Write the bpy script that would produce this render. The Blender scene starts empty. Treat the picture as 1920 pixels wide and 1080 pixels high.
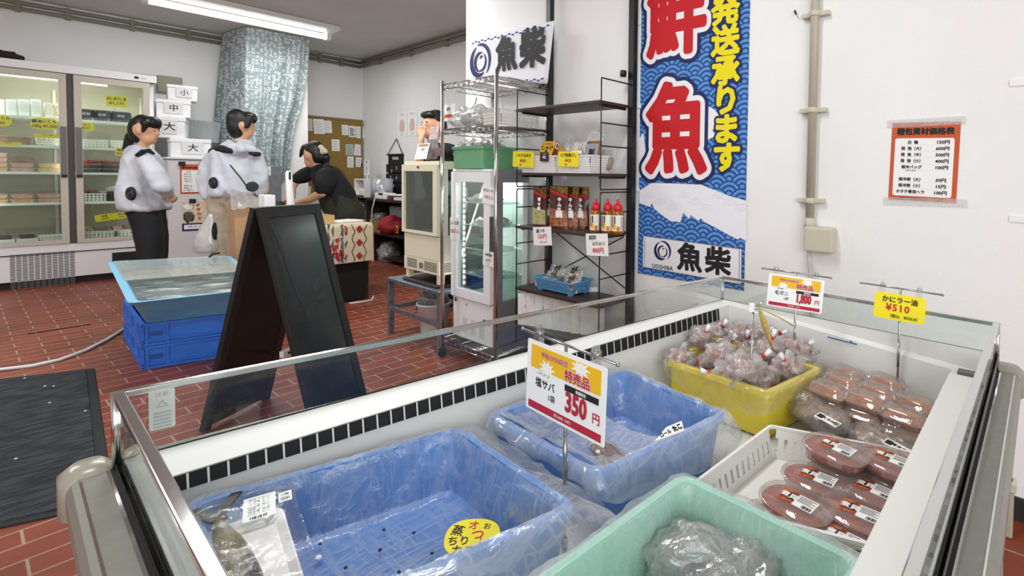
import bpy, bmesh, math, random
import numpy as np
from mathutils import Vector as V, Matrix, noise
random.seed(7)
sc = bpy.context.scene
col = sc.collection
PI = math.pi

# ---------------------------------------------------------------- camera
FPX, CX, ROLL, PITCH, HC = 935.0, 1250.0, 0.016, -0.034, 1.3      # for a 1920x1080 frame
CY = 328 + ROLL * (CX - 1000) + FPX * math.tan(-PITCH)
YAW = math.atan((1945 - CX) / FPX)
_f = V((math.cos(YAW) * math.cos(PITCH), math.sin(YAW) * math.cos(PITCH), math.sin(PITCH)))
_r = _f.cross(V((0, 0, 1))).normalized()
_u = _r.cross(_f)
RR = math.cos(ROLL) * _r + math.sin(ROLL) * _u
UU = -math.sin(ROLL) * _r + math.cos(ROLL) * _u
FF = _f
O = V((0, 0, HC))
cam = bpy.data.cameras.new('camera')
cam.sensor_width = 36.0
cam.lens = 36.0 * FPX / 1920
cam.shift_x = (960 - CX) / 1920
cam.shift_y = (CY - 540) / 1920
cam.clip_start = 0.02
cam_o = bpy.data.objects.new('camera', cam)
col.objects.link(cam_o)
M = Matrix((RR, UU, -FF)).transposed().to_4x4()
M.translation = O
cam_o.matrix_world = M
sc.camera = cam_o

# ---------------------------------------------------------------- light and exposure
sc.view_settings.view_transform = 'Standard'
sc.view_settings.look = 'None'
sc.view_settings.gamma = 1
sc.view_settings.use_curve_mapping = False
sc.view_settings.exposure = -0.2
w = bpy.data.worlds.new('sky'); sc.world = w
w.use_nodes = True
bg = w.node_tree.nodes['Background']
bg.inputs[0].default_value = (0.93, 0.97, 1.0, 1)
bg.inputs[1].default_value = .55
def area(name, loc, target, sx, sy, power, color=(1, 1, 1)):
    l = bpy.data.lights.new(name, 'AREA'); l.shape = 'RECTANGLE'; l.size = sx; l.size_y = sy
    l.energy = power; l.color = color
    o = bpy.data.objects.new(name, l); col.objects.link(o); o.location = loc
    o.rotation_euler = (V(target) - V(loc)).to_track_quat('-Z', 'Y').to_euler()
    return o
area('shopfront_daylight', (-2.4, -2.6, 2.0), (1.2, 3.0, 0.9), 5.0, 2.4, 215, (0.97, 0.99, 1.0))
area('tube_light', (2.05, 7.6, 3.02), (2.05, 7.6, 0), 1.4, 0.2, 32, (0.97, 0.99, 1.0))
area('tube_light', (1.4, 4.4, 3.08), (1.4, 4.4, 0), 1.3, 0.25, 62, (0.96, 0.985, 1.0))
area('tube_light', (0.5, 1.2, 3.08), (0.5, 1.2, 0), 1.3, 0.25, 38, (0.96, 0.985, 1.0))
area('tube_light', (-1.2, 5.4, 3.08), (-1.2, 5.4, 0), 1.3, 0.25, 75, (0.96, 0.985, 1.0))

# a pixel of the photograph -> a point of the place, on a known plane
def ray(x, y): return RR * ((x - CX) / FPX) - UU * ((y - CY) / FPX) + FF
def atz(x, y, z):
    r = ray(x, y); return O + r * ((z - HC) / r.z)
def atx(x, y, X):
    r = ray(x, y); return O + r * (X / r.x)
def aty(x, y, Y):
    r = ray(x, y); return O + r * (Y / r.y)
def atd(x, y, d): return O + ray(x, y) * d
def atp(x, y, p, n):
    r = ray(x, y); n = V(n); return O + r * ((V(p) - O).dot(n) / r.dot(n))

# ---------------------------------------------------------------- materials
MATS = {}
def lin(c):
    if isinstance(c, str):
        c = [int(c[i:i + 2], 16) / 255 for i in (0, 2, 4)]
        c = [x / 12.92 if x <= .04045 else ((x + .055) / 1.055) ** 2.4 for x in c]
    return (*c[:3], 1)
def mat(name, c='cccccc', rough=.5, metal=0, spec=.5, emit=0, trans=0, alpha=1, c2=None, nscale=20, bump=0, bscale=60, coat=0, sss=0, stretch=None):
    if name in MATS: return MATS[name]
    m = bpy.data.materials.new(name); m.use_nodes = True
    nt = m.node_tree; b = nt.nodes['Principled BSDF']
    b.inputs['Base Color'].default_value = lin(c)
    b.inputs['Roughness'].default_value = rough
    b.inputs['Metallic'].default_value = metal
    b.inputs['Specular IOR Level'].default_value = spec
    b.inputs['Transmission Weight'].default_value = trans
    b.inputs['Alpha'].default_value = alpha
    b.inputs['Coat Weight'].default_value = coat
    if emit:
        b.inputs['Emission Color'].default_value = lin(c); b.inputs['Emission Strength'].default_value = emit
    tc = None
    if c2 or bump:
        tc = nt.nodes.new('ShaderNodeTexCoord')
        src = tc.outputs['Object']
        if stretch:
            mp = nt.nodes.new('ShaderNodeMapping'); mp.inputs['Scale'].default_value = stretch
            nt.links.new(src, mp.inputs[0]); src = mp.outputs[0]
    if c2:
        n = nt.nodes.new('ShaderNodeTexNoise'); n.inputs['Scale'].default_value = nscale; n.inputs['Detail'].default_value = 5
        nt.links.new(src, n.inputs['Vector'])
        r = nt.nodes.new('ShaderNodeValToRGB'); r.color_ramp.elements[0].position = .35; r.color_ramp.elements[1].position = .65
        r.color_ramp.elements[0].color = lin(c); r.color_ramp.elements[1].color = lin(c2)
        nt.links.new(n.outputs['Fac'], r.inputs[0]); nt.links.new(r.outputs[0], b.inputs['Base Color'])
    if bump:
        n = nt.nodes.new('ShaderNodeTexNoise'); n.inputs['Scale'].default_value = bscale; n.inputs['Detail'].default_value = 4
        nt.links.new(src, n.inputs['Vector'])
        bp = nt.nodes.new('ShaderNodeBump'); bp.inputs['Strength'].default_value = bump; bp.inputs['Distance'].default_value = .01
        nt.links.new(n.outputs['Fac'], bp.inputs['Height']); nt.links.new(bp.outputs[0], b.inputs['Normal'])
    MATS[name] = m; return m

def film(name, c='ffffff', cover=.2, gloss=.12, grough=.12, bscale=14, bump=.35, vary=.25):
    """thin clear plastic: see-through, with a milky share and shine that follow its wrinkles"""
    if name in MATS: return MATS[name]
    m = bpy.data.materials.new(name); m.use_nodes = True
    nt = m.node_tree; nt.nodes.clear(); N = nt.nodes.new; L = nt.links.new
    out = N('ShaderNodeOutputMaterial'); tr = N('ShaderNodeBsdfTransparent'); di = N('ShaderNodeBsdfDiffuse'); tl = N('ShaderNodeBsdfTranslucent'); gl = N('ShaderNodeBsdfGlossy')
    di.inputs[0].default_value = lin(c); tl.inputs[0].default_value = lin(c); gl.inputs['Roughness'].default_value = grough
    tc = N('ShaderNodeTexCoord'); n = N('ShaderNodeTexNoise'); n.inputs['Scale'].default_value = bscale; n.inputs['Detail'].default_value = 6; n.inputs['Distortion'].default_value = 1.2
    L(tc.outputs['Object'], n.inputs['Vector'])
    bp = N('ShaderNodeBump'); bp.inputs['Strength'].default_value = bump; bp.inputs['Distance'].default_value = .02
    L(n.outputs['Fac'], bp.inputs['Height'])
    for s in (di, gl, tl): L(bp.outputs[0], s.inputs['Normal'])
    md = N('ShaderNodeMixShader'); md.inputs[0].default_value = .4; L(di.outputs[0], md.inputs[1]); L(tl.outputs[0], md.inputs[2])
    # creases: thin drawn-out lines are milkier, and broad areas vary
    acc = None
    for k, (rot, sc_) in enumerate((((.5, .3, .4), (2.6, .35, .5)), ((.2, .9, -1.0), (.4, 2.8, .45)))):
        mp = N('ShaderNodeMapping'); mp.inputs['Rotation'].default_value = rot; mp.inputs['Scale'].default_value = sc_; L(tc.outputs['Object'], mp.inputs[0])
        n2 = N('ShaderNodeTexNoise'); n2.inputs['Scale'].default_value = bscale * .8; n2.inputs['Detail'].default_value = 4; n2.inputs['Distortion'].default_value = 1.1
        L(mp.outputs[0], n2.inputs['Vector'])
        r = N('ShaderNodeValToRGB'); e = r.color_ramp.elements
        e[0].position = .44; e[0].color = (0, 0, 0, 1); e[1].position = .5; e[1].color = (1, 1, 1, 1)
        x = e.new(.56); x.color = (.1, .1, .1, 1)
        L(n2.outputs['Fac'], r.inputs[0])
        if acc is None: acc = r.outputs[0]
        else:
            ad = N('ShaderNodeMath'); ad.operation = 'MAXIMUM'; L(acc, ad.inputs[0]); L(r.outputs[0], ad.inputs[1]); acc = ad.outputs[0]
    n3 = N('ShaderNodeTexNoise'); n3.inputs['Scale'].default_value = bscale * .35; L(tc.outputs['Object'], n3.inputs['Vector'])
    ml = N('ShaderNodeMath'); ml.operation = 'MULTIPLY'; L(acc, ml.inputs[0]); L(n3.outputs['Fac'], ml.inputs[1])
    m3 = N('ShaderNodeMath'); m3.operation = 'MULTIPLY_ADD'; m3.inputs[1].default_value = cover * 1.2; m3.inputs[2].default_value = cover * .4; L(n3.outputs['Fac'], m3.inputs[0])
    mm = N('ShaderNodeMath'); mm.operation = 'MULTIPLY_ADD'; mm.inputs[1].default_value = vary * 1.5; L(ml.outputs[0], mm.inputs[0]); L(m3.outputs[0], mm.inputs[2])
    a = N('ShaderNodeMixShader'); L(mm.outputs[0], a.inputs[0]); L(tr.outputs[0], a.inputs[1]); L(md.outputs[0], a.inputs[2])
    lw = N('ShaderNodeLayerWeight'); lw.inputs[0].default_value = .3; L(bp.outputs[0], lw.inputs['Normal'])
    g = N('ShaderNodeMath'); g.operation = 'MULTIPLY_ADD'; g.inputs[1].default_value = gloss * 2; g.inputs[2].default_value = gloss
    L(lw.outputs['Fresnel'], g.inputs[0])
    b = N('ShaderNodeMixShader'); L(g.outputs[0], b.inputs[0]); L(a.outputs[0], b.inputs[1]); L(gl.outputs[0], b.inputs[2])
    L(b.outputs[0], out.inputs[0])
    MATS[name] = m; return m

def glass(name, tint='f4faf7', refl=.06, rough=.03):
    """a thin flat pane: clear, with a mirror reflection that grows at grazing angles"""
    if name in MATS: return MATS[name]
    m = bpy.data.materials.new(name); m.use_nodes = True
    nt = m.node_tree; nt.nodes.clear(); N = nt.nodes.new; L = nt.links.new
    out = N('ShaderNodeOutputMaterial'); tr = N('ShaderNodeBsdfTransparent'); gl = N('ShaderNodeBsdfGlossy')
    tr.inputs[0].default_value = lin(tint); gl.inputs['Roughness'].default_value = rough
    lw = N('ShaderNodeLayerWeight'); lw.inputs[0].default_value = .25
    g = N('ShaderNodeMath'); g.operation = 'MULTIPLY_ADD'; g.inputs[1].default_value = .5; g.inputs[2].default_value = refl
    L(lw.outputs['Fresnel'], g.inputs[0])
    b = N('ShaderNodeMixShader'); L(g.outputs[0], b.inputs[0]); L(tr.outputs[0], b.inputs[1]); L(gl.outputs[0], b.inputs[2]); L(b.outputs[0], out.inputs[0])
    MATS[name] = m; return m

def holes(name, c, sx, sy, hx, hy, rough=.5):
    """plastic wall pierced by a regular grid of slots, in UV metres"""
    if name in MATS: return MATS[name]
    m = mat(name, c, rough); nt = m.node_tree; N = nt.nodes.new; L = nt.links.new
    b = nt.nodes['Principled BSDF']
    uv = N('ShaderNodeTexCoord'); sp = N('ShaderNodeSeparateXYZ'); L(uv.outputs['UV'], sp.inputs[0])
    res = []
    for i, (s, h) in enumerate(((sx, hx), (sy, hy))):
        d = N('ShaderNodeMath'); d.operation = 'DIVIDE'; d.inputs[1].default_value = s; L(sp.outputs[i], d.inputs[0])
        f = N('ShaderNodeMath'); f.operation = 'FRACT'; L(d.outputs[0], f.inputs[0])
        g = N('ShaderNodeMath'); g.operation = 'LESS_THAN'; g.inputs[1].default_value = h / s; L(f.outputs[0], g.inputs[0]); res.append(g)
    x = N('ShaderNodeMath'); x.operation = 'MULTIPLY'; L(res[0].outputs[0], x.inputs[0]); L(res[1].outputs[0], x.inputs[1])
    y = N('ShaderNodeMath'); y.operation = 'SUBTRACT'; y.inputs[0].default_value = 1; L(x.outputs[0], y.inputs[1])
    L(y.outputs[0], b.inputs['Alpha'])
    return m

# ---------------------------------------------------------------- mesh builder
def frame(o, u, v):
    """matrix with local x along u, local y along v, z = u x v, at o"""
    u = V(u).normalized(); n = u.cross(V(v)).normalized(); v = n.cross(u)
    m = Matrix((u, v, n)).transposed().to_4x4(); m.translation = V(o); return m
def rotz(o, a):
    m = Matrix.Rotation(a, 4, 'Z'); m.translation = V(o); return m
_tc = {}
def text_mesh(s, bold, spacing=1.0, line=1.0):
    k = (s, bold, spacing, line)
    if k in _tc: return _tc[k]
    cu = bpy.data.curves.new('t', 'FONT'); cu.body = s; cu.size = 1; cu.offset = bold; cu.resolution_u = 2
    cu.align_x = 'CENTER'; cu.align_y = 'CENTER'; cu.space_character = spacing; cu.space_line = line
    cu.fill_mode = 'FRONT'
    ob = bpy.data.objects.new('t', cu); col.objects.link(ob)
    dg = bpy.context.evaluated_depsgraph_get(); dg.update()
    me = bpy.data.meshes.new_from_object(ob.evaluated_get(dg))
    vs = [tuple(x.co) for x in me.vertices]; fs = [tuple(p.vertices) for p in me.polygons]
    bpy.data.objects.remove(ob); bpy.data.curves.remove(cu); bpy.data.meshes.remove(me)
    _tc[k] = (vs, fs); return _tc[k]
def rring(c4, r, n=5):
    """rounded ring through a quadrilateral's corners"""
    c = [V(p) for p in c4]; out = []
    for i in range(len(c)):
        p, a, b = c[i], c[i - 1], c[(i + 1) % len(c)]
        ra = min(r, (a - p).length * .49); rb = min(r, (b - p).length * .49)
        s = p + (a - p).normalized() * ra; e = p + (b - p).normalized() * rb
        for k in range(n + 1):
            t = k / n; out.append((1 - t) ** 2 * s + 2 * t * (1 - t) * p + t * t * e)
    return out
def inset(c4, d):
    """move the corners of a quad inward by d (in its xy)"""
    c = [V(p) for p in c4]; out = []
    for i in range(len(c)):
        p = c[i]; e1 = (c[i - 1] - p); e2 = (c[(i + 1) % len(c)] - p); e1.z = e2.z = 0
        e1.normalize(); e2.normalize()
        s = abs(e1.x * e2.y - e1.y * e2.x)
        q = p + (e1 + e2) * (d / s); q.z = p.z; out.append(q)
    return out
def setz(c4, z): return [V((p[0], p[1], z)) for p in c4]
class MB:
    def __init__(s): s.v = []; s.f = []; s.m = []; s.s = []; s.uv = []; s.mats = []
    def mi(s, m):
        if m not in s.mats: s.mats.append(m)
        return s.mats.index(m)
    def add(s, vs, fs, m, smooth=False, M=None, uv=None):
        n = len(s.v); i = s.mi(m)
        s.v += [tuple(M @ V(p)) if M is not None else tuple(p) for p in vs]
        for k, f in enumerate(fs):
            s.f.append(tuple(n + j for j in f)); s.m.append(i); s.s.append(smooth); s.uv.append(uv[k] if uv else None)
        return s
    def hexa(s, b, t, m, M=None):
        return s.add(list(b) + list(t), [(3, 2, 1, 0), (4, 5, 6, 7), (0, 1, 5, 4), (1, 2, 6, 5), (2, 3, 7, 6), (3, 0, 4, 7)], m, False, M)
    def box(s, x0, x1, y0, y1, z0, z1, m, M=None):
        if x0 > x1: x0, x1 = x1, x0
        if y0 > y1: y0, y1 = y1, y0
        if z0 > z1: z0, z1 = z1, z0
        q = ((x0, y0), (x1, y0), (x1, y1), (x0, y1))
        return s.hexa([(x, y, z0) for x, y in q], [(x, y, z1) for x, y in q], m, M)
    def rbox(s, x0, x1, y0, y1, z0, z1, r, m, M=None, n=3):
        """box with rounded vertical edges and a softened top and bottom"""
        q = [(x0, y0, 0), (x1, y0, 0), (x1, y1, 0), (x0, y1, 0)]; e = min(r * .5, (z1 - z0) * .3)
        rings = []
        for z, d in ((z0, e), (z0 + e, 0), (z1 - e, 0), (z1, e)):
            rings.append([V((p.x, p.y, z)) for p in rring(inset(q, d) if d else q, r, n)])
        return s.loft(rings, m, M=M)
    def quad(s, a, b, c, d, m, M=None, uv=None): return s.add([a, b, c, d], [(0, 1, 2, 3)], m, False, M, uv=[uv] if uv else None)
    def poly(s, pts, m, M=None): return s.add(pts, [tuple(range(len(pts)))], m, False, M)
    def prism(s, pts, z0, z1, m, M=None, smooth=False):
        n = len(pts); vs = [(p[0], p[1], z0) for p in pts] + [(p[0], p[1], z1) for p in pts]
        fs = [tuple(reversed(range(n))), tuple(range(n, 2 * n))] + [(i, (i + 1) % n, n + (i + 1) % n, n + i) for i in range(n)]
        return s.add(vs, fs, m, smooth, M)
    def loft(s, rings, m, cap=True, smooth=True, M=None, closed=True, cap0=None, cap1=None):
        n = len(rings[0]); vs = [p for r in rings for p in r]; fs = []
        for a in range(len(rings) - 1):
            for i in range(n if closed else n - 1):
                j = (i + 1) % n; fs.append((a * n + i, a * n + j, (a + 1) * n + j, (a + 1) * n + i))
        if cap if cap0 is None else cap0: fs.append(tuple(reversed(range(n))))
        if cap if cap1 is None else cap1: fs.append(tuple(range((len(rings) - 1) * n, len(rings) * n)))
        return s.add(vs, fs, m, smooth, M)
    def tube(s, pts, r, m, n=8, M=None, closed=False):
        pts = [V(p) for p in pts]; k = len(pts); rings = []; up = None
        rs = r if isinstance(r, (list, tuple)) else [r] * k
        for i, p in enumerate(pts):
            if closed: t = pts[(i + 1) % k] - pts[i - 1]
            else: t = pts[min(i + 1, k - 1)] - pts[max(i - 1, 0)]
            t.normalize()
            if up is None: up = t.orthogonal().normalized()
            up = (up - t * up.dot(t)).normalized(); w = t.cross(up)
            rings.append([p + (up * math.cos(2 * PI * j / n) + w * math.sin(2 * PI * j / n)) * rs[i] for j in range(n)])
        if closed: rings.append(rings[0]); return s.loft(rings, m, cap=False, M=M)
        return s.loft(rings, m, M=M)
    def lathe(s, prof, m, M=None, n=20, sx=1, sy=1):
        rings = [[V((r * sx * math.cos(2 * PI * j / n), r * sy * math.sin(2 * PI * j / n), z)) for j in range(n)] for r, z in prof]
        return s.loft(rings, m, M=M)
    def ball(s, c, rx, ry, rz, m, n=12, k=8, M=None, rough=0, seed=0):
        rings = []
        for a in range(k + 1):
            th = -PI / 2 + PI * a / k; ring = []
            for j in range(n):
                ph = 2 * PI * j / n; d = V((math.cos(th) * math.cos(ph), math.cos(th) * math.sin(ph), math.sin(th)))
                if rough: d = d * (1 + rough * noise.noise(d * 2.3 + V((seed, seed * .7, 0))))
                ring.append(V(c) + V((d.x * rx, d.y * ry, d.z * rz)))
            rings.append(ring)
        return s.loft(rings, m, cap=False, M=M)
    def grid(s, fn, nu, nv, m, smooth=True, M=None, uvs=None, closeu=False):
        vs = [fn(i / nu, j / nv) for j in range(nv + 1) for i in range(nu + 1)]
        fs = []; uv = []
        for j in range(nv):
            for i in range(nu):
                a = j * (nu + 1) + i; fs.append((a, a + 1, a + nu + 2, a + nu + 1))
                if uvs: uv.append([(uvs[0] * x / nu, uvs[1] * y / nv) for x, y in ((i, j), (i + 1, j), (i + 1, j + 1), (i, j + 1))])
        return s.add(vs, fs, m, smooth, M, uv if uvs else None)
    def text(s, t, size, m, M, x=0, y=0, z=.0008, bold=0.0, sx=1.0, spacing=1.0, line=1.0, rot=0, n=8):
        """lettering; bold thickens the strokes by that share of the size"""
        vs, fs = text_mesh(t, 0, spacing, line); c, d = math.cos(rot), math.sin(rot)
        offs = [(0, 0)] + ([(bold * math.cos(2 * PI * k / n), bold * math.sin(2 * PI * k / n)) for k in range(n)] if bold else [])
        for k, (ox, oy) in enumerate(offs):
            s.add([(x + (a[0] * sx * c - a[1] * d + ox) * size, y + (a[0] * sx * d + a[1] * c + oy) * size, z - k * 6e-6) for a in vs], fs, m, False, M)
        return s
    def fit(s, t, size, m, M, W, **k):
        """lettering made small enough to stay inside a card of width W"""
        if not t: return s
        xs = [p[0] for p in text_mesh(t, 0)[0]]; w = (max(xs) - min(xs)) * size * k.get('sx', 1)
        if w > .88 * W: k['sx'] = k.get('sx', 1) * max(.6, .88 * W / w); size *= min(1, .88 * W / (w * max(.6, .88 * W / w)))
        return s.text(t, size, m, M, **k)
    def build(s, name, parent=None, bevel=0, subsurf=0, solid=0, label=None, kind=None, segs=2, weld=False):
        me = bpy.data.meshes.new(name)
        vs = s.v; org = None
        if parent is None and kind is None:
            lo = [min(p[i] for p in vs) for i in range(3)]; hi = [max(p[i] for p in vs) for i in range(3)]
            org = V(((lo[0] + hi[0]) / 2, (lo[1] + hi[1]) / 2, lo[2])); vs = [tuple(V(p) - org) for p in vs]
        me.from_pydata(vs, [], s.f)
        for m in s.mats: me.materials.append(m)
        me.polygons.foreach_set('material_index', s.m); me.polygons.foreach_set('use_smooth', s.s)
        if any(u is not None for u in s.uv):
            l = me.uv_layers.new(name='uv')
            for p, u in zip(me.polygons, s.uv):
                if u:
                    for k, li in enumerate(p.loop_indices): l.data[li].uv = u[k]
        if weld:
            b = bmesh.new(); b.from_mesh(me); bmesh.ops.remove_doubles(b, verts=b.verts, dist=1e-5); b.to_mesh(me); b.free()
        me.validate(); me.update()
        o = bpy.data.objects.new(name, me); col.objects.link(o)
        if org: o.location = org
        if parent:
            o.parent = parent; o.matrix_parent_inverse = world_of(parent).inverted()
        if bevel:
            b = o.modifiers.new('bevel', 'BEVEL'); b.width = bevel; b.segments = segs; b.limit_method = 'ANGLE'; b.angle_limit = .6; b.harden_normals = False
        if solid:
            b = o.modifiers.new('solid', 'SOLIDIFY'); b.thickness = solid; b.offset = 0
        if subsurf:
            b = o.modifiers.new('sub', 'SUBSURF'); b.levels = subsurf; b.render_levels = subsurf
        if label: o['label'] = label
        if kind: o['kind'] = kind
        return o
def world_of(o):
    m = Matrix.LocRotScale(o.location, o.rotation_euler, o.scale)
    return world_of(o.parent) @ o.matrix_parent_inverse @ m if o.parent else m
def tag(o, label, cat, group=None):
    o['label'] = label; o['category'] = cat
    if group: o['group'] = group
    return o
def thing(name, label, cat, loc, group=None, rz=0):
    """an Empty at the thing's base; its parts are built in world space and parented to it"""
    o = bpy.data.objects.new(name, None); col.objects.link(o); o.location = loc; o.rotation_euler = (0, 0, rz); o.empty_display_size = .1
    return tag(o, label, cat, group)
def dup(root, M=None, label=None, group=None, name=None):
    """copy of a thing with copies of its parts and sub-parts; M moves it in the world"""
    def cp(o, par):
        c = o.copy(); col.objects.link(c)
        if par: c.parent = par; c.matrix_parent_inverse = o.matrix_parent_inverse.copy()
        for ch in list(o.children): cp(ch, c)
        return c
    kids = list(root.children)
    r = cp(root, None)
    if M is not None: 
        W = M @ Matrix.LocRotScale(root.location, root.rotation_euler, root.scale)
        l, q, s = W.decompose(); r.location = l; r.rotation_euler = q.to_euler(); r.scale = s
    if label: r['label'] = label
    if group: r['group'] = group
    return r
def struct(mb, name, **k): return mb.build(name, kind='structure', **k)

# ---------------------------------------------------------------- the room
XW, YB, XB, ZC = 2.33, 9.3, 3.765, 3.2
YP = aty(875, 100, 1).y                       # placeholder, the pillar end is solved on the wall plane below
YP = atx(874, 20, XW).y
XL, YF = -3.6, -2.2
WALL = mat('white_painted_plaster', 'f0f0ee', .75, c2='f3f3f1', nscale=3, bump=.12, bscale=220)
CEIL = mat('ceiling_board', 'd2d0cb', .85, c2='cccac5', nscale=2, bump=.05, bscale=160)
def tile_floor():
    m = bpy.data.materials.new('terracotta_floor_tiles'); m.use_nodes = True
    nt = m.node_tree; b = nt.nodes['Principled BSDF']; N = nt.nodes.new; L = nt.links.new
    tc = N('ShaderNodeTexCoord'); br = N('ShaderNodeTexBrick')
    br.inputs['Scale'].default_value = 1; br.inputs['Brick Width'].default_value = .235; br.inputs['Row Height'].default_value = .115
    br.inputs['Mortar Size'].default_value = .0045; br.inputs['Mortar Smooth'].default_value = .3; br.inputs['Bias'].default_value = .0
    br.inputs['Color1'].default_value = lin('843a24'); br.inputs['Color2'].default_value = lin('96452b'); br.inputs['Mortar'].default_value = lin('b09a80')
    mp = N('ShaderNodeMapping'); mp.inputs['Rotation'].default_value = (0, 0, -.03)
    L(tc.outputs['Object'], mp.inputs[0]); L(mp.outputs[0], br.inputs['Vector'])
    n = N('ShaderNodeTexNoise'); n.inputs['Scale'].default_value = 2.2; n.inputs['Detail'].default_value = 6; L(tc.outputs['Object'], n.inputs['Vector'])
    r = N('ShaderNodeValToRGB'); r.color_ramp.elements[0].position = .35; r.color_ramp.elements[0].color = (.62, .55, .52, 1); r.color_ramp.elements[1].position = .7; r.color_ramp.elements[1].color = (1, 1, 1, 1); L(n.outputs['Fac'], r.inputs[0])
    mx = N('ShaderNodeMix'); mx.data_type = 'RGBA'; mx.blend_type = 'MULTIPLY'; mx.inputs[0].default_value = .8
    L(br.outputs['Color'], mx.inputs[6]); L(r.outputs[0], mx.inputs[7]); L(mx.outputs[2], b.inputs['Base Color'])
    b.inputs['Roughness'].default_value = .42; b.inputs['Specular IOR Level'].default_value = .38
    n2 = N('ShaderNodeTexNoise'); n2.inputs['Scale'].default_value = 55; n2.inputs['Detail'].default_value = 3; L(tc.outputs['Object'], n2.inputs['Vector'])
    ad = N('ShaderNodeMath'); ad.operation = 'MULTIPLY_ADD'; ad.inputs[1].default_value = -1.5; L(br.outputs['Fac'], ad.inputs[0]); L(n2.outputs['Fac'], ad.inputs[2])
    bp = N('ShaderNodeBump'); bp.inputs['Strength'].default_value = .25; bp.inputs['Distance'].default_value = .006; L(ad.outputs[0], bp.inputs['Height']); L(bp.outputs[0], b.inputs['Normal'])
    return m
TILE = tile_floor()
struct(MB().box(XL, XB + .2, YF - .6, YB + .2, -.1, 0, TILE), 'floor')
struct(MB().box(XL, XB + .2, YF - .1, YB + .2, ZC, ZC + .1, CEIL), 'ceiling')
struct(MB().box(XW, XB + .2, YF, YP, 0, ZC, WALL), 'wall_right')
struct(MB().box(XB, XB + .2, YP, YB + .2, 0, ZC, WALL), 'wall_side')
struct(MB().box(XL, XB, YB, YB + .2, 0, ZC, WALL), 'wall_back')
struct(MB().box(XL - .2, XL, YF, YB + .2, 0, ZC, WALL), 'wall_left')
struct(MB().box(XW - .012, XW, YF, YP, 0, .09, mat('dark_skirting', '2a2724', .6)), 'baseboard_right')

# ---------------------------------------------------------------- the island freezer
CREAM = mat('freezer_cream_enamel', 'dcdbd3', .38)
WHITE = mat('freezer_white_liner', 'dfdfdb', .42, bump=.03, bscale=40)
OLIVE = mat('olive_grey_bumper', '85837a', .42, spec=.4, c2='8a887f', nscale=60)
CAPM = mat('olive_grey_cap', '9a9788', .25, spec=.6)
CHROME = mat('chrome', 'd8d8d6', .12, 1)
STEEL = mat('brushed_steel', 'a9a9a6', .3, 1)
BLACK = mat('black_rubber', '141414', .6)
GLASS = glass('freezer_glass', 'f6fbf9', .035)
ZT, ZG, ZB, ZF = .93, .843, .80, .61
ZGC = (.815, .842, .848, .815)          # foot of the glass at the four corners
A = atz(215, 735, ZT); B = atz(1355, 517, ZT); C = atz(1872, 605, ZT); D = V((A.x - .002, C.y + .012, ZT))
RIM = [A, B, C, D]
def rimg(d, dz=0): return [V((p.x, p.y, z + dz)) for p, z in zip(inset(RIM, d), ZGC)]
def rimz(d, z): return setz(inset(RIM, d), z)
fz = thing('island_freezer', 'open white island chest freezer with glass rim and olive bumper, filled with tubs of seafood', 'freezer', ((A.x + C.x) / 2, .55, 0))
b = MB()
o1, o2 = rimz(-.03, .1), rimz(-.03, .745)
b.loft([o1, o2, rimz(-.012, .745), rimz(-.012, .50)], CREAM, cap=False, smooth=False); b.build('body', fz)
# the body's cavity: the liner is the visible inside
b = MB(); o1, o2 = rimz(-.02, 0.0), rimz(-.02, .1); b.hexa(o1, o2, mat('dark_plinth', '2b2b2b', .6)); b.build('plinth', fz)
# bumper rail
def band(mb, q0, q1, m):
    for i in range(4):
        j = (i + 1) % 4; mb.quad(q0[i], q0[j], q1[j], q1[i], m)
b = MB(); prof = [(-.03, .735), (-.045, .74), (-.055, .755), (-.055, .785), (-.049, .800), (-.042, .804), (-.008, .804), (-.008, .79)]
b.loft([rimz(d, z) for d, z in prof], OLIVE, cap=False, smooth=False); b.build('bumper_rail', fz)
b = MB(); band(b, rimz(-.0415, .8045), rimz(-.0385, .8045), CHROME); band(b, rimz(-.0115, .8045), rimz(-.0075, .8045), CHROME); b.build('bumper_trim', fz)
b = MB(); band(b, rimz(-.0075, .803), rimz(.0, .803), BLACK); band(b, rimz(-.001, .79), rimg(-.001, -.008), mat('grey_gasket', '6d6e69', .5)); band(b, rimg(-.002, -.008), rimg(-.002, -.001), BLACK); b.build('gasket', fz)
for p, dx, dy in ((A, -1, 1), (B, 1, 1), (C, 1, -1)):
    b = MB(); x0, y0 = p.x + dx * .062, p.y + dy * .062; x1, y1 = p.x - dx * .004, p.y - dy * .03
    if p == A: x1 = p.x + .004; y1 = p.y - .012
    b.rbox(min(x0, x1), max(x0, x1), min(y0, y1), max(y0, y1), .725, .815, .03, CAPM, n=6); b.build('corner_cap', fz)
# glass and its frame
names = ('pane',) * 4
for i in range(4):
    j = (i + 1) % 4; b = MB()
    g0, g1 = rimg(.002), rimz(.002, ZT - .004); h0, h1 = rimg(.007), rimz(.007, ZT - .004)
    b.hexa([g0[i], g0[j], h0[j], h0[i]], [g1[i], g1[j], h1[j], h1[i]], GLASS); b.build('glass_pane', fz)
    b = MB(); q = [rimz(-.003, ZT - .010), rimz(-.003, ZT + .001), rimz(.011, ZT + .001), rimz(.011, ZT - .010)]
    b.hexa([q[0][i], q[0][j], q[3][j], q[3][i]], [q[1][i], q[1][j], q[2][j], q[2][i]], CHROME)
    b.build('top_rail', fz, bevel=.002)
    b = MB(); q0, q1 = rimz(-.004, 0), rimz(.012, 0); b.tube([q0[i].xy.to_3d() * .7 + q1[i].xy.to_3d() * .3 + V((0, 0, z)) for z in (.80, ZT)], .006, CHROME)
    b.build('corner_post', fz)
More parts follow.
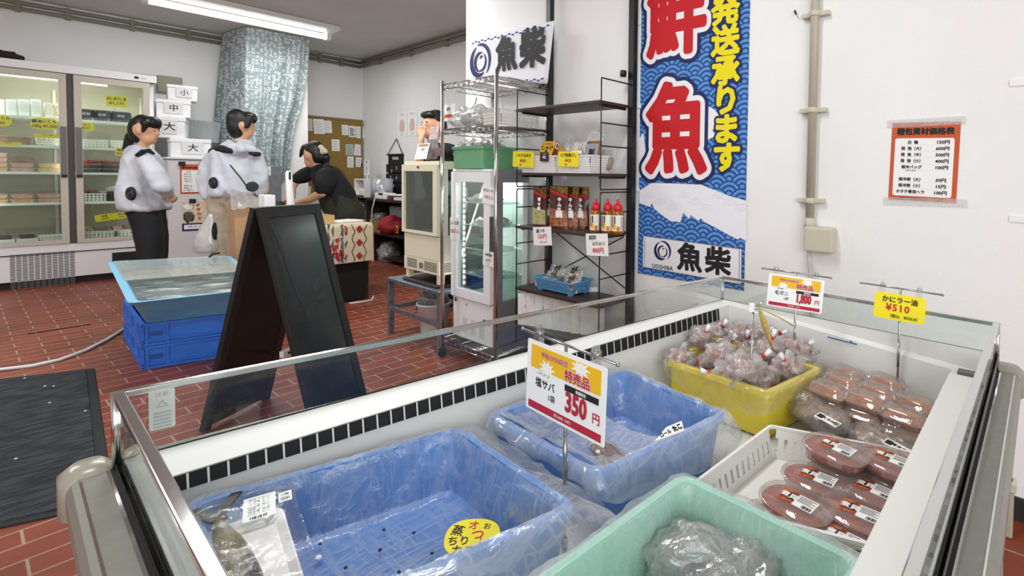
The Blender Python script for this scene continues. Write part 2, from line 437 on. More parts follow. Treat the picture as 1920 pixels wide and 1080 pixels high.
# liner: from the glass foot down to the floor of the well
Ai = atz(309.6, 898.5, .79); Bi = atz(1342, 580, .83); ab = (Bi - Ai); Ai2 = Ai - ab * .02; Bi2 = Ai + ab * 1.035
Al = atz(312, 925, .765); Bl = atz(1367, 592, .79)
r0 = rimg(.008)
k = rimz(.02, 0)
Ci = V((k[2].x, .172, .786)); Di = V((.165, .18, .786))
ring_a = [V((.135, A.y - .03, .808)), V((B.x - .02, B.y - .015, .838)), V((k[2].x + .006, .088, .792)), V((A.x + .012, .1, .80))]
ring_b = [V((.16, *Ai2.yz)), V((B.x - .025, *Bi2.yz)), V((k[2].x + .002, .115, .788)), V((.15, .12, .788))]
low = [V((.165, Ai2.y - .004, .765)), V((B.x - .03, Bi2.y - .004, .79)), Ci, Di]
bot = [V((.178, Ai2.y - .012, ZF)), V((B.x - .05, Bi2.y - .012, ZF)), V((Ci.x - .02, .18, ZF)), V((.185, .19, ZF))]
b = MB(); b.loft([r0, ring_a, ring_b, low, bot], WHITE, cap0=False, cap1=True, smooth=False)
b.build('inner_liner', fz)
# vent grille along the far long side
b = MB(); N = 54
def gl_pt(t, v, off=.0025):
    p = (Ai + ab * t).lerp(V((*(Ai + ab * t).xy, (.765 + .025 * t))), v); p.y -= off + v * .004; return p
b.quad(gl_pt(0, 1), gl_pt(1.01, 1), gl_pt(1.01, 0), gl_pt(0, 0), mat('vent_dark_slots', '0c0c0d', .7))
for i in range(N + 1):
    t = i / N; dt = .06 / N
    b.quad(gl_pt(t - dt, 1, .004), gl_pt(t + dt, 1, .004), gl_pt(t + dt, 0, .004), gl_pt(t - dt, 0, .004), CREAM)
b.build('air_grille', fz)
# wide white ledge on the near long side, and the channel beside it
b = MB(); b.hexa([V((.165, .122, .77)), V((1.50, .108, .77)), V((1.50, .172, .77)), V((.165, .181, .77))], [V((.165, .122, .795)), V((1.50, .108, .795)), V((1.50, .172, .795)), V((.165, .181, .795))], mat('ledge_white', 'e6e6e1', .4))
b.build('ledge', fz, bevel=.004)
b = MB(); b.box(1.515, 1.545, .11, .155, .788, .797, mat('ledge_vent_grey', '6c6d6a', .5)); b.build('ledge_vent', fz)
# warning sticker on the glass by the far left corner
b = MB(); st = mat('pale_sticker', 'd7dcd8', .6, alpha=.85); e = (B - A).normalized(); n = V((-e.y, e.x, 0))
fm = frame(A + e * .055 - n * .0085 + V((0, 0, -.043)), e, (0, 0, 1))
b.prism([(x, y) for x, y in [(p.x, p.y) for p in rring([(-.016, -.034, 0), (.016, -.034, 0), (.016, .034, 0), (-.016, .034, 0)], .004)]], 0, .0006, st, fm)
lg = mat('sticker_grey_print', 'a9b0ac', .6); b.text('注意', .009, lg, fm, y=.026, bold=.02); b.text('△', .016, lg, fm, y=.009, bold=.02)
for q in range(5): b.quad((-.011, -.004 - q * .006, .0009), (.011, -.004 - q * .006, .0009), (.011, -.007 - q * .006, .0009), (-.011, -.007 - q * .006, .0009), lg, fm)
b.build('warning_sticker', fz)
# load line printed on the short end of the well
b = MB(); lb = mat('load_line_blue', '2b6cae', .5); w0, w1 = V((k[1].x - .006, k[1].y, 0)), V((k[2].x - .004, k[2].y, 0)); dx = (w1 - w0).normalized()
p0 = atp(1553, 631, w0, (dx.y, -dx.x, 0)); p1 = atp(1608, 645, w0, (dx.y, -dx.x, 0)); fm = frame(p0 + V((-.006, 0, 0)), p1 - p0, (0, 0, 1)); Lw = (p1 - p0).length
b.box(0, Lw, -.0018, .0018, 0, .0005, lb, fm); b.prism([(Lw * .76, .002), (Lw * .84, .002), (Lw * .8, -.009 + .018)], 0, .0006, lb, fm)
b.build('load_line', fz)
# printed strip of old stickers in the near channel
b = MB(); e = V((1, -.005, 0)); fm = frame(V((.5, .100, .8035)), e, (0, 1, 0))
gs = mat('channel_grey', '9a9b96', .5); b.box(0, .95, -.010, .010, -.02, 0, gs, fm)
rs = mat('sticker_red', 'b5533f', .6); ks = mat('sticker_black', '3b3a38', .6); random.seed(3)
for q in range(26):
    x = .05 + q * .034 + random.uniform(0, .012); b.box(x, x + random.uniform(.008, .022), -.007, .006, 0, .0006, random.choice((ks, ks, gs, st, rs if 5 < q < 9 else st)), fm)
b.build('sticker_strip', fz)

# ---------------------------------------------------------------- tubs in the freezer
def tub_mesh(mb, rim4, z0, m, taper=.02, wall=.006, lip=.008, liph=.014, r=.03, mi=None):
    zt = max(p[2] for p in rim4)
    def R(d, dz, zz=None):
        q = inset(rim4, d); return rring([V((p.x, p.y, (p.z + dz) if zz is None else zz)) for p in q], max(r - d * .5, .008))
    rings = [R(taper, 0, z0), R(lip, -liph), R(0, -liph), R(0, 0), R(lip + wall, 0), R(taper + wall + .004, 0, z0 + .016), R(taper + wall + .014, 0, z0 + .010)]
    mb.loft(rings, m, smooth=False); return mb
def liner_mesh(mb, rim4, z0, m, taper=.03, drape=(.05, .05, .05, .05), amp=.012, seed=1, r=.035, out=.012, nseg=14, top=.006, floor=True, m_out=None):
    """a crumpled bag: hangs outside the rim, goes over it and down the inside to the floor"""
    c4 = [V(p) for p in rim4]
    def ring(d, dz, zz=None, rr=r):
        q = inset(c4, d); q = [V((p.x, p.y, (p.z + dz) if zz is None else zz)) for p in q]
        base = rring(q, rr, 4); res = []
        # resample evenly along the whole ring
        L = [0]; 
        for i in range(len(base)): L.append(L[-1] + (base[(i + 1) % len(base)] - base[i]).length)
        n = nseg * 8; T = L[-1]; k = 0
        for s in range(n):
            t = T * s / n
            while L[k + 1] < t: k += 1
            f = (t - L[k]) / max(L[k + 1] - L[k], 1e-6); res.append(base[k].lerp(base[(k + 1) % len(base)], f))
        return res
    n = nseg * 8
    lay = []
    dr = [drape[int(4 * i / n) % 4] * (.7 + .6 * abs(noise.noise(V((i * .21, seed, 0))))) for i in range(n)]
    dr = [sum(dr[(i + k) % n] for k in range(-5, 6)) / 11 for i in range(n)]
    steps = [(-1.6, -1.0), (-1.9, -.75), (-1.6, -.5), (-1.1, -.2), (-.004, top * .8 / .05), (.008, top / .05)]
    for d, k in steps:
        rg = ring(0, 0)
        if k < -.1:
            r1 = ring(-.02, 0); os_ = out if isinstance(out, tuple) else (out,) * 4
            ow = [os_[int(4 * i / n) % 4] for i in range(n)]; ow = [sum(ow[(i + q) % n] for q in range(-6, 7)) / 13 for i in range(n)]
            rg = [p.lerp(q, ow[i] * -d / .02) for i, (p, q) in enumerate(zip(rg, r1))]
        else: rg = ring(d, 0)
        lay.append([p + V((0, 0, k * (dr[i] if k < 0 else .05))) for i, p in enumerate(rg)])
    zt = sum(p.z for p in c4) / 4; H = zt - z0
    for t in (.08, .2, .35, .5, .65, .8, .92):
        lay.append(ring(.014 + taper * t, 0, zt - H * t))
    if floor:
        for d in (.05, .09, .14): lay.append(ring(taper + d - .02, 0, z0 + .012))
    rings = []
    for a, rg in enumerate(lay):
        ww = amp * (.4 if a == 5 else 1)
        o = []
        cen = sum(rg, V((0, 0, 0))) / len(rg)
        for i, p in enumerate(rg):
            q = p * 17 + V((seed * 3.1, 0, seed)); f1 = noise.noise(q) + .6 * noise.noise(q * 2.3) + .35 * noise.noise(q * 5.1)
            g1 = noise.noise(q + V((9, 4, 2)))
            dirv = (cen - p); dirv.z = 0; dirv.normalize()
            ff = abs(f1) if a >= 5 else f1
            o.append(p + dirv * (ww * ff * (1 if a >= 5 else 1.0)) + V((0, 0, ww * .7 * (abs(g1) if a >= 5 else g1))))
        rings.append(o)
    mb.loft(rings[:6], m_out or m, cap=False); mb.loft(rings[5:], m, cap0=False, cap1=floor)
    return mb
BLUE = mat('pale_blue_tub_plastic', '5b8fd0', .35, c2='4f84c8', nscale=9, bump=.03, bscale=30)
FILM = film('clear_bag_film', 'f0f3f8', cover=.11, gloss=.05, vary=.36, bscale=15)
FILM2 = film('clear_bag_film_loose', 'f2f4f6', cover=.13, gloss=.05, vary=.26, bscale=15)
DRAPE = film('bag_film_drape', 'f2f5f9', cover=.22, gloss=.06, vary=.22, bscale=10); GRN = mat('mint_green_tub_plastic', 'b0e0cf', .4, c2='a8d8c7', nscale=9)
def placed_tub(name, label, group, rim4, z0, m, film_m, drape, seed, amp=.012, taper=.022, out=.012, r=.03, lab2='clear crumpled plastic bag lining the tub'):
    c = sum((V(p) for p in rim4), V((0, 0, 0))) / 4
    t = thing(name, label, 'tub', (c.x, c.y, z0), group)
    b = MB(); tub_mesh(b, rim4, z0, m, taper=taper, r=r); b.build('tub_wall', t)
    b = MB(); liner_mesh(b, rim4, z0, film_m, m_out=DRAPE if m in (BLUE, GRN) else None, taper=taper + .004, drape=drape, seed=seed, amp=amp, out=out, r=r + .004); b.build('bag_liner', t, label=lab2)
    return t
zt = .745
L0, L1, L2 = atz(345, 945, zt), atz(862, 800, zt), atz(1088, 950, zt)
L3 = L0 + (L2 - L1) * 1.0
TL = [L0, L1, L2, L3]
placed_tub('lined_tub', 'pale blue tub lined with a clear bag, empty but for a yellow price oval', 'blue tubs in the freezer', TL, ZF + .005, BLUE, FILM, (.03, .12, .12, .05), 2, amp=.016, out=(.008, .045, .04, .008))
zt = .745
TC = [atz(912, 778, zt), atz(1170, 692, zt), atz(1366, 776, zt), atz(1118, 893, zt)]
placed_tub('lined_tub', 'pale blue tub lined with a loose clear bag, behind the 350 yen sign', 'blue tubs in the freezer', TC, ZF + .005, BLUE, FILM2, (.03, .06, .10, .03), 5, amp=.014, out=(.006, .018, .014, .008))
# the loose part of that bag, sagging over the near left half of the tub
b = MB(); qa = inset(TC, .012)
def sag(u, v):
    p = qa[3].lerp(qa[2], u * .62 + .02).lerp(qa[0].lerp(qa[1], u * .55 + .02), v * .98)
    d_ = .055 * math.sin(PI * min(1, u * .72)) * (.6 + .4 * math.sin(PI * v)) if u < 1 else .05
    return p + V((0, 0, .004 - d_ + .011 * noise.noise(V((u * 7, v * 3, 4))) + .008 * noise.noise(V((u * 15, v * 9, 8)))))
b.grid(sag, 36, 24, film('loose_film', 'f2f4f6', cover=.26, gloss=.07, vary=.34, bscale=15)); tag(b.build('loose_bag'), 'loose clear plastic sagging across the near left half of the middle blue tub', 'bag')
zt = .745
TY = [atz(1248, 676, zt), atz(1338, 632, zt), atz(1541, 690, zt), atz(1440, 738, zt)]
YEL = mat('yellow_tub_plastic', 'e6cf3a', .4)
placed_tub('lined_tub', 'yellow tub full of small tied bags at the far end of the freezer', None, [TY[0], TY[1], TY[2], TY[3]], ZF + .008, YEL, film('yellowed_bag_film', 'f0e8b0', cover=.14, gloss=.05, vary=.22), (.02, .02, .05, .09), 8, amp=.010, taper=.012, r=.02, out=.006)
zt = .755
G1 = atz(1280, 886, zt); G0 = atz(1010, 1080, zt); G2 = atz(1625, 1052, zt)
G1b = G1; TG = [G0 + (G0 - G1) * .2, G1, G2, G2 + (G0 - G1) * 1.2]
GRN = mat('mint_green_tub_plastic', 'b0e0cf', .4, c2='a8d8c7', nscale=9)
placed_tub('lined_tub', 'mint green tub lined with a clear bag, holding bagged grey fish', None, TG, ZF + .005, GRN, FILM, (.05, .05, .03, .03), 11, amp=.010, out=.008)

# specks left in the empty tub
spk = mat('dark_crumb', '2a2c30', .7); ice = mat('white_ice_chip', 'eef2f5', .3)
for x, y, m_, s in ((720, 993, 'd', .0028), (776, 999, 'd', .0028), (713, 1031, 'd', .0034), (810, 1037, 'd', .003), (648, 1064, 'd', .003), (600, 1020, 'd', .0026), (596, 1046, 'i', .006), (766, 1073, 'i', .0055), (748, 1072, 'd', .003)):
    p = atz(x, y, ZF + .028); b = MB(); b.ball(p, s, s * 1.2, s * .6, spk if m_ == 'd' else ice, n=8, k=5, rough=.4, seed=x)
    o = b.build('crumb' if m_ == 'd' else 'ice_chip')
    tag(o, 'tiny dark crumb on the floor of the empty blue tub' if m_ == 'd' else ('white ice chip on the blue tub floor, left one' if x < 700 else 'white ice chip on the blue tub floor, near the yellow oval'), 'crumb' if m_ == 'd' else 'ice chip', 'crumbs in the empty blue tub' if m_ == 'd' else None)

# yellow price oval lying in the tub
YC = mat('yellow_card', 'f4e21c', .45); KI = mat('black_ink', '161616', .6); RI = mat('red_ink', 'c5202c', .6); WC = mat('white_card', 'f6f6f4', .5)
pc = atz(886, 1008, ZF + .05); e1 = (atz(926, 976, ZF + .055) - atz(845, 1030, ZF + .055)).normalized()
fm = frame(pc, V((e1.x, e1.y, .05)), V((-e1.y, e1.x, .25))) @ Matrix.Rotation(-.75, 4, 'Z')
b = MB(); pts = [(.046 * abs(math.cos(a)) ** .8 * (1 if math.cos(a) > 0 else -1), .037 * abs(math.sin(a)) ** .8 * (1 if math.sin(a) > 0 else -1)) for a in [2 * PI * i / 40 for i in range(40)]]
b.prism(pts, 0, .0015, YC, fm)
b.text('蒸', .022, KI, fm, x=-.027, y=.012, z=.002, bold=.015, rot=-.2); b.text('ちり', .019, KI, fm, x=-.022, y=-.008, z=.002, bold=.015); b.text('カニ', .020, KI, fm, x=-.012, y=-.026, z=.002, bold=.015)
b.text('オ', .020, RI, fm, x=-.001, y=.022, z=.002, bold=.01); b.text('つ', .024, RI, fm, x=.008, y=.003, z=.002, bold=.01); b.text('し', .02, RI, fm, x=.018, y=-.012, z=.002, bold=.01); b.text('お', .014, KI, fm, x=.022, y=.020, z=.002, bold=.01)
tag(b.build('price_oval'), 'yellow oval price card lying in the empty blue tub', 'price card')

# pack of fish on a white foam tray by the near left corner
FILMT = film('tight_wrap_film', 'ffffff', cover=.02, gloss=.05, vary=.05, bscale=24, grough=.06)
q0 = atz(447, 976, .735)
fp = thing('fish_pack', 'whole fish with its tail up, wrapped on a white foam tray', 'fish pack', (q0.x, q0.y, .69))
_v = FF.xy.to_3d().normalized() * math.cos(.80) - RR.xy.to_3d().normalized() * math.sin(.80)
uy = (_v + V((0, 0, .12))).normalized(); ux = V((_v.y, -_v.x, 0))
pfm = frame(q0, ux, uy)          # x across the tray, y towards the tail
FOAM = mat('white_foam', 'f1f1ef', .6, bump=.05, bscale=200)
b = MB(); wd = .056
ring = lambda d, z: [V((p.x, p.y, z)) for p in rring([(-wd + d, -.26 + d, 0), (wd - d, -.26 + d, 0), (wd - d, -d, 0), (-wd + d, -d, 0)], .02)]
b.loft([ring(.01, -.012), ring(0, 0), ring(.003, .002), ring(.012, -.008)], FOAM, smooth=False, M=pfm); b.build('foam_tray', fp)
FISH = mat('olive_brown_fish_skin', '2c2a1f', .35, c2='7a7144', nscale=14, bump=.25, bscale=150, coat=.4, stretch=(1, 1, 1))
def fishbody(mb, m, M, pts, dark=None):
    rings = []
    for (x, y, z, hw, hh) in pts:
        rings.append([V((x + hw * math.cos(2 * PI * j / 14), y, z + hh * math.sin(2 * PI * j / 14))) for j in range(14)])
    mb.loft(rings, m, M=M)
b = MB()
fishbody(b, FISH, pfm, [(-.024, .004, .008, .007, .006), (-.023, -.008, .008, .009, .008), (-.021, -.03, .009, .012, .011), (-.018, -.06, .011, .017, .014), (-.014, -.10, .012, .021, .017), (-.010, -.15, .012, .023, .018), (-.008, -.21, .012, .02, .015), (-.006, -.25, .012, .008, .008)])
FIN = mat('dark_fish_tail', '1f1d16', .4, coat=.5)
b.build('fish_body', fp)
b = MB()
def fin(p, m):
    b.prism(p, .012, .018, m, pfm)
b.prism([(-.033, .0), (-.012, .0), (-.016, .014), (.010, .055), (-.004, .058), (-.026, .026), (-.046, .050), (-.060, .044), (-.044, .018)], .010, .014, FIN, pfm)
b.build('fish_tail', fp)
b = MB(); lm = frame(pfm @ V((.027, .004, .008)), pfm.to_3x3() @ V((1, -.12, 0)), pfm.to_3x3() @ V((.12, 1, 0)))
b.prism([(-.021, -.03), (.021, -.03), (.021, .03), (-.021, .03)], 0, .0005, WC, lm)
for r_ in range(7): b.text('内容量 保存 ' if r_ % 2 else '品名 いわし', .0055, KI, lm, y=.022 - r_ * .0062, x=0, z=.0008)
for k_ in range(10): b.box(-.012 + k_ * .0024, -.0108 + k_ * .0024 + .0006 * (k_ % 3), -.028, -.022, 0, .0009, KI, lm)
lm2 = lm @ Matrix.Translation((.034, .0, -.001)); b.prism([(-.009, -.004), (.009, -.004), (.009, .022), (-.009, .022)], 0, .0005, WC, lm2); b.text('1尾', .008, KI, lm2, y=.014, z=.0008)
for k_ in range(6): b.box(-.006 + k_ * .0022, -.005 + k_ * .0022, 0, .007, 0, .0009, KI, lm2)
b.build('label', fp)
b = MB(); b.grid(lambda u, v: pfm @ V(((u - .5) * .155, .075 - v * .34, (.028 if .12 < u < .88 else -.006) * (1 - max(0, .25 - v) * 3.4) + .003 * noise.noise(V((u * 9, v * 16, 3))) + (.008 * math.exp(-((u - .36) * 4) ** 2) if v > .2 else 0))), 16, 30, FILMT); b.build('wrap', fp)

# ---------------------------------------------------------------- bags in the yellow tub
CRAB = mat('pinkish_brown_crab', 'b79a92', .6, c2='9a746a', nscale=60, bump=.4, bscale=90)
RT = mat('red_tape', 'c22733', .5); TW = mat('twisted_bag_neck', 'f4f4f4', .4)
BAGF = film('crab_bag_film', 'f3eeee', cover=.26, gloss=.09, vary=.36, bscale=34, grough=.12)
crab_pos = [(1275, 672, .735, -.4), (1312, 636, .755, .3), (1345, 668, .76, .2), (1395, 690, .765, .1), (1440, 655, .765, .4), (1390, 625, .765, .8), (1430, 628, .775, 0), (1478, 650, .765, .9), (1500, 660, .75, 1.1), (1480, 690, .745, -.2), (1365, 700, .735, -.8), (1425, 710, .725, -.6), (1345, 625, .745, .2), (1300, 660, .70, .5), (1360, 655, .715, .1), (1415, 672, .72, .3), (1455, 690, .715, .9), (1395, 655, .72, .4), (1325, 690, .705, .2)]
necks = [(1307, 680), (1322, 623), (1375, 668), (1446, 658), (1448, 634), (1412, 643), (1490, 622), (1537, 640), (1507, 672), (1475, 683), (1318, 697), (1432, 740), (1355, 612), (1300, 640), (1372, 640), (1412, 655), (1470, 672), (1400, 635), (1330, 672)]
names_ = ['at the left corner', 'at the back left, neck up', 'left of the middle', 'in the middle of the heap', 'right of the middle', 'at the back', 'at the back right of the pole', 'at the right back', 'at the far right edge', 'at the right front', 'at the front left', 'lowest at the front corner', 'at the very back left', 'low at the left', 'low left of the middle', 'low in the middle', 'low at the right', 'low at the back', 'low at the front left']
for i, ((x, y, z, a), (nx_, ny_)) in enumerate(zip(crab_pos, necks)):
    p = atz(x, y, z + .006); s = .044 if i not in (3, 11) else .05
    t = thing('crab_bag', 'small tied bag of crab ' + names_[i] + ' of the yellow tub', 'bag of crab', (p.x, p.y, z - .03), 'tied crab bags in the yellow tub')
    b = MB(); b.ball(p, s * .86, s * .80, s * .62, CRAB, n=16, k=10, rough=.55, seed=i * 3.3)
    for k in range(5):
        an = a + k * 1.25; q0 = p + V((math.cos(an) * s * .3, math.sin(an) * s * .3, s * .4)); q1 = p + V((math.cos(an) * s * .9, math.sin(an) * s * .85, s * .15)); b.tube([q0, (q0 + q1) / 2 + V((0, 0, .008)), q1], [.007, .006, .004], CRAB, n=6)
    b.build('crab', t)
    b = MB(); d = RR * (nx_ - x) * p.dot(FF) * 0 + (atd(nx_, ny_, (p - O).dot(FF) - .01) - p); d = d.normalized() * min(d.length, s * 1.25)
    if d.length < s * .7: d = d.normalized() * s * .9
    tip = p + d
    b.ball(p, s * 1.04, s * .98, s * .80, BAGF, n=24, k=14, rough=.75, seed=i * 3.3 + 1)
    b.tube([p + d * .55, p + d * .8, p + d * .98], [s * .5, s * .22, .006], BAGF, n=10); b.build('bag', t)
    b = MB(); dn = d.normalized(); b.tube([tip - dn * .003, tip + dn * .007], .0068, RT, n=10); b.build('tape', t, label='red tape round the bag neck')
    b = MB(); b.tube([tip + dn * .004, tip + dn * .012, tip + dn * .026 + V((0, 0, .004))], [.0035, .006, .008], TW, n=8); b.build('bag_neck', t)

# ---------------------------------------------------------------- white basket, packs and trays in the freezer
def perf_side(mb, a, b, z0, z1, solid, perf, m0=.012, m1=.012, out=V((0, 0, 0))):
    """one wall from a to b with a solid rim and foot and a pierced middle; leans by out at the top"""
    a = V(a); b = V(b); L = (b - a).length
    def P(p, t): return V((p.x, p.y, z0 + (z1 - z0) * t)) + out * t
    H = z1 - z0; e = .06
    for t0, t1, m in ((0, m0 / H, solid), (m0 / H, 1 - m1 / H, perf), (1 - m1 / H, 1, solid)):
        h = (t1 - t0) * H
        mb.quad(P(a, t0), P(b, t0), P(b, t1), P(a, t1), m, uv=[(0, 0), (L, 0), (L, h), (0, h)])
def basket(name, label, cat, c4, z0, z1, color, sx, sy, hx, hy, group=None, lean=.012, rim=.006, key=None, parent=None, m0=.012, m1=.012, rough=.45):
    """pierced plastic basket: c4 = rim corners in order (xy)"""
    c = sum((V((p[0], p[1], 0)) for p in c4), V((0, 0, 0))) / 4
    t = thing(name, label, cat, (c.x, c.y, z0), group)
    sm = mat('plastic_' + color, color, rough); pm = holes('pierced_%s_%s' % (color, key or name), color, sx, sy, hx, hy, rough)
    foot = inset([(p[0], p[1], z0) for p in c4], lean); top = [V((p[0], p[1], z1)) for p in c4]
    b = MB()
    for i in range(4):
        j = (i + 1) % 4; perf_side(b, foot[i], foot[j], z0, z1, sm, pm, m0, m1, out=V((0, 0, 0)) + ((top[i] - foot[i] - V((0, 0, z1 - z0))) + (top[j] - foot[j] - V((0, 0, z1 - z0)))) * .5)
    b.build('side_wall', t, solid=.0022)
    b = MB(); b.quad(*foot, sm); b.build('base', t, solid=.003)
    b = MB(); o = [p + V((0, 0, 0)) for p in top]; r0 = inset(top, -.004); r1 = inset(top, .003)
    b.loft([[p - V((0, 0, rim)) for p in rring(r0, .012)], rring(r0, .012), rring(r1, .01), [p - V((0, 0, rim)) for p in rring(r1, .01)]], sm, cap=False, smooth=False); b.build('rim', t)
    return t
z = .695
P1 = atz(1445, 797, z); P2 = P1 + (atz(1535, 814, z) - P1).normalized() * .34; P0 = P1 + (atz(1320, 891, z) - P1).normalized() * .36
basket('white_basket', 'wide white plastic basket with slotted walls, holding oval tubs of red roe', 'basket', [P0, P1, P2, P2 + (P0 - P1)], ZF + .01, z, 'f0f0ea', .022, .05, .007, .028, lean=.014, key='freezer', m0=.02, m1=.022)
CLEAR = film('clear_tub_plastic', 'f6f2ee', cover=.20, gloss=.16, vary=.08, bscale=10, grough=.06, bump=.15)
ROE = mat('red_roe', 'b9583f', .4, c2='9c4836', nscale=50, bump=.2, bscale=140)
ORG = mat('orange_photo_print', 'd0682e', .5, c2='7a1f18', nscale=90)
LBL = mat('dark_print', '241816', .5)
def oval(n, a, b_, p=2.6): 
    return [(a * math.copysign(abs(math.cos(t)) ** (2 / p), math.cos(t)), b_ * math.copysign(abs(math.sin(t)) ** (2 / p), math.sin(t))) for t in [2 * PI * i / n for i in range(n)]]
def ring2(pts, k, z): return [V((x * k, y * k, z)) for x, y in pts]
def oval_tub(label, group, M):
    t = thing('oval_tub', label, 'tub of roe', M.translation, group)
    t.rotation_euler = M.to_euler(); o = oval(28, .074, .050)
    b = MB(); b.loft([ring2(o, .84, 0), ring2(o, .9, .012), ring2(o, .94, .026)], CLEAR, cap1=False, M=M); b.build('container', t)
    b = MB(); b.loft([ring2(o, .82, .001), ring2(o, .88, .012), ring2(o, .905, .0225), ring2(o, .5, .0245)], ROE, M=M); b.build('roe', t)
    b = MB(); b.loft([ring2(o, .96, .023), ring2(o, 1.0, .025), ring2(o, 1.0, .028), ring2(o, .93, .029), ring2(o, .88, .032)], CLEAR, cap0=False, M=M); b.build('lid', t)
    b = MB(); b.box(-.032, .0, -.020, .020, .0322, .0326, ORG, M); b.text('煮貝', .017, WC, M, x=-.015, y=.0, z=.0331, bold=.03, rot=PI / 2 * 0); b.text('煮', .021, LBL, M, x=-.012, y=0, z=.0329, bold=.12)
    b.box(0, .040, -.020, .017, .0322, .0327, WC, M)
    for k in range(5): b.box(.003, .037 - (k % 2) * .008, .012 - k * .004, .0135 - k * .004, .0327, .0330, KI, M)
    for k in range(9): b.box(.018 + k * .0021, .019 + k * .0021 + (k % 3) * .0004, -.018, -.009, .0327, .0330, KI, M)
    b.build('label', t); return t
d2 = (C - B).normalized(); a2 = math.atan2(d2.y, d2.x)
proto = None
ov = [(1568, 836, .72, -.10, 'upper of the far left pair'), (1672, 858, .72, -.05, 'upper of the far pair by the ledge'), (1531, 892, .683, .05, 'second from the far end, left row'), (1637, 914, .683, 0, 'second from the far end, beside the ledge'), (1493, 936, .686, -.05, 'third from the far end, left row'), (1609, 956, .686, .05, 'third from the far end, by the ledge'), (1462, 972, .662, .1, 'half behind the green tub edge'), (1583, 1008, .675, 0, 'nearest by the ledge')]
for x, y, z, da, w_ in ov:
    p = atz(x, y, z) - V((0, 0, .032)); Mx = rotz(p, a2 + da); lab = 'oval tub of red roe, ' + w_
    if proto is None: proto = oval_tub(lab, 'oval tubs in the white basket', Mx); pinv = Mx.inverted()
    else: dup(proto, Mx @ pinv, lab)
    if z > .7: dup(proto, Matrix.Translation((.006, -.004, -.034)) @ Mx @ pinv, 'oval tub of red roe, lower of the ' + ('far left pair' if x < 1600 else 'far pair by the ledge'))
CRABM = mat('orange_crab_meat', 'de9468', .45, c2='b06a48', nscale=70, bump=.5, bscale=120)
def meat_tray(label, group, M):
    t = thing('meat_tray', label, 'tray of crab meat', M.translation, group); t.rotation_euler = M.to_euler()
    o = [(p.x, p.y) for p in rring([(-.058, -.036, 0), (.058, -.036, 0), (.058, .036, 0), (-.058, .036, 0)], .022, 5)]
    b = MB(); b.loft([ring2(o, .80, 0), ring2(o, .9, .016)], CLEAR, cap1=False, M=M); b.build('container', t)
    b = MB(); rr = lambda k, z: [p * (1 + .05 * noise.noise(p * 60)) for p in ring2(o, k, z)]
    b.loft([ring2(o, .76, .002), rr(.82, .013), rr(.72, .019), rr(.4, .021)], CRABM, M=M)
    for k in range(4): b.tube([(-.03, -.018 + k * .012, .018), (0, -.017 + k * .012, .022), (.03, -.018 + k * .012, .018)], [.004, .006, .004], CRABM, n=6, M=M)
    b.build('crab_meat', t)
    b = MB(); b.loft([ring2(o, 1.0, .015), ring2(o, 1.0, .018), ring2(o, .88, .019), ring2(o, .80, .033), ring2(o, .70, .036)], CLEAR, cap0=False, M=M); b.build('lid', t); return t
proto = None
tr = [(1587, 694, .735, -.25, 'back of the left column'), (1578, 708, .735, -.15, 'middle of the left column'), (1555, 724, .735, -.12, 'front of the left column'), (1661, 710, .735, -.3, 'back of the middle column'), (1645, 727, .735, -.15, 'middle of the middle column'), (1622, 742, .735, -.1, 'front of the middle column'), (1712, 748, .73, -.2, 'back of the column by the ledge'), (1694, 770, .73, -.08, 'front of the column by the ledge')]
for x, y, z, da, w_ in tr:
    p = atz(x, y, z) - V((0, 0, .03))
    for k in range(3 if 'front' in w_ else 1):
        Mx = rotz(p - V((0, 0, .037 * k)) - FF.xy.to_3d() * .004 * k, a2 + da + k * .12); lab = 'clear tray of crab meat, %s, %s' % (w_, ('on top', 'second layer', 'third layer')[k])
        if proto is None: proto = meat_tray(lab, 'stacked crab meat trays', Mx); pinv = Mx.inverted()
        else: dup(proto, Mx @ pinv, lab)
BRN = mat('brown_crab_legs', 'a8917c', .5, c2='7c6454', nscale=45, bump=.4, bscale=60)
BAGV = film('vacuum_bag', 'f0ece8', cover=.12, gloss=.10, vary=.22, bscale=26)
for x, y, z, lx, ly, sz, lab, lab_t in ((1535, 768, .69, 1552, 787, .085, 'flat bag of brown crab legs in front of the left meat tray column', 'たらば'), (1655, 818, .68, 1683, 838, .085, 'flat bag of brown crab legs lying beside the ledge below the meat trays', '棒タラ'), (1507, 742, .70, 0, 0, .05, 'dark crumpled bag end against the yellow tub beside the meat trays', '')):
    p = atz(x, y, z); Mx = rotz(p, a2 - .18); t = thing('flat_bag', lab, 'bag of crab legs', p - V((0, 0, .03)), 'flat bags of crab legs'); random.seed(x)
    b = MB()
    for k in range(5): b.ball((random.uniform(-.6, .6) * sz, random.uniform(-.4, .4) * sz * .6, -.012), sz * .5, sz * .28, .022, BRN, n=12, k=8, rough=.5, seed=k + x, M=Mx)
    b.build('crab_legs', t)
    b = MB(); b.ball((0, 0, -.012), sz * 1.15, sz * .62, .03, BAGV, n=22, k=12, rough=.3, seed=x, M=Mx); b.build('bag', t)
    if lx:
        q = atz(lx, ly, z + .012); lm = frame(q, V((math.cos(a2 - .12), math.sin(a2 - .12), -.12)), V((-math.sin(a2 - .12), math.cos(a2 - .12), 0)))
        b = MB(); b.box(-.030, .030, -.015, .015, 0, .0006, WC, lm); b.box(-.027, -.012, -.010, .010, .0007, .0009, KI, lm); b.text(lab_t, .012, KI, lm, x=.003, y=.0, z=.0012, bold=.05, rot=-PI / 2 * 0)
        for k in range(5): b.box(.020 + k * .0018, .021 + k * .0018, -.009, .009, .0007, .0009, KI, lm)
        b.build('label', t)
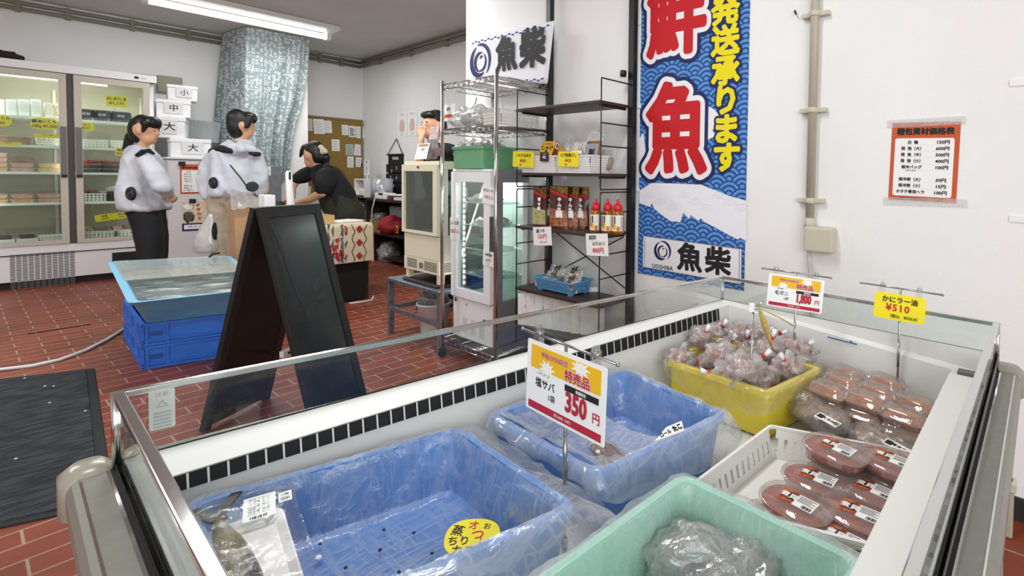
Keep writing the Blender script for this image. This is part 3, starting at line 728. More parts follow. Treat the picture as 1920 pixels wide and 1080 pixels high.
# bagged grey fish in the green tub
GF = mat('grey_fish_skin', '6d7274', .4, c2='a7a9a6', nscale=16, bump=.3, bscale=60, coat=.3)
GBAG = film('fish_bag_film', 'f2f4f4', cover=.14, gloss=.18, vary=.3, bscale=28, grough=.08)
for i, (x, y, z, rx, ry, rz_, lab) in enumerate(((1305, 1062, .68, .075, .055, .045, 'bagged grey fish on the left in the green tub'), (1400, 1085, .675, .05, .05, .04, 'bagged grey fish on the right in the green tub'))):
    p = atz(x, y, z); t = thing('fish_bag', lab, 'bag of fish', p - V((0, 0, .04)), 'bagged fish in the green tub'); Mx = rotz(p, a2 + .5)
    b = MB(); b.ball((0, 0, 0), rx, ry, rz_, GF, n=18, k=12, rough=.25, seed=i * 5, M=Mx); b.build('fish', t)
    b = MB(); b.ball((0, 0, .004), rx * 1.12, ry * 1.14, rz_ * 1.14, GBAG, n=26, k=14, rough=.45, seed=i * 7 + 2, M=Mx); b.build('bag', t)

# ---------------------------------------------------------------- price signs on poles
ACR = glass('clear_acrylic', 'ffffff', .12, .02)
def panel(tl, tr, bl):
    u = (tr - tl); v = (tl - bl); c = tl + u * .5 - v * .5; return frame(c, u, v), u.length, v.length
def sign_pole(t, base, top, u, W, over=.1):
    """pole with a cross bar along u at the sign's top edge and two clear clips"""
    b = MB(); b.tube([base, top], .0032, STEEL); b.tube([base + V((0, 0, .0)), base + V((0, 0, .02))], .006, STEEL); b.tube([base.lerp(top, .35), base.lerp(top, .55)], .0042, STEEL); b.build('pole', t)
    b = MB(); b.tube([top - u * (W * (.5 + over)), top + u * (W * (.5 + over))], .0026, STEEL); b.ball(top + u * (W * (.5 + over)), .004, .004, .004, STEEL, n=8, k=6); b.ball(top - u * (W * (.5 + over)), .004, .004, .004, STEEL, n=8, k=6); b.build('cross_bar', t)
    for s in (-.36, .36):
        b = MB(); fm = frame(top + u * (W * s), u, (0, 0, 1)); b.box(-.008, .008, -.018, .010, -.006, .006, ACR, fm); b.box(-.005, .005, .010, .018, -.004, .004, ACR, fm); b.tube([(-.007, .004, 0), (.007, .004, 0)], .004, CHROME, M=fm, n=8); b.build('clip', t)
DRED = mat('crimson_print', 'b81f3a', .55); ORY = mat('golden_yellow_print', 'f0bc14', .55)
def sale_card(b, fm, W, H, origin, item, unit, price, tax, psx=.8):
    b.prism([(p.x, p.y) for p in rring([(-W / 2, -H / 2, 0), (W / 2, -H / 2, 0), (W / 2, H / 2, 0), (-W / 2, H / 2, 0)], .005)], -.0008, 0, WC, fm)
    k = H; z = .0006
    b.box(-.44 * W, .44 * W, .12 * H, .44 * H, 0, z, ORY, fm)
    for cx, cy, r, n in ((-.22 * W, .17 * H, .12 * H, 9), (.2 * W, .36 * H, .13 * H, 9)):
        st_ = [(cx + r * (1.5 if i % 2 == 0 else .75) * math.cos(PI * i / n), min(.44 * H, cy + r * (1 if i % 2 == 0 else .5) * math.sin(PI * i / n))) for i in range(2 * n)]
        b.prism(st_, z, z + .0003, WC, fm)
    b.text('移転OPEN記念', .085 * k, WC, fm, x=-.12 * W, y=.34 * H, z=.0012, bold=.05); b.text('移転OPEN記念', .085 * k, DRED, fm, x=-.12 * W, y=.34 * H, z=.0015, bold=.02)
    b.text('特売品', .165 * k, WC, fm, x=.17 * W, y=.19 * H, z=.0013, bold=.06); b.text('特売品', .165 * k, DRED, fm, x=.17 * W, y=.19 * H, z=.0017, bold=.03)
    b.box(.02 * W, .42 * W, -.005 * H, .075 * H, 0, .0012, KI, fm); b.text('数量限定', .05 * k, WC, fm, x=.22 * W, y=.035 * H, z=.0016, bold=.02)
    b.text(origin, .045 * k, KI, fm, x=-.27 * W, y=.07 * H, bold=.01); b.text(item, .14 * k, KI, fm, x=-.24 * W, y=-.07 * H, bold=.02); b.text(unit, .105 * k, KI, fm, x=-.15 * W, y=-.22 * H, bold=.015)
    b.text(price, .36 * k, DRED, fm, x=.16 * W, y=-.16 * H, z=.0012, bold=.04, sx=psx); b.text('円', .15 * k, DRED, fm, x=.40 * W, y=-.2 * H, z=.0012, bold=.02)
    b.box(-.46 * W, .46 * W, -.46 * H, -.36 * H, 0, z, DRED, fm); b.text(tax, .045 * k, WC, fm, x=.0, y=-.41 * H, z=.0012)
t = thing('price_sign', 'white and yellow sale sign on a metal pole reading 350 yen', 'price sign', atz(1083, 908, .6))
tl, tr_, bl = atd(988, 632, .965), atd(1136, 690, .83), atd(988, 763, .965)
fm, W, H = panel(tl, tr_, bl); u = (tr_ - tl).normalized(); top = (tl + tr_) / 2 + V((0, 0, .010))
b = MB(); sale_card(b, fm, W, H, 'ノルウェー産', '塩サバ', '1袋', '350', '（税込価格  378円）', .78); b.build('card', t)
n_ = u.cross(V((0, 0, 1))); bk = -n_ if n_.dot(FF) < 0 else n_
pb = (tl + tr_) / 2 + bk * .006; sign_pole(t, V((pb.x, pb.y, ZF + .006)), V((pb.x, pb.y, top.z)), u, W)
t = thing('price_sign', 'white and yellow sale sign on a pole reading 1,800 yen', 'price sign', atz(1496, 634, .65))
tl, tr_, bl = atd(1441, 511, 1.575), atd(1545, 526, 1.52), atd(1438, 572, 1.575)
fm, W, H = panel(tl, tr_, bl); u = (tr_ - tl).normalized(); top = (tl + tr_) / 2 + V((0, 0, .010))
b = MB(); sale_card(b, fm, W, H, '北海道産', '毛ガニ', '1杯', '1,800', '税込価格  1,944円', .56); b.build('card', t)
n_ = u.cross(V((0, 0, 1))); bk = -n_ if n_.dot(FF) < 0 else n_
pb = (tl + tr_) / 2 + bk * .006; sign_pole(t, V((pb.x, pb.y, ZF + .05)), V((pb.x, pb.y, top.z)), u, W, .12)
t = thing('price_sign', 'yellow sign on a thin pole reading 510 yen', 'price sign', atz(1690, 719, .6))
tl, tr_, bl = atd(1641, 545, 1.46), atd(1737, 560, 1.40), atd(1637, 593, 1.46)
fm, W, H = panel(tl, tr_, bl); u = (tr_ - tl).normalized(); top = (tl + tr_) / 2 + V((0, 0, .016))
b = MB(); b.prism([(p.x, p.y) for p in rring([(-W / 2, -H / 2, 0), (W / 2, -H / 2, 0), (W / 2, H / 2, 0), (-W / 2, H / 2, 0)], .012)], -.0008, 0, YC, fm)
b.text('かにラー油', .25 * H, KI, fm, x=.0, y=.25 * H, bold=.03); b.text('¥510', .36 * H, RI, fm, x=-.03 * W, y=-.05 * H, bold=.03, sx=1.0, spacing=1.15); b.text('（税込   ¥550.8）', .15 * H, KI, fm, x=.1 * W, y=-.36 * H, bold=.02); b.build('card', t)
n_ = u.cross(V((0, 0, 1))); bk = -n_ if n_.dot(FF) < 0 else n_
pb = (tl + tr_) / 2 + bk * .006; sign_pole(t, V((pb.x, pb.y, ZF + .03)), V((pb.x, pb.y, top.z)), u, W, .3)
# bare pole with a clip and an empty dried yellow strip
bs = atz(1402, 803, .62); tp = V((bs.x + .008, bs.y, 0)); tp = aty(1413, 572, bs.y)
t = thing('sign_pole', 'bare sign pole with an empty clip beside the yellow tub', 'sign pole', bs)
b = MB(); b.tube([bs, tp], .0032, STEEL); b.build('pole', t); b = MB(); b.tube([bs - V((0, 0, .01)), bs + V((0, 0, .02))], .007, mat('white_plastic', 'f2f2f0', .4)); b.build('foot_sleeve', t)
e = V((.5, -.85, 0)); fm = frame(tp, e, (0, 0, 1))
b = MB(); b.box(-.012, .002, -.018, .004, -.006, .006, mat('white_plastic', 'f2f2f0', .4), fm); b.box(.004, .016, -.022, .006, -.007, .007, ACR, fm); b.tube([(.010, -.004, 0), (.026, .012, 0)], .003, CHROME, M=fm, n=6); b.tube([(.004, -.008, .004), (.02, -.018, .004)], .0025, CHROME, M=fm, n=6); b.build('clip', t)
b = MB(); q0 = aty(1424, 578, bs.y - .01); q1 = aty(1447, 650, bs.y - .015); b.tube([q0, q0.lerp(q1, .35) + V((0, 0, 0)), q0.lerp(q1, .75), q1], [.004, .010, .007, .002], mat('dried_yellow_film', 'd8bf6a', .5, c2='b79a45', nscale=120), n=6)
q2 = aty(1490, 612, bs.y - .05); b.tube([q0, q0.lerp(q2, .5) + V((0, 0, .003)), q2], .0018, mat('dried_yellow_film'), n=5); b.build('dried_strip', t, label='dried yellow strip')
# paper tag and dark red packet in the middle blue tub
q = atz(1255, 815, .748); e = (atz(1288, 797, .748) - atz(1215, 833, .748)).normalized(); fm = frame(q + V((0, 0, .006)), e, V((-e.y, e.x, .6)))
b = MB(); b.prism([(-.047, -.004), (.035, -.013), (.046, .010), (.0, .012)], 0, .0008, WC, fm); b.text('ロール', .011, KI, fm, x=-.012, y=.0, z=.0014, bold=.05); b.text('たこ', .014, KI, fm, x=.024, y=0, z=.0014, bold=.08)
tag(b.build('paper_tag'), 'torn white paper tag lying on the rim of the middle blue tub', 'tag')
p = atz(1145, 857, .71); t = thing('red_packet', 'dark red vacuum packet poking out in the near corner of the middle blue tub', 'packet', p - V((0, 0, .05)))
b = MB(); Mx = rotz(p, a2 + .4) @ Matrix.Rotation(.5, 4, 'Y'); b.ball((0, 0, 0), .05, .03, .012, mat('dark_red_meat', '6e2a1e', .3, c2='40140f', nscale=40, bump=.3, coat=.5), n=16, k=8, rough=.3, M=Mx); b.build('meat', t)
b = MB(); b.ball((0, 0, .001), .055, .034, .016, BAGV, n=18, k=10, rough=.3, M=Mx); b.build('wrap', t)

# ---------------------------------------------------------------- right wall: banner, poster, conduit
NAVY = mat('navy_print', '17255c', .7); BLU1 = mat('wave_dark_blue', '1f4f9c', .75); BLU2 = mat('wave_light_blue', '5f98d2', .75); REDP = mat('banner_red', 'c8141e', .7); YELP = mat('banner_yellow', 'f0e010', .7); CLOTHW = mat('banner_white', 'f1f1f6', .75); BLKP = mat('banner_black', '1b1b1d', .7)
PALE = mat('pale_wave_print', 'e4e6f2', .75)
def clip_rect(pts, x0, x1, y0, y1):
    for ax, lim, sg in ((0, x0, 1), (0, x1, -1), (1, y0, 1), (1, y1, -1)):
        out = []
        for i in range(len(pts)):
            p, q = pts[i - 1], pts[i]; a, b = (p[ax] - lim) * sg, (q[ax] - lim) * sg
            if (a >= 0) != (b >= 0): t = a / (a - b); out.append((p[0] + (q[0] - p[0]) * t, p[1] + (q[1] - p[1]) * t))
            if b >= 0: out.append(q)
        pts = out
        if len(pts) < 3: return []
    return pts
def flat(b, pts, z, m, fm): b.add([(x, y, z) for x, y in pts], [tuple(range(len(pts)))], m, False, fm)
def swirl(b, fm, cx, cy, r, z, m):
    """three crescent strokes turning round a centre, like a curling wave"""
    def stroke(a0, a1, r0, r1, w, dx=0, dy=0):
        n = 22; o = []; i_ = []
        for k in range(n + 1):
            t = k / n; a = a0 + (a1 - a0) * t; rr = r0 + (r1 - r0) * t; ww = w * math.sin(PI * t) ** .8 + .002 * r
            o.append((cx + dx + (rr + ww * .5) * math.cos(a), cy + dy + (rr + ww * .5) * math.sin(a), z)); i_.append((cx + dx + (rr - ww * .5) * math.cos(a), cy + dy + (rr - ww * .5) * math.sin(a), z))
        vs = o + i_; b.add(vs, [(k, k + 1, n + 2 + k, n + 1 + k) for k in range(n)], m, False, fm)
    stroke(1.9, 5.3, r * .9, r * .72, r * .34); stroke(-.9, 1.9, r * .92, r * .95, r * .24, 0, 0)
    stroke(1.2, 4.6, r * .55, r * .5, r * .22, r * .06, -r * .05); stroke(-1.9, 1.0, r * .52, r * .5, r * .16, r * .05, 0)
    stroke(.6, 2.9, r * .22, r * .1, r * .12, r * .12, r * .1)
xb = XW - .002
yl, yr = atx(1199.5, 260, xb).y, atx(1400.5, 280, xb).y; zb = atx(1300, 529, xb).z; Wb = yl - yr; Hb = 1.98
bm = frame((xb, yl, zb), (0, -1, 0), (0, 0, 1))
def wl(x, y): p = atx(x, y, xb); return (yl - p.y, p.z - zb)
b = MB(); b.box(0, Wb, 0, Hb, -.0015, 0, BLU1, bm)
R_w = .078; row = 0; yy = Hb + R_w
while yy > -R_w:
    for k in range(-1, int(Wb / (2 * R_w)) + 2):
        cx = k * 2 * R_w + (R_w if row % 2 else 0)
        for q, (rr, m) in enumerate(((1, BLU1), (.88, BLU2), (.70, BLU1), (.54, BLU2), (.36, BLU1), (.22, BLU2))):
            pts = [(cx + R_w * rr * math.cos(a), yy + R_w * rr * math.sin(a)) for a in [2 * PI * i / 22 for i in range(22)]]
            pts = clip_rect(pts, 0, Wb, 0, Hb)
            if pts: flat(b, pts, .00005 + row * .00004 + q * .000005, m, bm)
    row += 1; yy -= R_w * .5
zz = .0042
zs = lambda L: [wl(1160 + x / 1.929, y / 1.929) for x, y in L]
cl = lambda L: clip_rect(L, 0, Wb, 0, Hb)
def polyw(L, z, m):        # a not quite convex outline as one face
    b.add([(x, y, z) for x, y in L], [tuple(range(len(L)))], m, False, bm)
polyw(zs([(76, 690), (120, 662), (200, 664), (300, 668), (400, 708), (464, 726), (464, 872), (440, 860), (432, 866), (400, 850), (350, 822), (310, 802), (300, 790), (290, 798), (262, 778), (256, 792), (235, 770), (225, 803), (190, 800), (150, 772), (128, 752), (122, 735), (115, 748), (76, 735)]), zz, CLOTHW)
polyw(zs([(300, 370), (350, 398), (374, 430), (356, 440), (372, 452), (340, 470), (352, 492), (320, 508), (290, 480)]), zz, CLOTHW)
polyw(zs([(76, 500), (92, 480), (100, 560), (110, 640), (76, 640)]), zz, CLOTHW)
random.seed(4)
for k in range(9):
    x, y = 110 + k * 42, 700 + (k % 3) * 22
    if 700 + k * 3 < y + 20:
        c0 = wl(1160 + x / 1.929, y / 1.929)
        for r_, m in ((.04, PALE), (.034, CLOTHW), (.026, PALE), (.02, CLOTHW), (.012, PALE)):
            pts = cl([(c0[0] + r_ * math.cos(a), c0[1] - .03 + r_ * math.sin(a)) for a in [PI * i / 12 for i in range(13)]])
            if pts: flat(b, pts, zz + .0001 + (.04 - r_) * .001, m, bm)
def ochar(ch, x, y, h, sx, m, bold, o1, o2):
    c = wl(x, y); s = h / 935 * (atx(x, y, xb) - O).dot(FF)
    if o2: b.text(ch, s, NAVY, bm, x=c[0], y=c[1], z=.0062, bold=o2, sx=sx, n=44); b.text(ch, s, NAVY, bm, x=c[0], y=c[1], z=.0058, bold=o2 * .6, sx=sx, n=16)
    if o1: b.text(ch, s, CLOTHW, bm, x=c[0], y=c[1], z=.0070, bold=o1, sx=sx, n=36); b.text(ch, s, CLOTHW, bm, x=c[0], y=c[1], z=.0067, bold=o1 * .6, sx=sx, n=12)
    b.text(ch, s, m, bm, x=c[0], y=c[1], z=.0078, bold=bold, sx=sx, n=20); b.text(ch, s, m, bm, x=c[0], y=c[1], z=.0075, bold=bold * .5, sx=sx, n=8)
ochar('鮮', 1268, 34, 172, .80, REDP, .032, .085, .125)
ochar('魚', 1267, 254, 178, .80, REDP, .034, .087, .127)
for ch, x, y in (('発', 1361, 22), ('送', 1361, 80), ('承', 1361, 137), ('り', 1362, 192), ('ま', 1362, 246), ('す', 1363, 299)): ochar(ch, x, y, 58, 1.05, YELP, .048, 0, .13)
Lq = [wl(1206, 501), wl(1391, 534), wl(1392, 466), wl(1207, 441)]
flat(b, Lq, .0062, NAVY, bm); c = (sum(p[0] for p in Lq) / 4, sum(p[1] for p in Lq) / 4)
for k, (f, m) in enumerate(((.985, CLOTHW), (.955, NAVY), (.945, CLOTHW))): flat(b, [(c[0] + (p[0] - c[0]) * (f + .01), c[1] + (p[1] - c[1]) * (f - .02)) for p in Lq], .0064 + k * .0002, m, bm)
c = wl(1243, 471); swirl(b, bm, c[0], c[1], .062, .0072, NAVY); c = wl(1243, 501); b.text('UOSHIBA', .034, NAVY, bm, x=c[0], y=c[1], z=.0072, bold=.03, spacing=1.1)
for ch, x, y in (('魚', 1294, 486), ('柴', 1347, 493)): ochar(ch, x, y, 54, 1.05, BLKP, .04, 0, 0)
tag(b.build('wall_banner'), 'tall blue wave banner with big red fish characters hanging on the right wall', 'banner')
b = MB(); tm = mat('white_tape', 'f3f3f0', .5)
for i, (x, y, w_) in enumerate(((1194, 44, 10), (1195, 199, 10), (1192, 355, 20))):
    p = atx(x, y, xb - .004); b = MB(); b.box(-.03, .03, -.012, .012, 0, .0008, tm, frame(p + V((0, 0, 0)), (0, -1, .02), (0, 0, 1)))
    tag(b.build('tape_strip'), 'short white tape strip at the left edge of the blue banner, ' + ('topmost', 'second', 'lowest')[i], 'tape', 'tape strips along the banner')

# price list poster
ORP = mat('orange_red_paper', 'c9582c', .6)
pl = XW - .002
c4 = [atx(x, y, pl) for x, y in ((1670, 231), (1798, 230), (1796, 379), (1669, 374))]
def price_poster(name, label, fm, W, H):
    b = MB(); z = .0008; b.box(-W / 2, W / 2, -H / 2, H / 2, -.0006, 0, ORP, fm)
    b.text('梱包資材価格表', .12 * W, KI, fm, y=.38 * H, z=z, bold=.05)
    b.prism([(p.x, p.y) for p in rring([(-.44 * W, -.44 * H, 0), (.43 * W, -.44 * H, 0), (.43 * W, .30 * H, 0), (-.44 * W, .30 * H, 0)], .04 * W)], 0, .0005, WC, fm)
    rows = [('白  箱', '150円'), ('発  泡（大）', '600円'), ('発  泡（中）', '500円'), ('発  泡（小）', '400円'), ('保冷バッグ', '100円'), None, ('保冷剤（大）', '30円'), ('保冷剤（小）', '15円'), ('ホタテ専用ヘラ', '100円')]
    for k, rw in enumerate(rows):
        y = .245 * H - k * .079 * H
        if not rw: b.text('※保冷剤別', .035 * W, KI, fm, x=-.18 * W, y=y + .035 * H, z=z); continue
        b.text(rw[0], .062 * W, KI, fm, x=-.17 * W, y=y, z=z, bold=.05); b.text(rw[1], .068 * W, KI, fm, x=.27 * W, y=y, z=z, bold=.05, sx=1.15)
        b.box(-.38 * W, .38 * W, y - .034 * H, y - .0325 * H, 0, .0007, mat('thin_grey_rule', 'b0b0b0', .6), fm)
    b.text('※価格は税込表示となっております', .042 * W, KI, fm, y=-.472 * H, z=z, bold=.02)
    o = b.build(name); return tag(o, label, 'price list')
fm = frame(sum(c4, V((0, 0, 0))) / 4, c4[1] - c4[0] + c4[2] - c4[3], (0, 0, 1)); price_poster('price_poster', 'orange price list taped to the right wall', fm, (c4[0] - c4[1]).length, (c4[0] - c4[3]).length)
for i, (x, y, w_, h_, lab) in enumerate(((1734, 229, .30, .035, 'clear tape along the top of the wall price list'), (1732, 379, .32, .035, 'clear tape along the foot of the wall price list'))):
    b = MB(); b.box(-w_ / 2, w_ / 2, -h_ / 2, h_ / 2, .0008, .001, film('clear_tape', 'ffffff', cover=.22, gloss=.08, vary=.1), frame(atx(x, y, pl - .001), (0, -1, .01), (0, 0, 1))); tag(b.build('tape_strip'), lab, 'tape')
for i, (x, y) in enumerate(((1911, 155), (1910, 411))):
    b = MB(); b.box(-.03, .03, -.012, .012, 0, .004, tm, frame(atx(x, y, XW - .001), (0, -1, 0), (0, 0, 1))); tag(b.build('wall_tab'), 'white tab on the wall at the right edge of the photo, ' + ('upper' if i == 0 else 'lower'), 'tab', 'white wall tabs')
b = MB(); b.tube([atx(1491, 20, XW), atx(1490, 21, XW - .02), atx(1493, 27, XW - .02)], .004, KI, n=6); tag(b.build('wall_hook'), 'tiny black hook in the wall left of the conduit', 'hook')

# conduit with its junction box
PVC = mat('beige_pvc', 'b4ae9c', .4); PVC2 = mat('beige_box_plastic', 'c9c4b0', .45)
yc = atx(1528, 200, XW).y
t = thing('wall_conduit', 'beige conduit pipe running down the right wall to a square box', 'conduit', (XW, yc, 1.0))
zt_, zbx = ZC, atx(1527, 424, XW).z; xc = XW - .028
b = MB(); b.tube([(xc, yc, zt_), (xc, yc, zbx - .01)], .021, PVC, n=14); b.tube([(xc, yc, zbx - .01), (xc, yc, zbx + .04)], .026, PVC2, n=14); b.build('pipe', t)
for y in (30, 208, 376):
    z = atx(1528, y, XW).z; b = MB(); b.tube([(xc, yc, z - .012), (xc, yc, z + .012)], .026, PVC2, n=14); b.box(xc - .0, XW, yc - .065, yc + .065, z - .011, z + .011, PVC2); b.build('pipe_clip', t, bevel=.003)
b = MB(); y0, y1 = atx(1507, 450, XW - .06).y, atx(1562, 450, XW - .06).y; b.box(XW - .065, XW, y1, y0, atx(1535, 474, XW - .06).z, atx(1535, 426, XW - .06).z, PVC2); b.build('junction_box', t, bevel=.01)
b = MB(); zb0 = atx(1535, 474, XW - .06).z; b.tube([(XW - .03, yc, zb0 + .01), (XW - .03, yc - .005, zb0 - .06), (XW - .025, yc - .02, zb0 - .2), (XW - .02, yc - .02, .1)], .011, mat('grey_cable', 'c4c2bb', .5), n=8); b.build('cable', t)
# duct near the floor at the right
b = MB(); p = atx(1894, 900, 2.2); b.box(2.185, 2.225, p.y - .014, p.y + .014, 0, p.z, PVC); b.box(2.18, 2.23, p.y - .02, p.y + .02, p.z - .04, p.z, PVC2)
tag(b.build('floor_duct', bevel=.006), 'beige duct standing by the wall at the right end of the freezer', 'duct')

# ---------------------------------------------------------------- hanging cloth sign above the wire rack
xs = XW - .12
q = [atx(x, y, xs) for x, y in ((880, 76), (1039, 38), (1026, 156), (873, 168))]
t0 = MB(); u = (q[1] - q[0]); Ws = u.length; Hs = ((q[0] - q[3]).length + (q[1] - q[2]).length) / 2
fm = frame(sum(q, V((0, 0, 0))) / 4, (0, -1, 0), (0, 0, 1)); fmi = fm.inverted()
loc = [fmi @ p for p in q]
def sp(u_, v_):            # bilinear on the sheet, with a slight belly
    a = loc[3].lerp(loc[2], u_); c = loc[0].lerp(loc[1], u_); p = a.lerp(c, v_); p.z = .004 * math.sin(PI * v_) * (1 - .5 * u_) + .004 * math.sin(5 * u_) ; return p
b = MB(); b.grid(lambda a, c: sp(a, c), 14, 10, CLOTHW, M=fm)
def spl(x, y): p = fmi @ atx(x, y, xs); return p
c = spl(902, 116); swirl(b, fm, c.x, c.y, .135, .0105, NAVY)
for ch, x, y, h in (('魚', 951, 106, 66), ('柴', 1000, 95, 76)):
    c = spl(x, y); s = h / 935 * (atx(x, y, xs) - O).dot(FF); b.text(ch, s, BLKP, fm, x=c.x, y=c.y, z=.0105, bold=.045, sx=1.0, n=12); b.text(ch, s, BLKP, fm, x=c.x, y=c.y, z=.0102, bold=.025)
for v_, n_ in ((.93, 22), (.07, 22)):
    for k in range(n_):
        p = sp(.06 + .88 * k / (n_ - 1), v_); r_ = .014
        pts = [(p.x + r_ * 1.2 * math.cos(a), p.y + r_ * .8 * math.sin(a) * (1 if k % 2 else -1), p.z + .002) for a in [PI * i / 8 for i in range(9)]]
        b.add(pts, [tuple(range(9))], BLU1, False, fm)
tag(b.build('cloth_sign', solid=.001), 'white cloth shop sign with swirl logo hanging above the wire rack', 'sign')

# ---------------------------------------------------------------- black board rack on tension poles
BKM = mat('black_powder_coat', '17171a', .45); WOOD = mat('dark_brown_board', '33241d', .45, c2='443128', nscale=18, stretch=(1, .12, 1), bump=.05, bscale=40)
xp = 2.28
py1, py2 = atx(1184, 300, xp).y, atx(1031, 100, xp).y
xf = aty(1126, 315, py1).x
rk = thing('board_rack', 'black rack of dark brown boards on two tension poles against the wall', 'rack', ((xp + xf) / 2, (py1 + py2) / 2, 0))
for py, kz in ((py1, 140), (py2, 160)):
    b = MB(); b.box(xp - .018, xp + .018, py - .02, py + .02, .0, ZC, BKM); b.build('tension_pole', rk)
    b = MB(); z = atx(1180 if py == py1 else 1031, kz, xp).z; b.tube([(xp - .03, py + .03, z), (xp - .055, py + .045, z)], .021, BKM, n=14); b.build('knob', rk)
bz = [aty(1125, y, py1).z for y in (187, 325, 440, 572)] + [.33]
def wire(pts, r=.0042): 
    b.tube(pts, r, BKM, n=6)
zr = [aty(1126, y, py1).z for y in (145, 229.5, 273.4, 361, 479, 523.7)]
for py in (py1, py2):
    b = MB(); wire([(xf, py, .2), (xf, py, zr[3] - .012), (xf + .012, py, zr[3])]); wire([(xf + .012, py, zr[3] + .012), (xf, py, zr[3] + .024), (xf, py, zr[0])])
    for z in zr + [zr[3] + .016, (bz[2] + zr[3]) / 2]: wire([(xf, py, z), (xp - .015, py, z)])
    b.build('wire_ladder', rk)
for z in bz:
    b = MB(); b.box(xf - .012, xp - .03, py1 - .0, py2 + .0, z - .018, z, WOOD)
    b.box(xf + .02, xp - .03, py1 + .02, py1 + .035, z - .03, z - .018, BKM); b.box(xf + .02, xp - .03, py2 - .035, py2 - .02, z - .03, z - .018, BKM); b.build('shelf_board', rk, bevel=.002)
b = MB(); wire([(xp - .01, py2 - .05, bz[2] - .04), (xp - .01, py1 + .03, bz[3] + .05)], .004); wire([(xp - .008, py1 + .05, bz[2] - .04), (xp - .008, py2 - .05, bz[3] + .05)], .004); b.build('cross_brace', rk)
Yf = lambda x, y: atx(x, y, xf + .01).y            # y of something at the front edge of the boards
def card(name, label, cat, tl, tr, bl, m, draw, group=None, th=.001, r=0):
    fm, W, H = panel(tl, tr, bl); b = MB(); pts = [(-W / 2, -H / 2, 0), (W / 2, -H / 2, 0), (W / 2, H / 2, 0), (-W / 2, H / 2, 0)]
    b.prism([(p.x, p.y) for p in (rring(pts, r) if r else [V(p) for p in pts])], -th, 0, m, fm); draw(b, fm, W, H); return tag(b.build(name), label, cat, group)
# two white pierced baskets on the second board
z2 = bz[1]
ya, yb_ = atx(1002, 285, xf).y, atx(1040, 285, xf).y; yc_, yd = atx(1043, 285, xf).y, atx(1106, 285, xf).y
def shelf_basket(name, label, y0, y1, x0, x1, z0, z1, color, key, sx=.011, hx=.0055, **k):
    return basket(name, label, 'basket', [(x0, y0), (x1, y0), (x1, y1), (x0, y1)], z0, z1, color, sx, .013, hx, .006, key=key, lean=.006, m0=.008, m1=.010, **k)
ya = atx(976, 300, xf).y
xi = xf + .005
bh = aty(1107, 284, yd).z if False else z2 + .105
shelf_basket('pierced_basket', 'white pierced basket of yellow boxes on the second board, left', ya, yb_, xi, xp - .05, z2, bh, 'f4f2f2', 'w', group='pierced baskets on the black rack')
shelf_basket('pierced_basket', 'white pierced basket of packets on the second board, right', yc_, py1 + .03 if False else yd, xi, xp - .05, z2, bh, 'f4f2f2', 'w', group='pierced baskets on the black rack')
def yc_card(title, price, sub):
    def d(b, fm, W, H):
        b.fit(title, .26 * H, KI, fm, W, y=.24 * H, bold=.03); b.text(price, .30 * H, RI if title[0] == 'さ' else mat('dark_ink_orange', 'a05a1c', .6), fm, y=-.1 * H, bold=.03); b.text('税込', .12 * H, KI, fm, x=-.1 * W, y=-.36 * H, bold=.02)
    return d
card('price_card', 'yellow price card reading 800 clipped to the left pierced basket', 'price card', atx(961, 283, xi - .012), atx(1000, 285, xi - .012), atx(962, 312, xi - .012), YC, yc_card('しゃけるめき', '¥800', ''), r=.008)
card('price_card', 'yellow price card reading 420 on the right pierced basket', 'price card', atx(1046, 284, xi - .012), atx(1084, 284, xi - .012), atx(1047, 312, xi - .012), YC, yc_card('さけ粕漬ぶし', '¥420', ''), r=.008)
card('dark_tag', 'small black price tag reading 432 on the left pierced basket', 'tag', atx(1013, 285, xi - .01), atx(1029, 286, xi - .01), atx(1012, 302, xi - .01), LBL, lambda b, fm, W, H: (b.text('432', .4 * H, WC, fm, y=-.05 * H, bold=.03), b.text('しゃけ', .22 * H, WC, fm, y=.3 * H)))
# yellow boxes leaning in the left basket
BXY = mat('yellow_carton', 'd9ab1c', .45, c2='c8921a', nscale=12); BXR = mat('dark_red_carton', '8a2a1e', .5)
def carton(label, M, front=True):
    t = thing('salmon_carton', label, 'box', M.translation, 'yellow cartons in the pierced basket'); t.rotation_euler = M.to_euler()
    b = MB(); w_, h_, d_ = .115, .175, .036
    b.box(-w_ / 2, w_ / 2, 0, h_, -d_, 0, BXR, M); b.build('carton', t, bevel=.001)
    b = MB(); b.box(-w_ / 2 + .001, w_ / 2 - .001, .001, h_ - .001, 0, .001, BXY, M)
    b.text('しゃけ', .034, KI, M, x=.0, y=.125, z=.0014, bold=.05); b.text('る', .042, KI, M, x=.0, y=.088, z=.0014, bold=.06); b.text('めき', .034, KI, M, x=.0, y=.05, z=.0014, bold=.05)
    b.prism([(-.034 + .016 * math.cos(a), .035 + .016 * math.sin(a)) for a in [2 * PI * i / 16 for i in range(16)]], .001, .0013, REDP, M)
    b.box(-.03, .03, .152, .158, .001, .0014, BXR, M); b.build('front_print', t)
    b = MB(); b.box(w_ / 2, w_ / 2 + .0006, h_ - .045, h_ - .005, -d_ + .004, -.004, WC, M); b.box(w_ / 2, w_ / 2 + .0009, h_ - .038, h_ - .012, -d_ + .009, -.010, BXR, M); b.build('side_label', t); return t
pb0 = atx(1012, 285, xf + .03)
up = V((.38, .0, .92)).normalized(); rt = V((0, -1, 0))
Mx = frame((xf + .05, atx(1015, 285, xf + .05).y - .0, z2 + .045), V((.12, -1, -.02)), V((.42, -.38, .82)))
c0 = carton('yellow salmon carton leaning frontmost in the left pierced basket', Mx); inv = Mx.inverted()
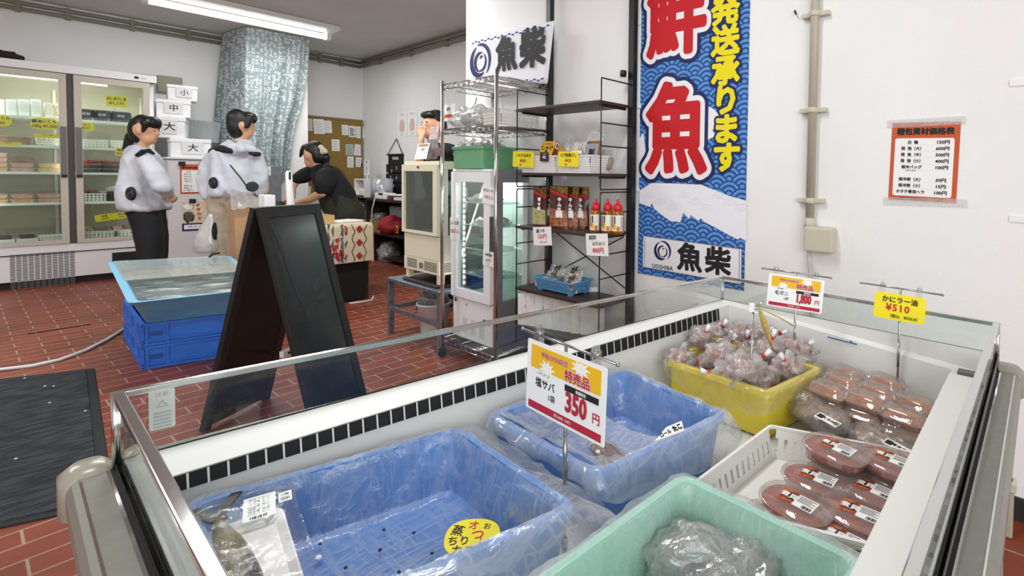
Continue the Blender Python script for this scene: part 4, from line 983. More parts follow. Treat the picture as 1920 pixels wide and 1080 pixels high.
for k in range(4): dup(c0, Matrix.Translation((.034 * (k + 1), -.022 * (k + 1), -.035)) @ Mx @ inv, 'yellow salmon carton behind the frontmost one, %s from the front' % ('second', 'third', 'fourth', 'fifth')[k])
# packets in the right basket
POUCH = film('clear_pouch', 'f4f2f0', cover=.22, gloss=.14, vary=.18, bscale=30)
def packet(label, p, w_, h_, fill, fh, tilt, lean, label_t=None, lm=None, group='packets in the pierced basket'):
    fm = frame(p, V((0, -1, 0)) + V((tilt, 0, 0)), V((lean, -.28, 1)))
    t = thing('food_packet', label, 'packet', p, group)
    b = MB(); b.grid(lambda a, c: fm @ V(((a - .5) * w_, c * h_, .010 * math.sin(PI * a) * math.sin(PI * min(1, c * 1.2)) + .003 * noise.noise(V((a * 6, c * 6, p.y * 9))))), 10, 12, POUCH); b.grid(lambda a, c: fm @ V(((a - .5) * w_, c * h_, -.006 * math.sin(PI * a))), 6, 6, POUCH); b.build('pouch', t)
    b = MB(); b.rbox(-w_ * .44, w_ * .44, .004, h_ * fh, -.005, .007, .01, fill, fm); b.build('filling', t)
    if label_t:
        b = MB(); b.box(-w_ * .36, w_ * .36, h_ * .05, h_ * .62, .0115, .0125, lm or WC, fm); b.text(label_t, w_ * .36, KI, fm, x=-.02 * w_, y=h_ * .38, z=.0129, bold=.06, line=.8); b.text(label_t[0], w_ * .3, KI, fm, x=.0, y=h_ * .16, z=.0129, bold=.04); b.build('label', t)
    return t
FLK = mat('brown_fish_flakes', '9a7038', .6, c2='6f4d26', nscale=50, bump=.3)
packet('clear food packet with a white label in the right pierced basket', V((xf + .08, atx(1078, 285, xf + .08).y, z2 + .03)), .115, .17, FLK, .5, .05, .3, '荒節')
packet('tall clear packet of brown flakes in the right pierced basket', V((xf + .10, atx(1108, 285, xf + .1).y, z2 + .03)), .13, .24, FLK, .7, .1, .25, '削', mat('grey_label', '9a9aa2', .5))
packet('pale clear packet lying back between cartons and flakes', V((xf + .12, atx(1058, 285, xf + .12).y, z2 + .03)), .11, .20, mat('pale_filling', 'cfcac0', .6), .35, .0, .35)
packet('clear packet low behind the tall flakes packet', V((xf + .14, atx(1135, 290, xf + .14).y, z2 + .02)), .12, .13, mat('olive_filling', '8a8468', .6), .6, .0, .3)

# hot pot soup pouches on the third board
z3 = bz[2]
PR = mat('hotpot_pouch_print', '3a1714', .28, c2='5a1c18', nscale=25, coat=.3); GOLD = mat('gold_foil', 'a88a48', .22, .8, c2='4a3414', nscale=60); FOOD = mat('hotpot_photo', 'c77a4a', .35, c2='5a2a1a', nscale=60, coat=.3); GRNF = mat('leafy_photo', '8a9a48', .4, c2='c9b48a', nscale=50)
def soup(label, x, y, w_, h_, rot, food, twist=.0):
    M = frame((x, y, z3), V((math.sin(rot), -math.cos(rot), 0)), (0, 0, 1))
    t = thing('soup_pouch', label, 'soup pouch', (x, y, z3), 'hot pot soup pouches'); 
    def prof(a, c, side):
        bul = .022 * (1 - c) ** .7 * math.sin(PI * a) ** .6 if c < 1 else 0
        return V(((a - .5) * w_ * (1 - .04 * math.sin(PI * c)), c * h_, side * (bul + .0015) + .002 * noise.noise(V((a * 5, c * 7, x * 9 + y * 7))) + twist * (c - .2) * (a - .5)))
    b = MB(); b.grid(lambda a, c: prof(a, c, -1), 8, 12, PR, M=M); b.grid(lambda a, c: prof(a, c, 1), 8, 12, PR, M=M); 
    def patch(a0, a1, c0, c1, m, n=6, off=.0006):
        b.grid(lambda a, c: prof(a0 + (a1 - a0) * a, (c0[0] + (c0[1] - c0[0]) * a) + ((c1[0] + (c1[1] - c1[0]) * a) - (c0[0] + (c0[1] - c0[0]) * a)) * c, 1) + V((0, 0, off)), n, n, m, M=M)
    patch(.02, .98, (.98, .74), (.985, .985), GOLD); patch(.03, .97, (.86, .70), (.92, .75), REDP, off=.0012)
    patch(.05, .95, (.06, .06), (.48, .42), food, off=.0009); b.build('pouch', t)
    b = MB(); z = .0265
    for k, ch in enumerate('キムチ鍋' if food is FOOD else '寄せ鍋 '):
        if ch != ' ': b.text(ch, w_ * (.22 if k < 3 else .36), WC, M, x=w_ * .12, y=h_ * (.68 - .115 * k), z=z - .005 * (1 - k * .3) + .004, bold=.05)
    b.build('lettering', t); return t
Lx = [(1025, 'hot pot soup pouch with green leaves, leftmost on the third board', .165, GRNF, 0), (1055, 'hot pot soup pouch second from the left on the third board', .15, FOOD, .1), (1066, 'hot pot soup pouch third from the left on the third board', .15, FOOD, .2), (1078, 'hot pot soup pouch standing rightmost on the third board', .15, FOOD, .25)]
random.seed(5)
for k, (px_, lab, w_, fd, rt_) in enumerate(Lx):
    xx = xf + (.06, .055, .10, .145)[k]; q = atx((1012, 1048, 1067, 1085)[k], 420, xx)
    soup(lab, xx + .0, q.y, w_ * (.68 if k == 0 else .9), (.255, .265, .262, .26)[k], (.25, .35, .45, .5)[k], fd, .02)
q = atx(1030, 420, xf + .16); soup('hot pot soup pouch half hidden at the back between the left two', xf + .16, q.y, .12, .24, .4, FOOD)
# honey bottles
HONEY = mat('amber_honey', 'a8601a', .15, coat=.5, c2='8a4a12', nscale=6); REDC = mat('red_cap', 'd0202a', .3); 
def bottle(label, x, y):
    t = thing('honey_bottle', label, 'bottle', (x, y, z3), 'honey bottles on the third board'); M = Matrix.Translation((x, y, z3))
    b = MB(); b.lathe([(.001, 0), (.032, .0), (.036, .006), (.036, .11), (.033, .122), (.025, .132), (.018, .138)], HONEY, M, n=24); b.build('body', t)
    b = MB(); b.lathe([(.0, .136), (.026, .136), (.027, .138), (.026, .160), (.020, .168), (.013, .170), (.0085, .185), (.007, .198), (.002, .200)], REDC, M, n=20); b.build('cap', t)
    b = MB(); n = 16; r = .0365
    a0, a1 = 2.7, 4.9
    for (za, zb2, aa, ab_, m, rr) in ((.018, .108, a0, a1, mat('label_paper', 'f0ead8', .5), r), (.028, .058, 3.1, 3.55, mat('label_gold', 'e0b020', .5), r + .0004), (.02, .1, 4.35, 4.85, mat('label_grey', 'b9b4b4', .5), r + .0004), (.04, .102, 2.9, 3.12, mat('label_brown', '6a3d1a', .5), r + .0004), (.06, .102, 3.3, 3.5, KI, r + .0006), (.02, .045, 3.7, 4.2, mat('label_orange', 'd07a20', .5), r + .0005)):
        b.grid(lambda u_, v_: (rr * math.cos(aa + (ab_ - aa) * u_), rr * math.sin(aa + (ab_ - aa) * u_), za + (zb2 - za) * v_), n, 1, m, M=M)
    b.build('label', t); return t
for k, px_ in enumerate((1117, 1139, 1158)):
    xx = xf + .055 + k * .022; q = atx(px_, 432, xx); bottle('honey bottle with red cap, %s of three on the third board' % ('left', 'middle', 'right')[k], xx, q.y)
def hand_card(t1, t2, t3, s1=.24):
    def d(b, fm, W, H):
        b.fit(t1, s1 * H, KI, fm, W, x=-.08 * W, y=.27 * H, bold=.02, rot=.03); b.text(t2, .30 * H, RI, fm, x=.0, y=-.03 * H if t3 else -.1 * H, bold=.02, rot=-.02)
        if t3: b.text(t3, .12 * H, RI, fm, x=.05 * W, y=-.33 * H, bold=.01)
    return d
xi = xf - .016
card('price_card', 'white handwritten 220 yen card hanging below the soup pouches', 'price card', atx(998, 426, xi), atx(1032, 425, xi), atx(1002, 460, xi), WC, hand_card('鍋つゆ', '220円', '税込 237円'))
def d800(b, fm, W, H): b.text('純粋', .24 * H, KI, fm, x=-.18 * W, y=.3 * H, bold=.02); b.text('はちみつ', .2 * H, KI, fm, x=.08 * W, y=.04 * H, bold=.02); b.text('800円', .28 * H, RI, fm, x=.05 * W, y=-.27 * H, bold=.03)
card('price_card', 'white handwritten 800 yen honey card hanging below the bottles', 'price card', atx(1098, 438, xi), atx(1139, 438, xi), atx(1100, 479, xi), WC, d800)
# blue basket with packets on the fourth board
z4 = bz[3]
q = [(xf + .015, atx(999, 500, xf + .015).y), (xf + .015, atx(1071, 515, xf + .015).y)]
y0, y1 = q[0][1], q[1][1]
blu = basket('blue_basket', 'small light blue slotted basket of crackers on the fourth board', 'basket', [(xf + .015, y0), (xp - .06, y0), (xp - .06, y1), (xf + .015, y1)], z4 + .012, z4 + .085, '5fa3d6', .010, .045, .005, .034, lean=.02, key='b', m0=.012, m1=.014)
b = MB()
for x, y in ((xf + .05, y0 - .04), (xf + .05, y1 + .04), (xp - .1, y1 + .04), (xp - .1, y0 - .04)): b.box(x - .012, x + .012, y - .014, y + .014, z4, z4 + .014, mat('plastic_5fa3d6', '5fa3d6', .45))
b.build('foot', blu)
CRK = mat('pale_cracker', 'd9cdb0', .6, c2='c4b48e', nscale=40, bump=.3)
for k, (px_, dz, xo, lab) in enumerate(((1040, .055, .10, 'back left'), (1072, .06, .12, 'back right'), (1033, .025, .05, 'front left'), (1066, .015, .06, 'front right'))):
    p = V((xf + xo, atx(px_, 500, xf + xo).y, z4 + dz)); fm = frame(p, V((.2, -1, .05)), V((.55, -.1, .8)))
    t = thing('cracker_packet', 'clear cracker packet with black brush writing, ' + lab + ' in the blue basket', 'packet', p, 'cracker packets in the blue basket')
    b = MB(); b.ball((0, .05, 0), .05, .046, .018, CRK, n=16, k=8, rough=.4, seed=k, M=fm); b.build('crackers', t)
    b = MB(); b.grid(lambda a, c: fm @ V(((a - .5) * .135, c * .12 - .008, .022 * math.sin(PI * a) * math.sin(PI * c) + .004 + .004 * noise.noise(V((a * 8, c * 8, k))))), 12, 12, POUCH); b.build('pouch', t)
    b = MB(); b.text('が', .05, KI, fm, x=.008, y=.07, z=.0275, bold=.05); b.ball((.02, .035, .022), .014, .010, .002, REDP, n=10, k=4, M=fm); b.build('lettering', t)
p = V((xf + .06, (y0 + y1) / 2 + .03, z4 + .088)); b = MB(); fm = frame(p, V((0, -1, .02)), V((1, 0, .15)))
b.rbox(-.09, .06, -.03, .05, -.004, .004, .01, mat('grey_foil_packet', '9a9ea4', .25, .6), fm); tag(b.build('foil_packet'), 'flat grey foil packet lying on the front of the blue basket', 'packet')
# white pouches standing on the lowest board
z5 = bz[4]; WP = mat('white_pouch', 'f0f0ef', .45, bump=.15, bscale=30)
random.seed(9)
for r_ in range(2):
    for k in range(8 if r_ == 0 else 6):
        xo = xf + (.035 + k * .016 if r_ == 0 else .15 + k * .008); yy_ = py2 - .09 - k * .066 - (.0 if r_ == 0 else .03); hh = (.205 if r_ == 0 else .27) + random.uniform(-.01, .01)
        fm = frame((xo, yy_, z5), V((math.sin(.75 + random.uniform(-.12, .12)), -.73, .0)), V((.10, -.10 - random.uniform(0, .10), 1))); b = MB(); w_ = .145
        b.grid(lambda a, c: fm @ V(((a - .5) * w_, c * hh, .016 * math.sin(PI * a) * (1.15 - c) + .004 * noise.noise(V((a * 4, c * 4, k + r_ * 20))))), 8, 8, WP); b.grid(lambda a, c: fm @ V(((a - .5) * w_, c * hh, -.012 * math.sin(PI * a) * (1 - c))), 6, 6, WP)
        if k in (0, 2): b.text('だし', .03, mat('faint_grey_print', '8a8a90', .6), frame(fm @ V((0, .12, .0135)), fm.to_3x3() @ V((1, 0, 0)), fm.to_3x3() @ V((0, 1, 0))))
        tag(b.build('white_pouch'), 'white pouch standing in the %s row on the lowest board of the black rack' % ('front' if r_ == 0 else 'back'), 'pouch', 'white pouches in the %s row' % ('front' if r_ == 0 else 'back'))

# ---------------------------------------------------------------- chrome wire rack
X0, X1, Y0, Y1 = 1.87, 2.27, 2.724, 3.355
wr = thing('wire_rack', 'tall chrome wire rack holding the white glass-door fridge', 'rack', ((X0 + X1) / 2, (Y0 + Y1) / 2, 0))
for x, y in ((X0, Y0), (X0, Y1), (X1, Y0), (X1, Y1)):
    b = MB(); b.tube([(x, y, .07), (x, y, 1.945)], .0125, CHROME, n=12); b.build('post', wr)
    b = MB(); b.tube([(x, y, .075), (x, y, .05)], .012, BLACK); b.tube([(x, y - .012, .028), (x, y + .012, .028)], .028, BLACK, n=14); b.box(x - .018, x + .018, y - .016, y + .016, .03, .06, BLACK); b.build('caster', wr)
def truss(b, p, q, h, n):
    p, q = V(p), V(q); dz = V((0, 0, h)); b.tube([p, q], .004, CHROME, n=6); b.tube([p + dz, q + dz], .004, CHROME, n=6)
    zig = [p.lerp(q, k / n) + (dz if k % 2 else V((0, 0, 0))) for k in range(n + 1)]; b.tube(zig, .0028, CHROME, n=5)
for z in (.105, 1.575, 1.885):
    b = MB(); h = .032
    for a, c, n in (((X0, Y0), (X0, Y1), 20), ((X1, Y0), (X1, Y1), 20), ((X0, Y0), (X1, Y0), 13), ((X0, Y1), (X1, Y1), 13)): truss(b, (*a, z), (*c, z), h, n)
    k = 22
    for i in range(1, k): x = X0 + (X1 - X0) * i / k; b.tube([(x, Y0, z + h), (x, Y1, z + h)], .0022, CHROME, n=5)
    for i in (1, 2): y = Y0 + (Y1 - Y0) * i / 3; b.tube([(X0, y, z + h - .006), (X1, y, z + h - .006)], .0035, CHROME, n=6)
    b.build('wire_shelf', wr)

# ---------------------------------------------------------------- white glass-door fridge in the rack
FW = mat('white_enamel', 'f3f4f5', .3); GREY = mat('grey_steel_side', '8f8f94', .4, .3); SHG = glass('shelf_glass', 'e6f4ee', .10)
FGL = glass('fridge_glass', 'f2f8f5', .05)
fx0, fx1, fy0, fy1, fz0, fzd, fz1 = 1.95, 2.25, 2.885, 3.36, .140, .43, 1.335
wf = thing('white_fridge', 'white upright glass-door fridge with lit shelves standing in the chrome rack', 'fridge', ((fx0 + fx1) / 2, (fy0 + fy1) / 2, fz0))
b = MB(); b.box(fx0 + .03, fx1, fy0, fy1, fz0, fzd, GREY); b.box(fx0 + .005, fx0 + .03, fy0, fy1, fz0, fzd - .01, FW); b.build('base_cabinet', wf, bevel=.004)
b = MB()
for k in range(12):
    for j in range(3): b.box(fx0 + .0035, fx0 + .006, fy0 + .09 + j * .10, fy0 + .15 + j * .10, .185 + k * .009, .188 + k * .009, mat('vent_shadow_grey', 'b9b9bb', .6))
    b.box(fx0 + .10, fx0 + .2, fy0 - .001, fy0 + .001, .18 + k * .010, .184 + k * .010, mat('vent_shadow_dark', '6b6b6f', .6))
b.build('vent_slots', wf)
b = MB(); b.box(fx0 + .002, fx0 + .006, fy0 + .03, fy0 + .10, .285, .315, KI); b.text('-2', .022, mat('red_led', 'ff2a1a', .4, emit=2), frame((fx0 + .0015, fy0 + .05, .30), (0, -1, 0), (0, 0, 1)), bold=.02); b.build('display', wf, label='black display with red digits')
b = MB(); b.tube([(fx0 + .006, fy1 - .035, .40), (fx0 + .001, fy1 - .035, .40)], .014, NAVY, n=18); b.text('TOM', .010, WC, frame((fx0 + .0005, fy1 - .035, .40), (0, -1, 0), (0, 0, 1)), bold=.02); b.build('badge', wf, label='round navy badge')
b = MB(); b.tube([(fx0 + .005, fy0 + .30, .385), (fx0 - .002, fy0 + .30, .385)], .006, STEEL, n=10); b.build('lock', wf)
b = MB()                                                   # shell: grey side frames round glass sides
for y0, y1 in ((fy0, fy0 + .018), (fy1 - .018, fy1)):
    b.box(fx0 + .03, fx0 + .085, y0, y1, fzd, fz1 - .09, GREY); b.box(fx1 - .05, fx1 - .0125, y0, y1, fzd, fz1 - .09, FW); b.box(fx0 + .03, fx1, y0, y1, fz1 - .09, fz1 - .06, GREY)
b.build('side_frame', wf)
b = MB(); b.box(fx0 + .03, fx1, fy0, fy1, fz1 - .06, fz1, GREY); b.box(fx0 + .0, fx0 + .03, fy0, fy1, fz1 - .018, fz1, FW); b.build('top_cap', wf, bevel=.003)
b = MB(); b.box(fx1 - .012, fx1, fy0 + .018, fy1 - .018, fzd, fz1 - .06, mat('pale_mint_back', 'dce9e4', .4)); b.build('back_panel', wf)
for y in (fy0 + .006, fy1 - .009):
    b = MB(); b.box(fx0 + .085, fx1 - .05, y, y + .003, fzd, fz1 - .09, FGL); b.build('side_glass', wf)
dr = MB(); q = [(fy0, fy0 + .075, fzd, fz1 - .02), (fy1 - .06, fy1, fzd, fz1 - .02), (fy0 + .075, fy1 - .06, fzd, fzd + .06), (fy0 + .075, fy1 - .06, fz1 - .09, fz1 - .02)]
for y0, y1, z0, z1 in q: dr.box(fx0 - .012, fx0 + .028, y0, y1, z0, z1, FW)
d = dr.build('door', wf)
b = MB(); b.box(fx0 + .006, fx0 + .010, fy0 + .07, fy1 - .055, fzd + .055, fz1 - .085, FGL); b.build('door_glass', d)
b = MB(); b.box(fx0 - .016, fx0 + .02, fy0 - .004, fy0 + .003, .75, 1.02, mat('dark_grey_grip', '5a5a5e', .5)); b.build('handle', d)
LEDM = mat('led_dot', 'ffffff', .3, emit=6)
b = MB(); b.box(fx0 + .035, fx0 + .05, fy1 - .075, fy1 - .062, fzd + .06, fz1 - .1, FW)
for k in range(19): b.ball((fx0 + .040, fy1 - .080, fzd + .09 + k * .0395), .005, .007, .011, LEDM, n=8, k=6)
b.build('light_strip', wf)
zsh = [atx(870, y, fx0 + .12).z for y in (376, 416, 458, 504)]
for z in zsh:
    b = MB(); b.box(fx0 + .045, fx1 - .015, fy0 + .02, fy1 - .085, z - .006, z, SHG); b.box(fx0 + .043, fx0 + .048, fy0 + .02, fy1 - .085, z - .008, z + .003, FW); b.build('glass_shelf', wf)
for z in (.9,):
    b = MB(); b.box(fx0 + .045, fx1 - .015, fy0 + .02, fy1 - .03, fzd, fzd + .012, FW); b.build('inner_floor', wf)
l = area('fridge_strip_light', (fx0 + .16, (fy0 + fy1) / 2, fz1 - .075), (fx0 + .16, (fy0 + fy1) / 2, 0), .2, .3, 1.6)
l = area('fridge_strip_light', (fx0 + .07, fy1 - .09, .9), (fx0 + .22, fy0, .75), .02, .8, 3.2)
# what is on the fridge shelves
OLV = mat('olive_seaweed', '8a8a52', .5, c2='5d5c34', nscale=40); OCT = mat('dark_red_octopus', '6a3a36', .3, c2='4a2622', nscale=30, coat=.4); TRW = mat('white_tray', 'f2f2f2', .4)
def fridge_tray(name, label, x, y, z, w_, d_, fill, h=.016, blobs=3, group=None, seed=0):
    t = thing(name, label, 'food tray', (x, y, z), group); o = [(p.x, p.y) for p in rring([(-d_ / 2, -w_ / 2, 0), (d_ / 2, -w_ / 2, 0), (d_ / 2, w_ / 2, 0), (-d_ / 2, w_ / 2, 0)], .015, 3)]; M = Matrix.Translation((x, y, z))
    b = MB(); b.loft([ring2(o, .85, 0), ring2(o, 1, h), ring2(o, .96, h), ring2(o, .82, .003)], TRW, M=M); b.build('tray', t)
    b = MB(); random.seed(seed)
    for k in range(blobs): b.ball((random.uniform(-.2, .2) * d_, (k + .5) / blobs * w_ * .8 - w_ * .4, h * .9), d_ * .3, w_ * .5 / blobs, h * .9, fill, n=12, k=8, rough=.4, seed=seed + k, M=M)
    b.build('food', t)
    b = MB(); b.ball((0, 0, h * .8), d_ * .52, w_ * .52, h * 1.3, POUCH, n=18, k=8, rough=.15, seed=seed, M=M); b.build('wrap', t); return t
fridge_tray('food_tray', 'tray of olive seaweed on the top lit shelf of the white fridge', 2.08, 3.15, zsh[0], .24, .16, OLV, .03, 4, seed=1)
fridge_tray('food_tray', 'tray of dark red octopus on the second lit shelf of the white fridge', 2.08, 3.07, zsh[1], .26, .17, OCT, .03, 3, seed=2)
fridge_tray('food_tray', 'shallow tray of red slices at the left of the lowest glass shelf', 2.05, 3.18, zsh[3], .12, .12, OCT, .010, 2, seed=3)
fridge_tray('food_tray', 'shallow tray of red slices at the right of the lowest glass shelf', 2.06, 3.02, zsh[3], .12, .12, OCT, .012, 2, seed=4)
def hc(t1, t2, t3=''):
    def d(b, fm, W, H): b.fit(t1, .2 * H, KI, fm, W, y=.24 * H, bold=.02); b.fit(t2, .24 * H, RI, fm, W, y=-.12 * H, bold=.015); (b.text(t3, .1 * H, KI, fm, y=-.36 * H, bold=.01) if t3 else None)
    return d
xi = fx0 - .016
card('price_card', 'white handwritten card near the top right of the white fridge door', 'price card', atx(906, 347, xi), atx(931, 352, xi), atx(903, 380, xi), WC, hc('モモピーチェ', '300えん'))
card('price_card', 'white handwritten card at the left edge of the white fridge door', 'price card', atx(843, 407, xi), atx(860, 408, xi), atx(845, 449, xi), WC, hc('ムール貝', '300えん'))
card('price_card', 'white handwritten 350 yen card low on the white fridge door', 'price card', atx(907, 469, xi), atx(928, 474, xi), atx(904, 496, xi), WC, hc('水煮切身', '350円', '税込'))
# green crate with bags on the fridge
GC = mat('green_crate_plastic', '6fae80', .45); cz0, cz1 = fz1 + .002, 1.49
t = thing('green_crate', 'green plastic crate of bags on top of the white fridge', 'crate', (2.07, 3.17, cz0))
r4 = [V((1.925, 2.975, cz1)), V((2.225, 2.975, cz1)), V((2.225, 3.345, cz1)), V((1.925, 3.345, cz1))]
b = MB(); tub_mesh(b, r4, cz0, GC, taper=.012, wall=.003, lip=.008, liph=.02, r=.03); b.build('crate_wall', t)
DKB = mat('dark_bag_content', '4a4644', .5, c2='2c2a2a', nscale=30)
for k, (x, y) in enumerate(((1.99, 3.29), (2.0, 3.20), (2.01, 3.10), (2.05, 3.03), (2.13, 3.22), (2.15, 3.10))):
    tt = thing('crab_bag', 'bag of dark shellfish in the green crate, ' + ('front leftmost', 'front second from left', 'front third from left', 'front rightmost', 'back left', 'back right')[k], 'bag', (x, y, 1.44), 'bags in the green crate')
    b = MB(); b.ball((x, y, 1.455), .048, .045, .04, DKB, n=12, k=8, rough=.5, seed=k); b.build('shellfish', tt)
    b = MB(); b.ball((x, y, 1.462), .056, .053, .055, BAGF, n=18, k=10, rough=.6, seed=k + 4); b.tube([(x, y, 1.50), (x + .003, y - .005, 1.525), (x + .01, y - .015, 1.545)], [.01, .007, .018], TW, n=8); b.build('bag', tt)
# white basket, bag heap and card on the middle wire shelf
mz = 1.61
bxa, bxb = atx(899, 225, 1.93).y, atx(948, 228, 1.93).y
qx = aty(1018, 220, bxb).x
basket('pierced_basket', 'large off-white pierced basket on the middle wire shelf', 'basket', [(1.93, bxb), (min(qx, 2.24), bxb), (min(qx, 2.24), bxa), (1.93, bxa)], mz, mz + .115, 'e6e3dc', .016, .02, .007, .010, lean=.012, key='mid', m0=.01, m1=.012) if False else basket('pierced_basket', 'large off-white pierced basket on the middle wire shelf', 'basket', [(1.93, 2.76), (2.24, 2.76), (2.24, 2.975), (1.93, 2.975)], mz, mz + .115, 'e6e3dc', .016, .02, .007, .012, lean=.008, key='mid', m0=.01, m1=.012)
HEAP = film('clear_bag_heap', 'f6f6f6', cover=.32, gloss=.16, vary=.3, bscale=26)
b = MB()
for k, (x, y, r) in enumerate(((1.97, 3.24, .085), (2.0, 3.12, .095), (2.05, 3.04, .08), (2.1, 3.2, .1), (1.95, 3.05, .06))): b.ball((x, y, mz + r * .8), r, r * 1.1, r * .8, HEAP, n=20, k=12, rough=.7, seed=k * 2.2)
tag(b.build('plastic_bags', kind='stuff'), 'heap of clear crumpled plastic bags on the middle wire shelf', 'plastic bags')
card('shelf_card', 'white printed card standing among the bags on the middle wire shelf', 'card', atx(829, 197, 1.9), atx(853, 194, 1.9), atx(829, 228, 1.9), WC, lambda b, fm, W, H: (b.text('店内', .22 * H, KI, fm, y=.2 * H, bold=.03), b.box(-.3 * W, .3 * W, -.3 * H, -.1 * H, 0, .0008, ORP, fm)))
b = MB(); b.tube([atx(889, 202, 2.0), atx(894, 183, 2.0)], .003, KI, n=6); tag(b.build('thin_stick'), 'thin black stick standing out of the bag heap', 'stick')

# ---------------------------------------------------------------- beige fridge on a metal stand
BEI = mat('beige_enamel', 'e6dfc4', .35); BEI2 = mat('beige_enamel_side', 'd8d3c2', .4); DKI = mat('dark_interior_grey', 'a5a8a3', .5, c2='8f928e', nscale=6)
gx0, gx1, gy0, gy1, gz0, gzd, gz1 = 1.92, 2.315, 3.49, 4.01, .475, .84, 1.39
bf = thing('beige_fridge', 'older beige countertop fridge with a glass door on the metal stand', 'fridge', ((gx0 + gx1) / 2, (gy0 + gy1) / 2, gz0))
fb = .55
b = MB(); b.box(gx0 + .02, gx1, gy0, gy1, fb + .10, gzd, BEI2); b.box(gx0, gx0 + .02, gy0, gy1, fb + .10, gzd - .008, BEI); b.build('base_cabinet', bf, bevel=.006)
b = MB(); b.box(gx0, gx1, gy0, gy1, fb, fb + .10, BEI)
for k in range(6):
    for s in (0, 1): b.box(gx0 - .001, gx0 + .001, gy0 + .03 + s * .29, gy0 + .21 + s * .26, fb + .02 + k * .012, fb + .026 + k * .012, mat('vent_black', '1d1d1d', .7))
    b.box(gx0 + .03, gx1 - .05, gy0 - .001, gy0 + .001, fb + .02 + k * .012, fb + .026 + k * .012, mat('vent_black'))
b.box(gx0 - .002, gx0, gy0 + .225, gy0 + .285, fb + .025, fb + .07, mat('switch_grey', '77736a', .5)); b.build('vent_base', bf, bevel=.003)
for x in (gx0 + .03, gx1 - .03):
    for y in (gy0 + .03, gy1 - .03): b = MB(); b.box(x - .02, x + .02, y - .02, y + .02, gz0 + .005, fb, BEI); b.lathe([(.0, gz0), (.022, gz0), (.022, gz0 + .006), (.0, gz0 + .006)], STEEL, Matrix.Translation((x, y, 0)), n=12); b.build('leg', bf)
b = MB(); b.box(gx0, gx1, gy0, gy1, gz1 - .06, gz1, BEI); b.build('top_cap', bf, bevel=.004)
b = MB(); b.box(gx1 - .02, gx1, gy0, gy1, gzd, gz1 - .06, DKI); b.build('back_panel', bf)
b = MB(); 
for y in (gy0, gy1 - .02): b.box(gx0 + .03, gx0 + .07, y, y + .02, gzd, gz1 - .06, BEI2); b.box(gx1 - .06, gx1, y, y + .02, gzd, gz1 - .06, BEI2)
b.build('side_frame', bf)
DGL = glass('smoky_glass', 'ced6d3', .06)
for y in (gy0 + .006, gy1 - .010): b = MB(); b.box(gx0 + .07, gx1 - .06, y, y + .004, gzd, gz1 - .06, DGL); b.build('side_glass', bf)
b = MB()
for y0, y1, z0, z1 in ((gy0, gy0 + .055, gzd, gz1 - .025), (gy1 - .03, gy1, gzd, gz1 - .025), (gy0 + .055, gy1 - .03, gzd, gzd + .02), (gy0 + .055, gy1 - .03, gz1 - .075, gz1 - .025)): b.box(gx0 - .018, gx0 + .024, y0, y1, z0, z1, BEI)
d = b.build('door', bf); b = MB(); b.box(gx0, gx0 + .004, gy0 + .05, gy1 - .025, gzd + .015, gz1 - .07, DGL); b.build('door_glass', d); b = MB(); b.tube([(gx0 - .019, gy0 + .26, gz1 - .045), (gx0 - .025, gy0 + .26, gz1 - .045)], .009, BLACK, n=10); b.build('lock', d)
z = atx(790, 377, gx0 + .1).z
b = MB(); b.box(gx0 + .05, gx1 - .03, gy0 + .025, gy1 - .03, z - .004, z, SHG); b.tube([(gx0 + .05, gy0 + .025, z), (gx0 + .05, gy1 - .03, z)], .005, CHROME); b.tube([(gx0 + .05, gy0 + .025, z - .02), (gx0 + .05, gy1 - .03, z - .02)], .004, CHROME); b.build('glass_shelf', bf)
b = MB(); x, y = gx0 + .2, gy0 + .20; b.lathe([(.02, z), (.021, z + .1), (.03, z + .28), (.028, z + .30)], mat('milky_plastic', 'dcdccf', .4), Matrix.Translation((x, y, 0)), n=14); tag(b.build('cup_sleeve'), 'pale sleeve of cups standing inside the beige fridge', 'cups')
b = MB(); x, y = gx0 + .16, gy0 + .11; b.box(x - .03, x + .03, y - .035, y + .035, z, z + .20, mat('dark_grey_carton', '3c3d42', .5)); tag(b.build('dark_carton', bevel=.006), 'dark carton standing beside the pale sleeve inside the beige fridge', 'carton')
# stand
GALV = mat('galvanised_steel', '9aa2ab', .35, .7, c2='7d8791', nscale=30)
sx0, sx1, sy0, sy1 = 1.875, 2.32, 3.40, 4.20
st = thing('metal_stand', 'low galvanised steel stand under the beige fridge', 'stand', ((sx0 + sx1) / 2, (sy0 + sy1) / 2, 0))
b = MB(); b.box(sx0, sx1, sy0, sy1, .425, .455, GALV); b.build('top', st, bevel=.006)
for x in (sx0 + .02, sx1 - .02):
    for y in (sy0 + .02, sy1 - .02): b = MB(); b.box(x - .018, x + .018, y - .018, y + .018, .008, .425, GALV); b.box(x - .028, x + .028, y - .028, y + .028, 0, .008, GALV); b.build('leg', st)
b = MB(); b.box(sx0 + .005, sx0 + .02, sy0 + .02, sy1 - .02, .19, .225, GALV); b.box(sx1 - .03, sx1 - .015, sy0 + .02, sy1 - .02, .19, .225, GALV); b.box(sx0 + .02, sx1 - .02, sy1 - .03, sy1 - .015, .19, .225, GALV); b.build('brace', st)
b = MB(); b.rbox(sx0 + .03, gx1, gy0 - .01, gy1 + .03, .456, .474, .05, mat('dark_brown_mat', '2a1a18', .6)); tag(b.build('turntable_board'), 'dark board between the beige fridge and the metal stand', 'board')
